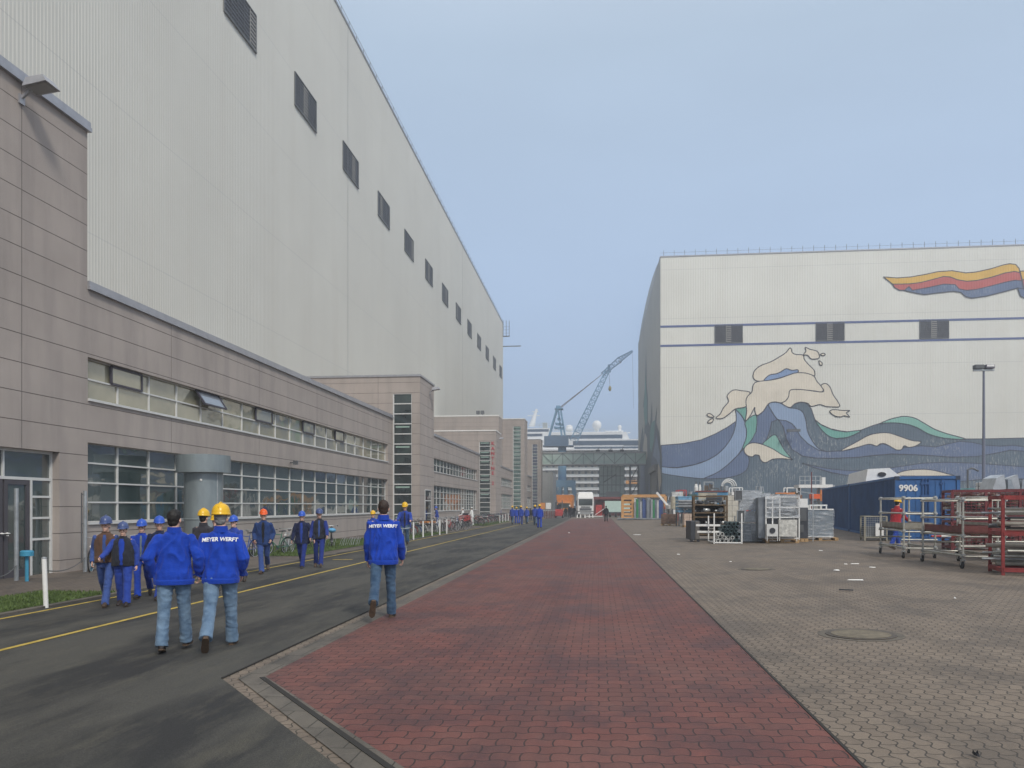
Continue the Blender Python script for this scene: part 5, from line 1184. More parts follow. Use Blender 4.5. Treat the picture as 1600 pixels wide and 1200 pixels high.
# ---- far row of stored goods in front of the mural hall
rnd = random.Random(5)
far = [('light blue container behind the brown rack', 1112, 70, 50, 12, 772, 'shipping_container', M('pale blue container', (.10, .30, .48), .6, .15, 1), 'container')]
for lab, px, d, w_, h_, yt, nm, mm, cat in far:
    q = GD(px, d); s = d/F; t = thing(nm, lab, cat, q, 0); W = w_*s; zt_ = 1.7+(790-yt)*s
    m = MB(); n = 20
    m.box(-W/2, W/2, .1, 2.4, .05, zt_)
    for i in range(n): x = -W/2+W*i/n; m.box(x, x+W/n*.5, .04, .1, .1, zt_-.1)
    m.build('corrugated_body', mm, t); m = MB(); m.box(-W/2, W/2, .0, .1, zt_, zt_+.12); m.box(-W/2, W/2, 0, .1, -.05, .05); m.build('rail', CRED, t)
def goods(i, px, d, w_, yt, kind, mm, lab):
    q = GD(px, d); s = d/F; zt_ = max(.6, 1.7+(790-yt)*s-q.z); W = w_*s
    t = thing(['store_rack', 'machine_part', 'tank', 'frame_rack'][kind], lab, ['rack', 'machine part', 'tank', 'rack'][kind], q, rnd.uniform(-.2, .2))
    m = MB()
    if kind in (0, 3):
        for x in (-W/2, W/2):
            for y in (0, 1.2): m.bar((x, y, 0), (x, y, zt_), .1)
        for k in range(4): z = zt_*(k+1)/4; m.bar((-W/2, 0, z), (W/2, 0, z), .09); m.bar((-W/2, 1.2, z), (W/2, 1.2, z), .09)
        m.build('frame', mm, t); m = MB()
        for k in range(4):
            for j in range(4): x = -W/2+W*(j+.5)/4; ww = W/4*rnd.uniform(.25, .48); z = zt_*k/4+.05; m.box(x-ww, x+ww, .1, 1.1, z, z+zt_/4*rnd.uniform(.3, .85), rnd.randrange(4))
        m.build('stored_goods', [GREYD, GBOX2, BR, WHITE], t)
    elif kind == 1:
        m.box(-W/2, W/2, 0, 1.2, 0, zt_*.6); m.box(-W*.3, W*.2, .1, 1, zt_*.6, zt_*.85); m.build('housing', mm, t, bev=.03)
        m = MB(); m.tube([(-W*.2, .4, zt_*.6), (-W*.1, .4, zt_), (W*.3, .4, zt_*.98), (W*.4, .4, zt_*.6)], .1, 8); m.tube([(W*.1, .2, zt_*.85), (W*.1, .2, zt_)], .18, 8); m.build('pipework', GALV, t)
    else:
        m.lathe([(W*.3, 0), (W*.5, .1), (W*.5, zt_*.9), (W*.3, zt_)], (0, .6, 0), 14); m.build('vessel', mm, t, smooth=False); m = MB(); m.tube([(0, .6, zt_), (0, .6, zt_+.3)], .08, 8); m.build('nozzle', GREYD, t)
LG = [(1043, 92, 14, 772, 0, GREYD, 'dark rack of mixed goods right behind the timber rack'), (1058, 85, 12, 776, 1, WHITE, 'white machine housing beyond the timber rack'), (1066, 80, 12, 766, 3, REDP, 'red framed rack beyond the cardboard boxes'),
 (1078, 88, 10, 768, 1, OFFW, 'pale machine with pipes behind the green crates'), (1089, 92, 6, 756, 2, WHITE, 'slim white tank, the taller of two left of the arch'), (1096, 92, 4, 757, 2, WHITE, 'slimmest white tank beside the taller one'),
 (1107, 90, 14, 753, 3, GALV, 'grey mesh rack highest among the stored goods'), (1117, 84, 12, 763, 0, GREYD, 'dark goods rack above the light blue container'), (1133, 86, 12, 759, 1, M('cream machine', (.5, .48, .38), .6), 'cream machine part left of the arched pipes'),
 (1152, 84, 16, 762, 0, WHITE, 'white rack below the arched pipes'), (1168, 90, 12, 766, 1, REDP, 'red topped machine beyond the wrapped stack'), (1186, 95, 26, 760, 1, M('mid blue steel', (.05, .2, .42), .5), 'blue steel housing behind the wrapped stack'),
 (1240, 80, 20, 762, 0, WHITE, 'white rack left of the work platform'), (1300, 85, 14, 758, 1, WHITE, 'white housing behind the dark blue container'), (1515, 60, 14, 764, 0, M('teal frame', (.10, .30, .30), .6), 'teal framed rack right of the numbered container'),
 (1530, 55, 10, 768, 1, OFFW, 'pale machine left of the lamp post'), (1552, 58, 16, 760, 3, MATS['teal frame'], 'teal framed rack right of the lamp post'), (1580, 60, 18, 762, 0, MATS['teal frame'], 'teal framed rack above the angled ducts'),
 (1600, 55, 12, 766, 1, OFFW, 'pale machine at the far right edge'), (1035, 100, 10, 778, 1, REDP, 'red machine at the foot of the painted hall'), (1212, 70, 22, 772, 1, GBOX2, 'silver housing behind the large wrapped rack')]
for i, a in enumerate(LG): goods(i, *a)
CN = {'white': (.7, .7, .68), 'mid grey': (.28, .29, .30), 'rusty brown': (.22, .11, .06), 'pale blue': (.16, .34, .5), 'dark green': (.05, .12, .08), 'orange': (.6, .2, .05), 'cream': (.55, .5, .38), 'black': (.03, .03, .035)}
PLC = [(1050, 'left of the slim white tanks'), (1072, 'left of the slim white tanks'), (1100, 'behind the brown shelving rack'), (1125, 'behind the brown shelving rack'), (1150, 'beside the arched pipes'), (1172, 'beside the arched pipes'), (1195, 'behind the large wrapped rack'), (1228, 'behind the large wrapped rack'), (1255, 'by the work platform'), (1290, 'by the work platform'), (1520, 'beside the lamp post foot'), (1545, 'beside the lamp post foot'), (1570, 'beyond the angled ducts'), (1592, 'beyond the angled ducts')]
ci = 0
for kind in ('crate', 'drum', 'pipe_bundle'):
    for j, (cn, cv) in enumerate(CN.items()):
        px, where = PLC[(ci*5) % len(PLC)]; px += rnd.uniform(-10, 10); d = rnd.uniform(58, 84) if px < 1400 else rnd.uniform(45, 56); s = d/F; q = GD(px, d); ci += 1
        zt_ = 1.7+(790-rnd.uniform(764, 779))*s-q.z; mm = M('stored goods '+cn, cv, .6, .3, 3)
        t = thing(kind, '%s %s stacked high %s' % (cn, {'crate': 'slatted crate', 'drum': 'steel drum on a stand', 'pipe_bundle': 'bundle of pipes on trestles'}[kind], where), kind.replace('_', ' '), q, rnd.uniform(-.3, .3))
        m = MB(); W = rnd.uniform(.8, 1.5)
        if kind == 'crate':
            n = 5
            for k in range(n): z = (zt_-1.2)+1.2*k/n; m.box(-W/2, W/2, 0, 1, z+.02, z+1.2/n-.02)
            m.build('slats', mm, t); m = MB(); m.box(-W/2-.03, W/2+.03, -.03, 1.03, zt_-.03, zt_+.04); m.build('lid', mm, t)
        elif kind == 'drum':
            m.lathe([(.38, zt_-1.1), (.38, zt_-.75), (.40, zt_-.73), (.38, zt_-.7), (.38, zt_-.4), (.40, zt_-.38), (.38, zt_-.35), (.38, zt_), (.33, zt_+.005)], (0, .5, 0), 18); m.build('drum_body', mm, t)
        else:
            for k in range(9): m.tube([(-W, .2+(k % 3)*.22, zt_-.6+(k//3)*.2), (W, .2+(k % 3)*.22, zt_-.6+(k//3)*.2)], .09, 8)
            m.build('pipes', mm, t)
        m = MB(); hb_ = zt_-(1.2 if kind == 'crate' else 1.1 if kind == 'drum' else .7)
        for x in (-W*.45, W*.45):
            for y in (.1, .9): m.bar((x, y, 0), (x, y, hb_), .09)
        m.box(-W/2, W/2, 0, 1, hb_-.06, hb_); m.build('stand', GREYD, t)
# arched pipes
q = GD(1139, 88); s = 88/F; t = thing('pipe_arch', 'arched white tube hoops rising above the stored goods', 'pipe arch', q, 0); m = MB()
for k in range(3):
    r_ = (11-k*2)*s; zc = 1.7+(790-763)*s
    m.tube([(r_*math.cos(a*math.pi/10), k*.5, zc+r_*math.sin(a*math.pi/10)) for a in range(11)], .08, 6)
m.build('hoop', OFFW, t); m = MB(); 
for x in (-11*s, 11*s): m.bar((x, .5, 0), (x, .5, 1.7+27*s), .15)
m.build('leg', GREYD, t)
# pipe gantry behind right
q = GD(1512, 70); s = 70/F; t = thing('pipe_gantry', 'dark bent pipe rising behind the numbered container', 'pipe', q, 0); m = MB(); m.tube([(0, 0, 0), (0, 0, 1.7+52*s), (.3, 0, 1.7+54*s), (8*s, 0, 1.7+54*s), (16*s, 0, 1.7+50*s)], .09, 8); m.build('pipe', GREYD, t); m = MB(); m.box(-.15, .15, -.15, .15, 0, .05); m.build('base_plate', GREYD, t)
# tall thin rod
q = GD(1268, 60); t = thing('marker_pole', 'thin dark red pole standing near the work platform', 'pole', q, 0); m = MB(); m.tube([(0, 0, 0), (0, 0, 1.7+52*60/F-.2)], .04, 6); m.build('rod', CRED, t); m = MB(); m.box(-.2, .2, -.2, .2, 0, .05); m.build('foot', GREYD, t)
# manholes and litter
for px, py, r_, lab in ((1345, 992, .42, 'large round manhole cover in the grey paving'), (1182, 889.5, .38, 'smaller looking distant manhole cover in the grey paving')):
    q = PG(px, py); t = thing('manhole_cover', lab, 'manhole cover', q, 0); t.rotation_euler[1] = -.018; m = MB(); m.lathe([(r_, .0), (r_, .012)], (0, 0, 0), 32); m.build('ring', M('cast iron', (.07, .055, .04), .6, .3, 8), t)
    m = MB(); m.lathe([(r_*.84, .012), (r_*.84, .016)], (0, 0, 0), 32); m.build('cover', M('cover concrete', (.16, .135, .095), .8, .3, 6), t)
    m = MB(); m.lathe([(r_*1.22, -.006), (r_*1.22, .004)], (0, 0, 0), 32); m.build('surround', M('surround mortar', (.12, .105, .085), .9, .3, 8), t)
lit = [(1307, 892, .30, .10, 'small bright scrap of paper on the grey paving'), (1338, 907.5, .75, .05, 'long thin white strip on the grey paving'), (1363, 887.5, .3, .05, 'short white strip nearer the trolleys'), (1335, 882, .6, .04, 'thin pale strip left of the trolleys'), (1322, 882.5, .2, .04, 'tiny pale scrap left of the thin strip'), (1282, 861, .3, .08, 'pale scrap in front of the wrapped pallet'), (995, 836, .9, .15, 'white sheet lying beside the end of the red strip'), (1141, 878.5, .2, .06, 'small white scrap far out on the paving'), (1492, 936, .06, .05, 'tiny white speck on the right paving'), (154, 892, .14, .05, 'crumpled white paper by the grass in front of the glass doors'), (1345+180, 1183, .05, .05, 'small black plastic cap near the bottom right corner'), (889, 833, .3, .1, 'white scrap lying on the red strip'), (1060, 867, .25, .07, 'small pale scrap beside the red strip')]
for i, (px, py, w_, d_, lab) in enumerate(lit):
    q = PG(px, py); m = MB(); n = 6; blk_ = 'black' in lab; rr = random.Random(i)
    pts = [(w_*.27*math.cos(a*6.283/n)*rr.uniform(.7, 1.1), d_*.9*math.sin(a*6.283/n)*rr.uniform(.7, 1.1)) for a in range(n)]
    hh = .02 if not blk_ else .03
    m.add([(x, y, .014) for x, y in pts]+[(x*.8, y*.8, .018+hh*rr.random()) for x, y in pts], [tuple(range(n))[::-1], tuple(range(n, 2*n))]+[(k, (k+1) % n, n+(k+1) % n, n+k) for k in range(n)])
    o = m.build('bottle_cap' if blk_ else 'paper_scrap', DARK if blk_ else WHITE); o.location = q; tag(o, lab, 'litter')
q = PG(1322, 924); m = MB(); m.bar((-.12, .04, .03), (.12, -.04, .03), .04, .02); o = m.build('wood_splinter', DARK); o.location = q; tag(o, 'small dark stick on the grey paving beyond the manhole', 'litter')
# ------------------------------------------------------------------ left side street furniture
p = PXp(318, 800, -14.15); t = thing('vent_column', 'thick grey ventilation column with wider drum cap by the glazed facade', 'vent column', (p.x, p.y, BASE))
zt_ = PXp(318, 712, -14.15).z-BASE; zc_ = PXp(318, 738, -14.15).z-BASE
m = MB(); m.lathe([(.66, 0), (.66, zc_*.46), (.68, zc_*.465), (.68, zc_*.475), (.66, zc_*.48), (.66, zc_)], (0, 0, 0), 40); o = m.build('shaft', VENTM, t, smooth=True); md = o.modifiers.new('e', 'EDGE_SPLIT')
m = MB(); m.lathe([(.60, zc_-.02), (.93, zc_-.02), (.93, zt_), (.5, zt_+.04)], (0, 0, 0), 40); o = m.build('cap', VENTM, t, smooth=True); md = o.modifiers.new('e', 'EDGE_SPLIT')
m = MB(); a_ = R(-70); m.ell((.66*math.cos(a_), .66*math.sin(a_), zc_-.3), (.05, .05, .05), 10); m.build('lamp_button', WHITE, t)
m = MB(); m.tube([(.66*math.cos(a_+.9), .66*math.sin(a_+.9), 0), (.66*math.cos(a_+.9), .66*math.sin(a_+.9), zc_)], .02, 6); m.build('seam', GALV, t)
for px, py, pt, lab, cap in ((25.5, 909, 763, 'nearer galvanised steel pole in front of the glass doors', 0), (133, 895, 767, 'galvanised steel pole at the corner of the entrance block', 1)):
    q = PG(px, py); h_ = (py-pt)*dep(q)/F; t = thing('steel_pole', lab, 'pole', q); m = MB(); m.tube([(0, 0, 0), (0, 0, h_)], .055, 12); m.build('pole', GALV, t)
    m = MB(); m.box(-.09, .09, -.09, .09, .0, .012); m.build('base_plate', GALV, t)
    if cap: m = MB(); m.tube([(-.11, 0, .3), (-.11, 0, h_-.05)], .018, 8); [m.bar((-.11, 0, z), (0, 0, z), .03) for z in (.35, h_*.6, h_-.1)]; m.build('side_conduit', GREYD, t)
CYAN = M('cyan paint', (.05, .27, .42), .5, .15, 5)
for px, py, pt, lab in ((42, 910, 860, 'cyan post with mushroom cap in front of the glass doors'), (143, 893, 868, 'low cyan post behind the corner steel pole')):
    q = PG(px, py); h_ = (py-pt)*dep(q)/F; t = thing('hydrant_post', lab, 'post', q); m = MB(); m.tube([(0, 0, 0), (0, 0, h_-.1)], .045, 10); m.build('pole', CYAN, t)
    if px < 100: m = MB(); m.lathe([(.05, h_-.16), (.16, h_-.14), (.16, h_-.03), (.13, h_)], (0, 0, 0), 18); m.build('cap', CYAN, t)
    else: m = MB(); m.lathe([(.06, h_-.12), (.06, h_)], (0, 0, 0), 12); m.build('cap', CYAN, t)
CH = M('chain', (.12, .12, .12), .6)
def chain(lab, a, b, sag):
    t = thing('chain', lab, 'chain', a); m = MB(); n = 14; pts = [a.lerp(b, i/n)-a-Vector((0, 0, sag*4*(i/n)*(1-i/n))) for i in range(n+1)]; m.tube(pts, .012, 5); m.build('links', CH, t)
pa, pb = PG(25.5, 909), PG(133, 895)
chain('thin sagging chain between the white post and the corner steel pole', PG(72, 950)+Vector((0, 0, .72)), pb+Vector((0, 0, .45)), .14)
chain('thin sagging chain left of the white post across the glass doors', PG(-20, 960)+Vector((0, 0, .7)), PG(25.5, 909)+Vector((0, 0, .42)), .12)
posts = [(72, 950, 'white post on the grass edge, the single nearest one'), (646, 843.5, 'white post nearest the cyclist, first of the nearer row'), (661, 840.5, 'second white post of the nearer row'), (675, 838, 'middle white post of the nearer row'), (687, 836, 'fourth white post of the nearer row'), (698, 834, 'last white post of the nearer row, near the red box tricycle')]
posts += [(781, 818, 'first post of the far white row'), (785.5, 817, 'second post of the far white row'), (790, 816.2, 'third post of the far white row'), (794, 815.4, 'last post of the far white row')]
for i, (px, py, lab) in enumerate(posts):
    q = PG(px, py); h_ = (77 if i == 0 else 27.5-(i-1)*1.2 if i < 6 else 13)*dep(q)/F
    t = thing('bollard_post', lab, 'post', q, 0, 'white kerb posts'); m = MB(); m.tube([(0, 0, 0), (.0 if i else -.04, 0, h_)], .045, 10); m.build('post', WHITE, t); m = MB(); m.lathe([(.047, 0), (.047, .02), (.02, .035)], (.0 if i else -.04, 0, h_), 10); m.build('cap', GALV, t)
for i, px in enumerate((502, 517, 535, 547, 556)):
    q = PG(px, 857-i*.8); t = thing('bicycle_stand', 'low white wire bicycle stand on the lawn edge, number order from left %s' % ['first', 'second', 'third', 'fourth', 'fifth'][i], 'bicycle stand', q, 0, 'wire bicycle stands'); t['label'] = '%s low white wire bicycle stand from the left on the lawn edge' % ['first', 'second', 'third', 'fourth', 'fifth'][i]
    m = MB()
    for x in (-.05, .05): m.tube([(x-.12, 0, 0), (x-.02, 0, .3), (x+.08, .05, .48), (x+.16, .08, .42), (x+.1, .05, .2), (x+.08, 0, 0)], .012, 6)
    m.build('wire_loop', GALV, t); m = MB(); m.tube([(-.3, 0, .02), (.3, 0, .02)], .012, 6); m.build('base_bar', GALV, t)
q = PXp(668, 811, -12.4); t = thing('planter', 'orange planter box in front of the nearest stair tower door', 'planter', (q.x, q.y, BASE), 0); m = MB(); m.box(-.5, .5, -.3, .3, 0, .72); m.build('box', MPREC, t); m = MB(); m.box(-.54, .54, -.34, .34, .72, .84); m.build('orange_rim', ORG, t)
# ------------------------------------------------------------------ bicycles
def bicycle(label, loc, rz, col, basket=None, kick=True, group='bicycles parked along the building'):
    t = thing('bicycle', label, 'bicycle', loc, rz, group)
    fm = M('bike paint '+col, {'black': (.02, .02, .022), 'silver': (.4, .42, .43), 'red': (.35, .03, .03), 'blue': (.04, .09, .3), 'green': (.04, .16, .10), 'white': (.6, .6, .58)}[col], .35)
    r = .335
    for y in (-.53, .53):
        m = MB(); n = 24
        ring = [(0, y+r*math.cos(a*2*math.pi/n), r+r*math.sin(a*2*math.pi/n)) for a in range(n+1)]
        m.tube(ring, .019, 6, caps=False); wh = m.build('wheel', RUB, t)
        m = MB(); rr = r-.025; m.tube([(0, y+rr*math.cos(a*2*math.pi/n), r+rr*math.sin(a*2*math.pi/n)) for a in range(n+1)], .011, 5, caps=False); m.build('rim', GALV, wh)
        m = MB(); 
        for a in range(14): m.bar((0, y, r), (0, y+rr*math.cos(a*math.pi/7), r+rr*math.sin(a*math.pi/7)), .004)
        m.tube([(-.04, y, r), (.04, y, r)], .02, 8); m.build('spokes', GALV, wh)
        m = MB(); rm = r+.035
        m.tube([(0, y+rm*math.cos(a), r+rm*math.sin(a)) for a in [R(q) for q in range(10 if y < 0 else 40, 201 if y < 0 else 181, 15)]], .016, 6); m.build('mudguard', fm, t)
    m = MB(); bb = (0, -.06, .29); hd = (0, .40, .86); hd2 = (0, .43, .70); st = (0, -.22, .80)
    for a, b, w_ in ((bb, st, .017), (bb, hd2, .019), (st, hd, .016), (hd, hd2, .021)): m.tube([a, b], w_, 8)
    for x in (-.045, .045):
        m.tube([bb, (x, -.53, r)], .011, 6); m.tube([(0, -.21, .74), (x, -.53, r)], .009, 6); m.tube([hd2, (x, .53, r)], .012, 6)
    m.tube([(0, -.22, .80), (0, -.25, .93)], .013, 6); m.tube([hd, (0, .37, 1.0)], .013, 6); m.build('frame', fm, t)
    m = MB(); m.rings([((0, -.40, .95), (.08, 0, 0), (0, 0, .025)), ((0, -.33, .955), (.085, 0, 0), (0, 0, .03)), ((0, -.22, .95), (.045, 0, 0), (0, 0, .025)), ((0, -.10, .945), (.018, 0, 0), (0, 0, .018))], 10); m.build('saddle', DARK, t)
    m = MB(); m.tube([(-.29, .22, 1.02), (-.25, .32, 1.05), (-.1, .38, 1.03), (.1, .38, 1.03), (.25, .32, 1.05), (.29, .22, 1.02)], .012, 6); hb = m.build('handlebar', GALV, t)
    m = MB(); m.tube([(-.29, .20, 1.018), (-.265, .28, 1.04)], .019, 6); m.tube([(.29, .20, 1.018), (.265, .28, 1.04)], .019, 6); m.build('grips', DARK, hb)
    m = MB(); m.tube([(.04, -.06, .29), (.055, -.06, .29)], .09, 14); m.bar((.07, -.06, .29), (.07, .04, .15), .02); m.bar((-.07, -.06, .29), (-.07, -.16, .43), .02); m.box(.07, .15, 0, .08, .14, .16); m.box(-.15, -.07, -.2, -.12, .42, .44); m.build('crank', GREYD, t)
    m = MB(); m.tube([(0, .5, .78), (0, .545, .78)], .04, 10); m.build('headlight', WHITE, t)
    m = MB(); m.box(-.06, .06, -.72, -.32, .715, .73); [m.bar((x, -.6, .72), (x, -.53, r), .01) for x in (-.055, .055)]; m.build('luggage_rack', GREYD, t)
    if kick: m = MB(); m.bar((.03, -.3, .3), (.16, -.25, .0), .015); m.build('kickstand', GREYD, t)
    if basket:
        m = MB(); m.ell((0, -.5, .84), (.2, .24, .11), 12); m.build('saddle_bag', M('light blue bag', (.10, .33, .55), .4, .2, 4, .01, 8), t)
    return t
BK = {}
def bike(label, px, py, rz, col, basket=None, X=None, group=None):
    q = PG(px, py) if X is None else None
    if X is not None: p_ = PXp(px, py, X); q = Vector((X, p_.y, zg(X)))
    k = (col, bool(basket))
    if k in BK: b = dup(BK[k], q, rz, label)
    else: b = bicycle(label, q, rz, col, basket); BK[k] = b
    return b
bike('black bicycle behind the man in the brown vest', 150, 893, R(200), 'black')
bike('silver bicycle between the brown vest man and the man in the dark vest', 172, 888, R(195), 'silver')
bike('black bicycle behind the man in bright blue overalls', 232, 884, R(170), 'black')
bike('white bicycle glimpsed between the helmeted men near the vent column', 208, 886, R(185), 'white')
bike('blue bicycle just left of the man with the orange helmet', 384, 872, R(165), 'blue')
bike('red bicycle next to the blue one left of the orange helmet', 397, 869, R(200), 'red')
bike('green bicycle standing between the orange and the blue helmet', 433, 867, R(150), 'green')
bike('silver bicycle right of the orange helmeted man', 450, 864, R(190), 'silver')
bike('dark bicycle behind the man in the open dark coat', 470, 860, R(205), 'black')
bike('black bicycle between the blue helmeted pair', 482, 858, R(170), 'black')
bike('bicycle with a light blue bag on its carrier beside the lawn', 518, 856, R(20), 'black', 1)
# the long rows along the far part of the building
rr = random.Random(3); cols = ['black', 'silver', 'red', 'blue', 'black', 'green', 'white', 'black']
i = 0
for k in range(9):
    px = 622+k*5.0; bike('%s bicycle in the near rank along the tower wall, left of the door' % cols[k % 8] if px < 655 else '%s bicycle in the near rank in front of the tower door' % cols[k % 8], px, 815, R(rr.uniform(60, 120)), cols[k % 8], X=-12.3)
for k in range(16):
    px = 676+k*4.3; bike('%s bicycle parked in the middle rank below the canteen wing windows' % cols[(k*3) % 8], px, 812, R(rr.uniform(150, 215)), cols[(k*3) % 8], X=-11.4-(k % 2)*1.3)
for k in range(22):
    px = 745+k*2.3; bike('%s bicycle in the far rank beyond the canteen tower' % cols[(k*5) % 8], px, 808, R(rr.uniform(60, 120)), cols[(k*5) % 8], X=-12.0-(k % 2)*.9)
bike('black bicycle with its wheel turned to the road, nearest the red box tricycle', 721, 829, R(150), 'black')
bike('silver bicycle between the posts and the red box tricycle', 708, 829, R(170), 'silver')
# cargo tricycle
q = PG(738, 822); t = thing('cargo_tricycle', 'red box tricycle with white and blue panel beside the two men in white', 'tricycle', q, R(80))
m = MB(); m.box(-.55, .55, .2, 1.2, .45, 1.05); m.build('box', REDP, t, bev=.03); m = MB(); m.box(-.5, .5, .3, 1.1, 1.06, 1.25); m.build('load', DARK, t)
m = MB(); m.box(.56, .58, .3, 1.0, .55, .95); m.build('white_panel', WHITE, t)
for x, y in ((-.5, .8), (.5, .8), (0, -.9)):
    m = MB(); n = 20; m.tube([(x, y+.32*math.cos(a*2*math.pi/n), .33+.32*math.sin(a*2*math.pi/n)) for a in range(n+1)], .022, 6, caps=False); m.tube([(x-.04, y, .33), (x+.04, y, .33)], .03, 8); m.build('wheel', RUB, t)
m = MB(); m.tube([(0, .2, .4), (0, -.5, .35), (0, -.9, .33)], .02, 6); m.tube([(0, -.5, .35), (0, -.6, .95)], .016, 6); m.tube([(-.3, .1, 1.1), (.3, .1, 1.1)], .014, 6); m.tube([(0, .1, 1.1), (0, .2, .5)], .014, 6); m.build('frame', GREYD, t)
m = MB(); m.ell((0, -.62, .97), (.09, .14, .03), 10); m.build('saddle', DARK, t)

# ------------------------------------------------------------------ people
def cloth(name, col, fade=None, bump=.0025):
    if name in MATS: return MATS[name]
    m = bpy.data.materials.new(name); n, l, b = link_nodes(m); tc = n.new('ShaderNodeTexCoord'); ob = tc.outputs['Object']
    a = nz(n, l, ob, 5, 5, .6); f = nz(n, l, ob, 260, 2)
    c2 = fade or tuple(v*1.18 for v in col)
    c = ramp(n, l, a, [(.35, tuple(v*.85 for v in col)), (.68, c2)])
    c = mixc(n, l, .3, c, ramp(n, l, f, [(.3, (.8,)*3), (.7, (1.2,)*3)]), 'MULTIPLY'); l.new(c, b.inputs['Base Color'])
    b.inputs['Roughness'].default_value = .85; b.inputs['Specular IOR Level'].default_value = .25
    if 'Sheen Weight' in b.inputs: b.inputs['Sheen Weight'].default_value = .1
    w1 = nz(n, l, ob, 22, 4, .6, (1, 1, 1.6)); bp = n.new('ShaderNodeBump'); bp.inputs['Distance'].default_value = bump*3
    l.new(w1, bp.inputs['Height']); l.new(bp.outputs[0], b.inputs['Normal']); MATS[name] = m; return m
OV3 = cloth('faded overall cloth', (.045, .085, .26)); OV4 = cloth('dark overall cloth', (.016, .034, .19)); JB = cloth('royal blue jacket cloth', (.008, .048, .37)); OV = cloth('blue overall cloth', (.022, .055, .30)); OV2 = cloth('bright overall cloth', (.012, .05, .36))
JEAN = cloth('light jeans', (.10, .17, .27), (.19, .28, .38)); JEAN2 = cloth('dark jeans', (.035, .075, .14), (.08, .14, .22))
BROWN = cloth('brown vest cloth', (.11, .060, .040)); DVEST = cloth('dark vest cloth', (.022, .024, .034)); NAVY = cloth('navy coat cloth', (.012, .018, .055)); DKB = cloth('dark blue jacket cloth', (.018, .045, .15))
DGREY = cloth('dark grey cloth', (.035, .033, .042)); BLACK = cloth('black cloth', (.012, .012, .016)); WCL = cloth('white work cloth', (.72, .72, .70)); REDC = cloth('red jacket cloth', (.36, .025, .035)); GSH = cloth('grey shirt cloth', (.16, .20, .24))
SHOE = M('shoe brown', (.07, .045, .03), .6, .3, 10); SHOEB = M('shoe black', (.03, .022, .02), .5, .2, 10); SOLE = M('shoe sole', (.10, .065, .04), .8, .3, 15)
HAT = {k: M('helmet '+k, v, .28, .04, 4) for k, v in {'yellow': (.78, .46, .02), 'blue': (.03, .10, .50), 'slate': (.06, .09, .22), 'orange': (.80, .12, .02), 'white': (.75, .75, .72), 'dark': (.03, .05, .16)}.items()}
HAIRB = M('hair dark', (.012, .010, .009), .6, .4, 30, .006, 60); HAIRBR = M('hair brown', (.035, .020, .014), .6, .4, 30, .006, 60); HAIRG = M('hair grey', (.20, .20, .20), .6, .3, 30, .006, 60)
EYE = M('eye dark', (.02, .015, .012), .2); BROW = M('brow shade', (.10, .05, .035), .8)
def remesh(mb, vox, smooth=2, fold=0., fs=(8, 8, 8), seed=0, taper=None):
    me = bpy.data.meshes.new('tmp'); me.from_pydata(mb.v, [], mb.f); me.update()
    bm = bmesh.new(); bm.from_mesh(me); bmesh.ops.recalc_face_normals(bm, faces=bm.faces); bm.to_mesh(me); bm.free()
    o = bpy.data.objects.new('tmp', me)
    md = o.modifiers.new('r', 'REMESH'); md.mode = 'VOXEL'; md.voxel_size = vox; md.adaptivity = 0
    if smooth: s_ = o.modifiers.new('s', 'SMOOTH'); s_.factor = .5; s_.iterations = smooth
    r = evaluated(o)
    if fold:
        off = Vector((seed*3.1, seed*1.7, seed*.9))
        nr = [v.normal.copy() for v in r.vertices]; cs = []
        for v, vn in zip(r.vertices, nr):
            c = v.co.copy(); q = Vector((c.x*fs[0], c.y*fs[1], c.z*fs[2]))+off
            q2 = q+Vector((noise.noise(q*.5), noise.noise(q*.5+Vector((9, 9, 9))), 0))*1.5
            h = (1-abs(noise.noise(q2))*2.2)-.5; h2 = noise.noise(q*2.3)*.35
            c += vn*(fold*(h+h2)); cs += (c.x, c.y, c.z)
        r.vertices.foreach_set('co', cs)
    r.polygons.foreach_set('use_smooth', [True]*len(r.polygons)); r.update(); return r
def ax(v): return Vector(v)
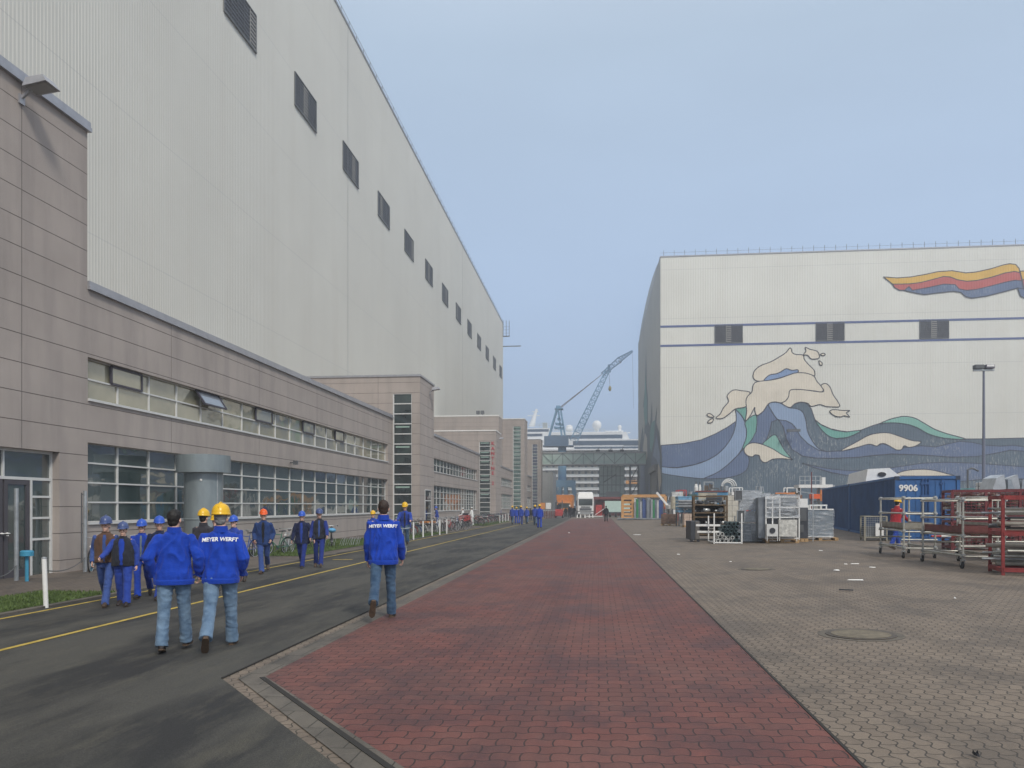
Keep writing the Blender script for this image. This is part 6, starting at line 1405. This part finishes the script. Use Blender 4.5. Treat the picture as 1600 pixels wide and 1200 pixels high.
def person(label, px, py, top, rz, pose, outfit, vox=.011, at=None, cat='person', group=None, name='person', zlift=0, seed=1):
    """outfit: jacket, sleeves, trousers, shoes, head(cover kind, mat), hair, vest, shirt"""
    P_ = dict(legs=((22, 8, 5), (-14, 12, 22)), arms=((14, 8, 18, .05), (-14, 8, 14, .05)), lean=3, yaw=0, pitch=0, wf=1.0, belly=0)
    P_.update(pose); rnd = random.Random(seed)
    lean = R(P_['lean']); LM = Matrix.Translation((0, 0, .95))@Matrix.Rotation(-lean, 4, 'X')@Matrix.Translation((0, 0, -.95))
    def T(p): return LM@Vector(p)
    HM = LM@Matrix.Translation((0, 0, 1.49))@Matrix.Rotation(R(P_['yaw']), 4, 'Z')@Matrix.Rotation(R(-P_['pitch']), 4, 'X')@Matrix.Translation((0, 0, -1.52))
    feet = []; legs = []
    for s_, lg_ in zip((-1, 1), P_['legs']):
        a, k, fp = lg_[:3]; inn = R(lg_[3]) if len(lg_) > 3 else 0
        hip = Vector((s_*.095, 0, .93)); a = R(a); k = R(k)
        d1 = Vector((s_*(.03-math.sin(inn)), math.sin(a), -math.cos(a))).normalized(); kn = hip+d1*.43; d2 = Vector((s_*(.02-math.sin(inn)), math.sin(a-k), -math.cos(a-k))).normalized(); an = kn+d2*.42
        f = R(fp); td = Vector((s_*.12, math.cos(f), -math.sin(f))).normalized(); up = Vector((0, math.sin(f), math.cos(f)))
        legs.append((hip, kn, an)); feet.append((an, td, up))
    low = min(min((an-td*.07-up*.085).z, (an+td*.19-up*.085).z) for an, td, up in feet)
    dz = -low; w = P_['wf']
    arms = []
    for s_, (b, o, e, inw) in zip((-1, 1), P_['arms']):
        sh = T((s_*.174*w, 0, 1.405)); b = R(b); o = R(o); e = R(e)
        d1 = Vector((s_*math.sin(o), math.sin(b)*math.cos(o), -math.cos(b)*math.cos(o))); el = sh+d1*.30
        d2 = Vector((s_*(math.sin(o)*.6-inw), math.sin(b+e), -math.cos(b+e))).normalized(); wr = el+d2*.26
        arms.append((sh, el, wr, d2, s_))
    # skin body: one continuous mesh
    B = MB()
    def H_(c, r, rot=None): B.ell(HM@Vector(c), r, 12, rot=HM.to_3x3())
    H_((0, -.005, 1.675), (.074, .094, .098)); H_((0, .022, 1.60), (.056, .066, .068)); H_((0, .098, 1.635), (.012, .018, .022)); H_((0, .088, 1.683), (.05, .012, .012)); H_((0, .086, 1.583), (.024, .012, .010)); H_((0, .07, 1.555), (.026, .022, .016))
    for s_ in (-1, 1): H_((s_*.077, -.005, 1.645), (.011, .022, .032))
    B.tube([T((0, -.02, 1.40)), HM@Vector((0, -.008, 1.60))], [.062, .056], 12)
    B.rings([(T((0, 0, z)), ax((rx, 0, 0)), ax((0, ry, 0))) for z, rx, ry in ((.90, .15, .1), (1.05, .13, .095), (1.3, .15, .1), (1.38, .14, .085), (1.43, .06, .06))], 14)
    for hip, kn, an in legs: B.tube([hip, kn, an-Vector((0, 0, .03))], [.075, .05, .038], 10)
    B.tube([legs[0][0], legs[1][0]], .08, 10)
    for sh, el, wr, d2, s_ in arms:
        B.tube([sh, el, wr], [.045, .036, .026], 10); B.tube([T((0, 0, 1.37)), sh], .045, 8)
        side = Vector((0, 1, 0)) if abs(d2.y) < .8 else Vector((0, 0, 1)); n_ = Vector((-s_, 0, 0)); n_ = (n_-d2*n_.dot(d2)).normalized(); side = d2.cross(n_).normalized()
        if side.dot(Vector((0, 1, 0))) < 0 and abs(d2.y) < .8: side = -side
        pc = wr+d2*.05; rt = Matrix((side, n_, d2)).transposed(); B.ell(pc, (.040, .016, .052), 10, rot=rt)
        for j, (ln, of) in enumerate(((.064, .030), (.074, .010), (.068, -.010), (.052, -.029))):
            base = wr+d2*.088+side*of; cu = P_.get('curl', 38)+j*5; pt = [base-d2*.02, base]; dr = d2.copy(); c_ = base
            for seg in range(3): dr = (Matrix.Rotation(R(cu*.75), 3, side)@dr); dr2 = dr if dr.dot(n_) > d2.dot(n_) else dr; c_ = c_+dr2*ln*(.42, .33, .25)[seg]; pt.append(c_)
            if (pt[-1]-base).dot(n_) < 0:
                pt = [p-2*n_*((p-base).dot(n_)) for p in pt]
            B.tube(pt, [.0095, .0095, .009, .0082, .007], 7)
        tb = wr+d2*.03+side*.034; B.tube([tb-side*.012, tb+side*.02+d2*.025+n_*.012, tb+side*.018+d2*.055+n_*.03], [.012, .0105, .008], 7)
    me = remesh(B, min(vox, .0085) if vox < .015 else vox, 1)
    me.transform(Matrix.Translation((0, 0, dz))); me.materials.append(SKIN)
    o = bpy.data.objects.new(name, me); COL.objects.link(o)
    # where it stands and how tall it is
    q = at if at is not None else PG(px, py)
    covered = outfit.get('hat'); toph = max((HM@Vector((0, 0, 1.835 if covered else 1.795))).z+dz, .5)
    sc = ((py-top)*dep(q)/F)/toph if top else 1.0
    o.location = q+Vector((0, 0, zlift)); o.rotation_euler = (0, 0, R(rz)); o.scale = (sc,)*3
    tag(o, label, cat, group); o['kind_h'] = round(sc*toph, 2); print('PERSON', label[:40], 'h', round(sc*toph, 2)); del o['kind_h']
    def child(nm, me, mt):
        me.transform(Matrix.Translation((0, 0, dz))); me.materials.clear(); me.materials.append(mt); c = bpy.data.objects.new(nm, me); COL.objects.link(c); c.parent = o; return c
    # trousers
    tr = MB(); tw = P_.get('tw', 1.0)
    for hip, kn, an in legs:
        d = (an-kn).normalized(); hemp = an+d*.035
        tr.tube([hip+Vector((0, 0, .01)), hip.lerp(kn, .35), kn, kn.lerp(an, .45), hemp], [.104*tw, .094*tw, .073*tw, .069*tw, .076*tw], 14)
    tr.rings([((0, 0, z), ax((rx, 0, 0)), ax((0, ry, 0))) for z, rx, ry in ((.80, .15, .10), (.87, .178, .118), (.95, .165, .105), (1.02, .14, .09))], 18)
    child('trousers', remesh(tr, vox, 2, .0065 if vox < .015 else .005, (6, 6, 10), seed), outfit['trousers'])
    # upper garment
    bl = P_['belly']; hem = P_.get('hem', .80)
    base = [(hem, .212, .158), (hem+.09, .210, .156), (1.02, .198, .138), (1.15, .203, .135), (1.28, .208, .133), (1.36, .195, .122), (1.415, .168, .107), (1.452, .122, .090), (1.475, .080, .076), (1.485 if P_.get('face') else 1.52, .070, .072)]
    fl = P_.get('flare', 1)
    def torso(mb, g=1., top_=10, gy=1.):
        mb.rings([(T((0, bl*max(0, 1-abs(z-1.05)/.25), z)), ax((rx*w*g*(fl if z < .95 else 1), 0, 0)), ax((0, (ry+bl*max(0, 1-abs(z-1.05)/.25))*g*gy, 0))) for z, rx, ry in base[:top_]], 22)
    def sleeves(mb, g=1.):
        for sh, el, wr, d2, s_ in arms:
            mb.tube([T((s_*.09*w, 0, 1.385)), sh+Vector((0, 0, -.02)), sh.lerp(el, .5), el, el.lerp(wr, .5), wr+d2*.01], [.060*g, .078*g, .073*g, .067*g, .060*g, .048*g], 14)
    jk = MB(); torso(jk, 1.055 if outfit.get('vest') else 1.); 
    if outfit.get('vest'):
        sl_ = MB(); sleeves(sl_, .92); torso(sl_, .90); child('overall_top', remesh(sl_, vox, 2, .008, (7, 7, 10), seed+5), outfit['sleeves']); nm = 'vest'
    else: sleeves(jk); nm = outfit.get('nm', 'jacket')
    jm = remesh(jk, vox, 2, .019 if vox < .0105 else .012 if vox < .015 else .006, (8, 8, 4.5), seed+2); jo = child(nm, jm, outfit['jacket'])
    if outfit.get('shirt'):
        sw_, smt = outfit['shirt']; sh_ = MB()
        sh_.rings([(T((0, .024+bl*max(0, 1-abs(z-1.05)/.25), z)), ax((sw_*k_, 0, 0)), ax((0, ry+bl*max(0, 1-abs(z-1.05)/.25), 0))) for z, rx, ry, k_ in ((hem+.02, .2, .146, .8), (1.02, .2, .138, .9), (1.2, .2, .136, 1), (1.38, .2, .118, .95), (1.45, .1, .088, .7))], 14); child('shirt_front', remesh(sh_, vox, 1), smt)
    cl = MB()                                       # collar
    cl.rings([(T((0, -.012, 1.455)), ax((.094, 0, 0)), ax((0, .088, 0))), (T((0, -.014, 1.475 if P_.get('face') else 1.50)), ax((.084, 0, 0)), ax((0, .080, 0))), (T((0, -.014, 1.505 if P_.get('face') else 1.535)), ax((.080 if P_.get('face') else .078, 0, 0)), ax((0, .078, 0)))], 16, caps=False)
    cm = bpy.data.meshes.new('collar'); cm.from_pydata([tuple(v) for v in cl.v], [], cl.f); co_ = child('collar', cm, outfit['jacket'])
    if not outfit.get('nohem') and not outfit.get('vest') and vox < .015:
        sm_ = MB(); sm_.rings([(T((0, 0, z)), ax((r_*w*fl, 0, 0)), ax((0, r_*.745*w, 0))) for z, r_ in ((hem-.012, .212), (hem+.03, .219), (hem+.046, .219), (hem+.052, .210))], 26, caps=False); hm2 = bpy.data.meshes.new('hem_band'); hm2.from_pydata([tuple(v) for v in sm_.v], [], sm_.f); hm2.polygons.foreach_set('use_smooth', [True]*len(hm2.polygons)); hc = child('hem_band', hm2, outfit['jacket'])
    # shoes
    for an, td, up in feet:
        s1 = MB(); x = td.cross(up).normalized(); h0 = an-td*.065-up*.035; rg = []
        for t_, wx, hz2, zo in ((0, .030, .035, -.005), (.05, .040, .046, .004), (.12, .042, .050, .006), (.20, .046, .036, -.010), (.26, .040, .026, -.020), (.29, .020, .018, -.026)):
            rg.append((h0+td*t_+up*zo, x*wx, up*hz2))
        s1.rings(rg, 12); s1.tube([an+up*.06, an-up*.04], .046, 10)
        so2 = child('shoe', remesh(s1, max(vox, .009), 1), outfit['shoes'])
        s2 = MB(); bs = an-up*.083; vs = [bs+td*t_+x*wx for t_, wx in ((-.07, .025), (-.02, .040), (.06, .038), (.13, .046), (.19, .036), (.215, .012))]+[bs+td*t_-x*wx for t_, wx in ((.215, .012), (.19, .036), (.13, .046), (.06, .038), (-.02, .040), (-.07, .025))]
        n = len(vs); s2.add(vs+[v+up*.018 for v in vs], [tuple(range(n)), tuple(range(n, 2*n))[::-1]]+[(i, (i+1) % n, n+(i+1) % n, n+i) for i in range(n)])
        sm_ = bpy.data.meshes.new('sole'); sm_.from_pydata([tuple(v) for v in s2.v], [], s2.f); c = child('sole', sm_, SOLE); c.parent = so2
    # head cover and hair
    if outfit.get('hair'):
        hr = MB(); hr.ell(HM@Vector((0, -.020, 1.688)), (.082, .092, .100), 14, rot=HM.to_3x3()); hr.ell(HM@Vector((0, -.045, 1.625)), (.066, .052, .06), 12, rot=HM.to_3x3())
        if not covered: hr.ell(HM@Vector((0, .02, 1.735)), (.07, .075, .055), 12, rot=HM.to_3x3())
        child('hair', remesh(hr, min(vox, .009), 1, .006, (40, 40, 40), seed), outfit['hair'])
    if covered:
        hb = MB(); HR = HM.to_3x3(); c0 = HM@Vector((0, -.010, 1.712)); up = HR@Vector((0, 0, 1)); rg = []
        if outfit.get('cap'):
            for z, k in ((0, .93), (.03, .95), (.07, .98), (.10, .90), (.115, .55)): rg.append((c0+up*z, HR@Vector((.092*k, 0, 0)), HR@Vector((0, .108*k, 0))))
            hb.rings(rg, 20)
        else:
            for z, k in ((-.012, 1.02), (-.004, 1.05), (.004, 1.0), (.03, .985), (.06, .93), (.09, .82), (.115, .64), (.132, .40), (.140, .15)): rg.append((c0+up*z, HR@Vector((.112*k, 0, 0)), HR@Vector((0, .136*k, 0))))
            hb.rings(rg, 28)
            hb.rings([(c0+HR@Vector((0, .10, .002)), HR@Vector((.095, 0, 0)), HR@Vector((0, .004, .012))), (c0+HR@Vector((0, .15, -.008)), HR@Vector((.075, 0, 0)), HR@Vector((0, .004, .007))), (c0+HR@Vector((0, .172, -.014)), HR@Vector((.04, 0, 0)), HR@Vector((0, .003, .005)))], 14)
            pts = [c0+HR@Vector((0, .134*math.cos(a), .008+.134*math.sin(a)*1.04)) for a in [R(v) for v in range(25, 156, 10)]]; hb.tube(pts, [.004]+[.010]*(len(pts)-2)+[.004], 8)
        hm_ = bpy.data.meshes.new('helmet'); hm_.from_pydata([tuple(v) for v in hb.v], [], hb.f); hm_.polygons.foreach_set('use_smooth', [True]*len(hm_.polygons)); child('cap' if outfit.get('cap') else 'helmet', hm_, covered)
    if vox < .015 and P_.get('face'):
        e = MB(); 
        for s_ in (-1, 1): e.ell(HM@Vector((s_*.030, .082, 1.660)), (.014, .008, .007), 8, rot=HM.to_3x3())
        em = bpy.data.meshes.new('eyes'); em.from_pydata([tuple(v) for v in e.v], [], e.f); child('eyes', em, EYE)
        e = MB(); e.ell(HM@Vector((0, .0945, 1.586)), (.020, .006, .0035), 8, rot=HM.to_3x3()); em = bpy.data.meshes.new('mouth'); em.from_pydata([tuple(v) for v in e.v], [], e.f); child('mouth', em, M('mouth', (.28, .09, .07), .6))
    if outfit.get('text'):
        bv = BVHTree.FromPolygons([v.co for v in jm.vertices], [p.vertices[:] for p in jm.polygons])
        tm = text_mesh('MEYER WERFT', .088, .0032, .12, 0); bm = bmesh.new(); bm.from_mesh(tm)
        bmesh.ops.triangulate(bm, faces=bm.faces); bmesh.ops.subdivide_edges(bm, edges=[e for e in bm.edges if e.calc_length() > .015], cuts=2, use_grid_fill=False)
        bmesh.ops.triangulate(bm, faces=bm.faces)
        xs = [v.co.x for v in bm.verts]; wd = max(xs)-min(xs); k = .41*w/wd; zc = 1.36+dz
        for v in bm.verts:
            x = (v.co.x-(max(xs)+min(xs))/2)*k; z = zc+v.co.y*k*1.0+.012-.12*x*x*2
            h = bv.ray_cast(Vector((x, -1.2, z)), Vector((0, 1, 0))); y = h[0].y if h[0] else -.15
            v.co = Vector((x, y-.006, z))
        bm.to_mesh(tm); bm.free(); tm.materials.clear(); tm.materials.append(M('print white', (.8, .8, .8), .7)); c = bpy.data.objects.new('printed_lettering', tm); COL.objects.link(c); c.parent = jo
    return o
O = lambda **k: k
pk = ((-22, 26, 62, .30), (-18, 24, 60, .30))
# three men walking away in the foreground
person('bareheaded dark haired man in plain royal blue jacket and light jeans walking away', 272, 1018, 795, 20, dict(legs=((-8, 6, 14), (13, 2, 0)), arms=((-26, 20, 56, .34), (-20, 24, 50, .28)), lean=2, yaw=-14, wf=1.02, hem=.83, flare=1.10, tw=1.05), O(jacket=JB, trousers=JEAN, shoes=SHOEB, hair=HAIRB), .010, seed=3)
person('man in yellow helmet and lettered royal blue jacket walking away, right of the pair', 345, 1012, 788, 20, dict(legs=((-22, 22, 48), (14, 2, 0)), arms=((-18, 14, 50, .30), (-16, 18, 54, .30)), lean=3, yaw=-8, wf=1.04, hem=.84, tw=1.05), O(jacket=JB, trousers=JEAN, shoes=SHOE, hair=HAIRG, hat=HAT['yellow'], text=1), .010, seed=8)
person('brown haired man in lettered royal blue jacket walking alone beside the red strip', 599, 967, 780, 13, dict(legs=((-24, 34, 62), (10, 2, 2)), arms=((2, 8, 16, .05), (6, 13, 22, .04)), lean=3, yaw=6, wf=1.02, hem=.82, tw=.98), O(jacket=JB, trousers=JEAN2, shoes=SHOE, hair=HAIRBR, text=1), .010, seed=12)
w1 = ((22, 8, -6, 5), (-20, 26, 36, 1)); w2 = ((-18, 30, 40, 2), (20, 6, -6, 5))
# the group walking towards the camera on the left
person('man in brown vest over blue overalls with blue grey helmet walking towards the camera', 166, 947, 807, 200, dict(legs=w1, arms=((-20, 14, 50, .2), (-18, 14, 52, .2)), yaw=-6, face=1, hem=.90), O(vest=1, jacket=BROWN, sleeves=OV3, shirt=(.078, OV3), trousers=OV3, shoes=SHOE, hair=HAIRG, hat=HAT['slate']), seed=21)
person('stocky man in dark open vest with blue sleeves and slate helmet, second from the left', 193, 947, 816, 196, dict(legs=((14, 4, 0), (-10, 14, 18)), arms=((-8, 16, 26, .1), (26, 22, 40, .05)), yaw=4, face=1, wf=1.08, belly=.03, tw=1.12, hem=.86), O(vest=1, jacket=DVEST, sleeves=OV, shirt=(.10, OV2), trousers=OV, shoes=SHOEB, hair=HAIRB, hat=HAT['slate']), seed=25)
person('man in bright blue overalls and bright blue helmet just behind the two vested men', 222, 934, 812, 200, dict(legs=w2, arms=((-10, 12, 24, .1), (12, 12, 30, .1)), face=1, hem=.92), O(jacket=OV2, nm='overall_top', shirt=(.04, GSH), trousers=OV2, shoes=SHOEB, hair=HAIRB, hat=HAT['blue']), seed=31)
person('man in blue helmet and navy coat half hidden behind the bareheaded man', 250, 936, 807, 192, dict(legs=w1, arms=((-14, 12, 30, .1), (10, 12, 30, .1)), yaw=20, face=1), O(jacket=NAVY, trousers=OV, shoes=SHOEB, hair=HAIRB, hat=HAT['blue']), seed=33)
person('man in dark grey work clothes and yellow helmet seen from behind between the foreground pair', 317, 931, 796, -8, dict(legs=w2, arms=((8, 10, 20, .05), (-10, 12, 20, .05))), O(jacket=DGREY, trousers=DGREY, shoes=SHOE, hair=HAIRB, hat=HAT['yellow']), seed=36)
person('man in yellow helmet almost hidden behind the lettered jacket of the helmeted walker', 338, 918, 803, 184, dict(legs=w1, face=1), O(jacket=DKB, trousers=OV, shoes=SHOEB, hair=HAIRB, hat=HAT['yellow']), seed=38)
person('man in blue overalls mostly hidden behind the right shoulder of the helmeted walker', 366, 912, 806, 180, dict(legs=w2, face=1), O(jacket=OV, trousers=OV, shoes=SHOEB, hair=HAIRB, hat=HAT['blue']), seed=39)
person('man with orange helmet and dark blue jacket, hands in pockets', 412, 896, 796, 196, dict(legs=((-20, 34, 44, 5), (16, 6, -4, 6)), arms=((-16, 16, 64, .3), (-14, 16, 62, .3)), face=1, hem=.84, yaw=10), O(jacket=DKB, shirt=(.065, BLACK), trousers=OV3, shoes=SHOE, hair=HAIRB, hat=HAT['orange']), seed=41)
person('man in open navy coat over blue overalls with bright blue helmet', 472, 887.5, 799, 190, dict(legs=((16, 4, 0, 5), (-18, 28, 36, 2)), arms=((0, 30, 26, .0), (6, 14, 28, .05)), face=1, hem=.80, flare=1.12), O(jacket=NAVY, shirt=(.075, OV), trousers=OV4, shoes=SHOEB, hair=HAIRB, hat=HAT['blue']), seed=44)
person('man in dark vest and slate helmet walking beside the one in the open coat', 499, 886.5, 795, 196, dict(legs=((20, 8, -2, 4), (-10, 14, 18, 0)), arms=((22, 12, 30, .05), (8, 12, 30, .05)), face=1, hem=.88, yaw=16), O(vest=1, jacket=DVEST, sleeves=OV4, shirt=(.07, OV3), trousers=OV4, shoes=SHOE, hair=HAIRB, hat=HAT['slate']), seed=47)
person('man in yellow helmet hidden behind the left shoulder of the lone walker', 583, 862, 798, 182, dict(legs=w1, face=1), O(jacket=OV, trousers=OV, shoes=SHOEB, hair=HAIRB, hat=HAT['yellow']), vox=.013, seed=50)
# cyclist
cb = bike('silver bicycle ridden by the man with the yellow helmet', 631, 869, R(187), 'silver'); d_ = dep(cb.location)
person('cyclist in blue jacket and yellow helmet riding towards the camera', 631, 869, None, 187, dict(legs=((68, 82, 0), (38, 40, 10)), arms=((40, 12, 42, .0), (40, 12, 42, .0)), lean=10, face=1, hem=.88), O(jacket=OV, shirt=(.06, DGREY), trousers=JEAN2, shoes=SHOEB, hair=HAIRB, hat=HAT['yellow']), vox=.013, at=cb.location+Vector((0, .22, 0)), seed=52, zlift=.24)
# right side
person('man in red jacket, blue trousers and yellow helmet behind the leftmost scaffold trolley', 1399, 858, 778.5, -60, dict(legs=((24, 6, 0), (-18, 12, 20)), arms=((18, 8, 40, .1), (20, 8, 46, .1)), lean=10, hem=.84), O(jacket=REDC, trousers=OV, shoes=SHOEB, hair=HAIRB, hat=HAT['yellow']), vox=.013, seed=60)
# farther people
LO = .022
a1 = person('man in bright blue overalls and yellow helmet walking nearest of the distant group', 843, 825.5, 788, 0, dict(legs=((10, 4, 0), (-8, 8, 10)), arms=((6, 10, 10, .05), (6, 10, 10, .05))), O(jacket=OV2, trousers=OV2, shoes=SHOEB, hair=HAIRB, hat=HAT['yellow']), vox=LO, seed=70)
def again(o, label, px, py, rz, k=1.0):
    c = dup(o, PG(px, py), R(rz), label); c.scale = tuple(v*k for v in o.scale); c['label'] = label; return c
a2 = person('man in blue work jacket and jeans behind the nearest of the distant group', 836, 821, 789, 5, dict(legs=w1), O(jacket=OV, trousers=JEAN2, shoes=SHOEB, hair=HAIRB, hat=HAT['yellow']), vox=LO, seed=71)
again(a2, 'leftmost man of the distant group with yellow helmets', 800.5, 819.5, -4); again(a1, 'short man between two others in the distant yellow helmet group', 807, 818.5, 8, .93)
a3 = person('taller man in the middle of the distant yellow helmet group', 814, 820, 790, -3, dict(legs=w2, wf=1.08), O(jacket=OV, trousers=OV, shoes=SHOEB, hair=HAIRB, hat=HAT['yellow']), vox=LO, seed=72)
again(a2, 'man with dark jeans at the right of the distant yellow helmet group', 823, 818.5, 3, .93)
a4 = person('man in black clothes walking on the far end of the red strip', 947, 815, 790, 4, dict(legs=((10, 4, 0), (-6, 6, 8)), arms=((4, 12, 20, .1), (4, 12, 20, .1)), wf=1.05), O(jacket=BLACK, trousers=BLACK, shoes=SHOEB, hair=HAIRB), vox=LO, seed=73)
again(a4, 'dark clothed person just left of the white truck', 897, 807.5, 170); again(a4, 'dark clothed person second from the white truck', 893.5, 808, 20, .97)
a5 = person('person in white helmet and dark jacket standing left of the white truck', 890, 809, 789, 180, dict(legs=((4, 2, 0), (-4, 2, 0))), O(jacket=BLACK, trousers=DGREY, shoes=SHOEB, hair=HAIRB, hat=HAT['white']), vox=LO, seed=74)
again(a4, 'dark clothed person by the orange dump truck', 884, 808, 10, .95); again(a4, 'dark clothed person near the far bicycles', 829, 812, 0, .95)
p_ = PG(683, 826)
b1 = person('man in blue overalls and blue helmet standing among the bicycles near the tower door', 683, 823, 791.5, 120, dict(legs=((6, 4, 0), (-4, 4, 0)), lean=8), O(jacket=OV, trousers=OV, shoes=SHOEB, hair=HAIRB, hat=HAT['blue']), vox=.018, seed=75)
b2 = person('cook in white clothes and white cap facing left behind the red box tricycle', 723.5, 822, 793, 100, dict(legs=((4, 2, 0), (-4, 2, 0)), arms=((20, 8, 50, .1), (20, 8, 50, .1))), O(jacket=WCL, trousers=WCL, shoes=SHOEB, hair=HAIRB, hat=HAT['white'], cap=1), vox=.018, seed=76)
b3 = person('cook in white clothes and white cap standing right of the red box tricycle', 737.5, 822, 792, 80, dict(legs=((4, 2, 0), (-4, 2, 0)), arms=((20, 8, 50, .1), (20, 8, 50, .1))), O(jacket=WCL, trousers=WCL, shoes=SHOEB, hair=HAIRB, hat=HAT['white'], cap=1), vox=.018, seed=77)
again(b1, 'man in dark blue at the far canteen entrance', 781, 812, 60, 1.0)
# far end signs and bollards
for i, (px, mm, lab) in enumerate(((848, ORG, 'small orange and white sign near the far bollards'), (857, WHITE, 'small white sign near the gate building'))):
    q = Vector((PYp(px, 800, 125).x, 125, -.05)); t = thing('street_sign', lab, 'sign', q); m = MB(); m.tube([(0, 0, 0), (0, 0, 1.6)], .04, 6); m.build('post', GALV, t); m = MB(); m.box(-.4, .4, -.05, .05, 1.2, 2.2); m.build('panel', mm, t)
for i in range(9):
    x = PYp(846+i*2.6, 800, 117).x; t = thing('red_bollard', 'thin dark red bollard in the row across the far end of the street', 'bollard', (x, 117, zg(x)), 0, 'red bollards at the far end'); m = MB(); m.tube([(0, 0, 0), (0, 0, 1.1)], .06, 8); m.build('post', CRED, t); m = MB(); m.tube([(0, 0, 1.1), (0, 0, 1.16)], .075, 8); m.build('cap', WHITE, t)
bpy.data.scenes.remove(TS)
# ------------------------------------------------------------------ haze
HD = .0019
m = MB(); m.box(-140, 190, -60, 420, -1.3, 66); hz = bpy.data.materials.new('haze'); hz.use_nodes = True; n = hz.node_tree.nodes; l = hz.node_tree.links
n.remove(n['Principled BSDF']); pv = n.new('ShaderNodeVolumePrincipled'); pv.inputs['Density'].default_value = HD; pv.inputs['Color'].default_value = (.88, .91, .96, 1); pv.inputs['Anisotropy'].default_value = .2
l.new(pv.outputs[0], n['Material Output'].inputs['Volume']); hzo = m.build('haze', hz); hzo['kind'] = 'stuff'
print('OBJECTS', len(bpy.data.objects))
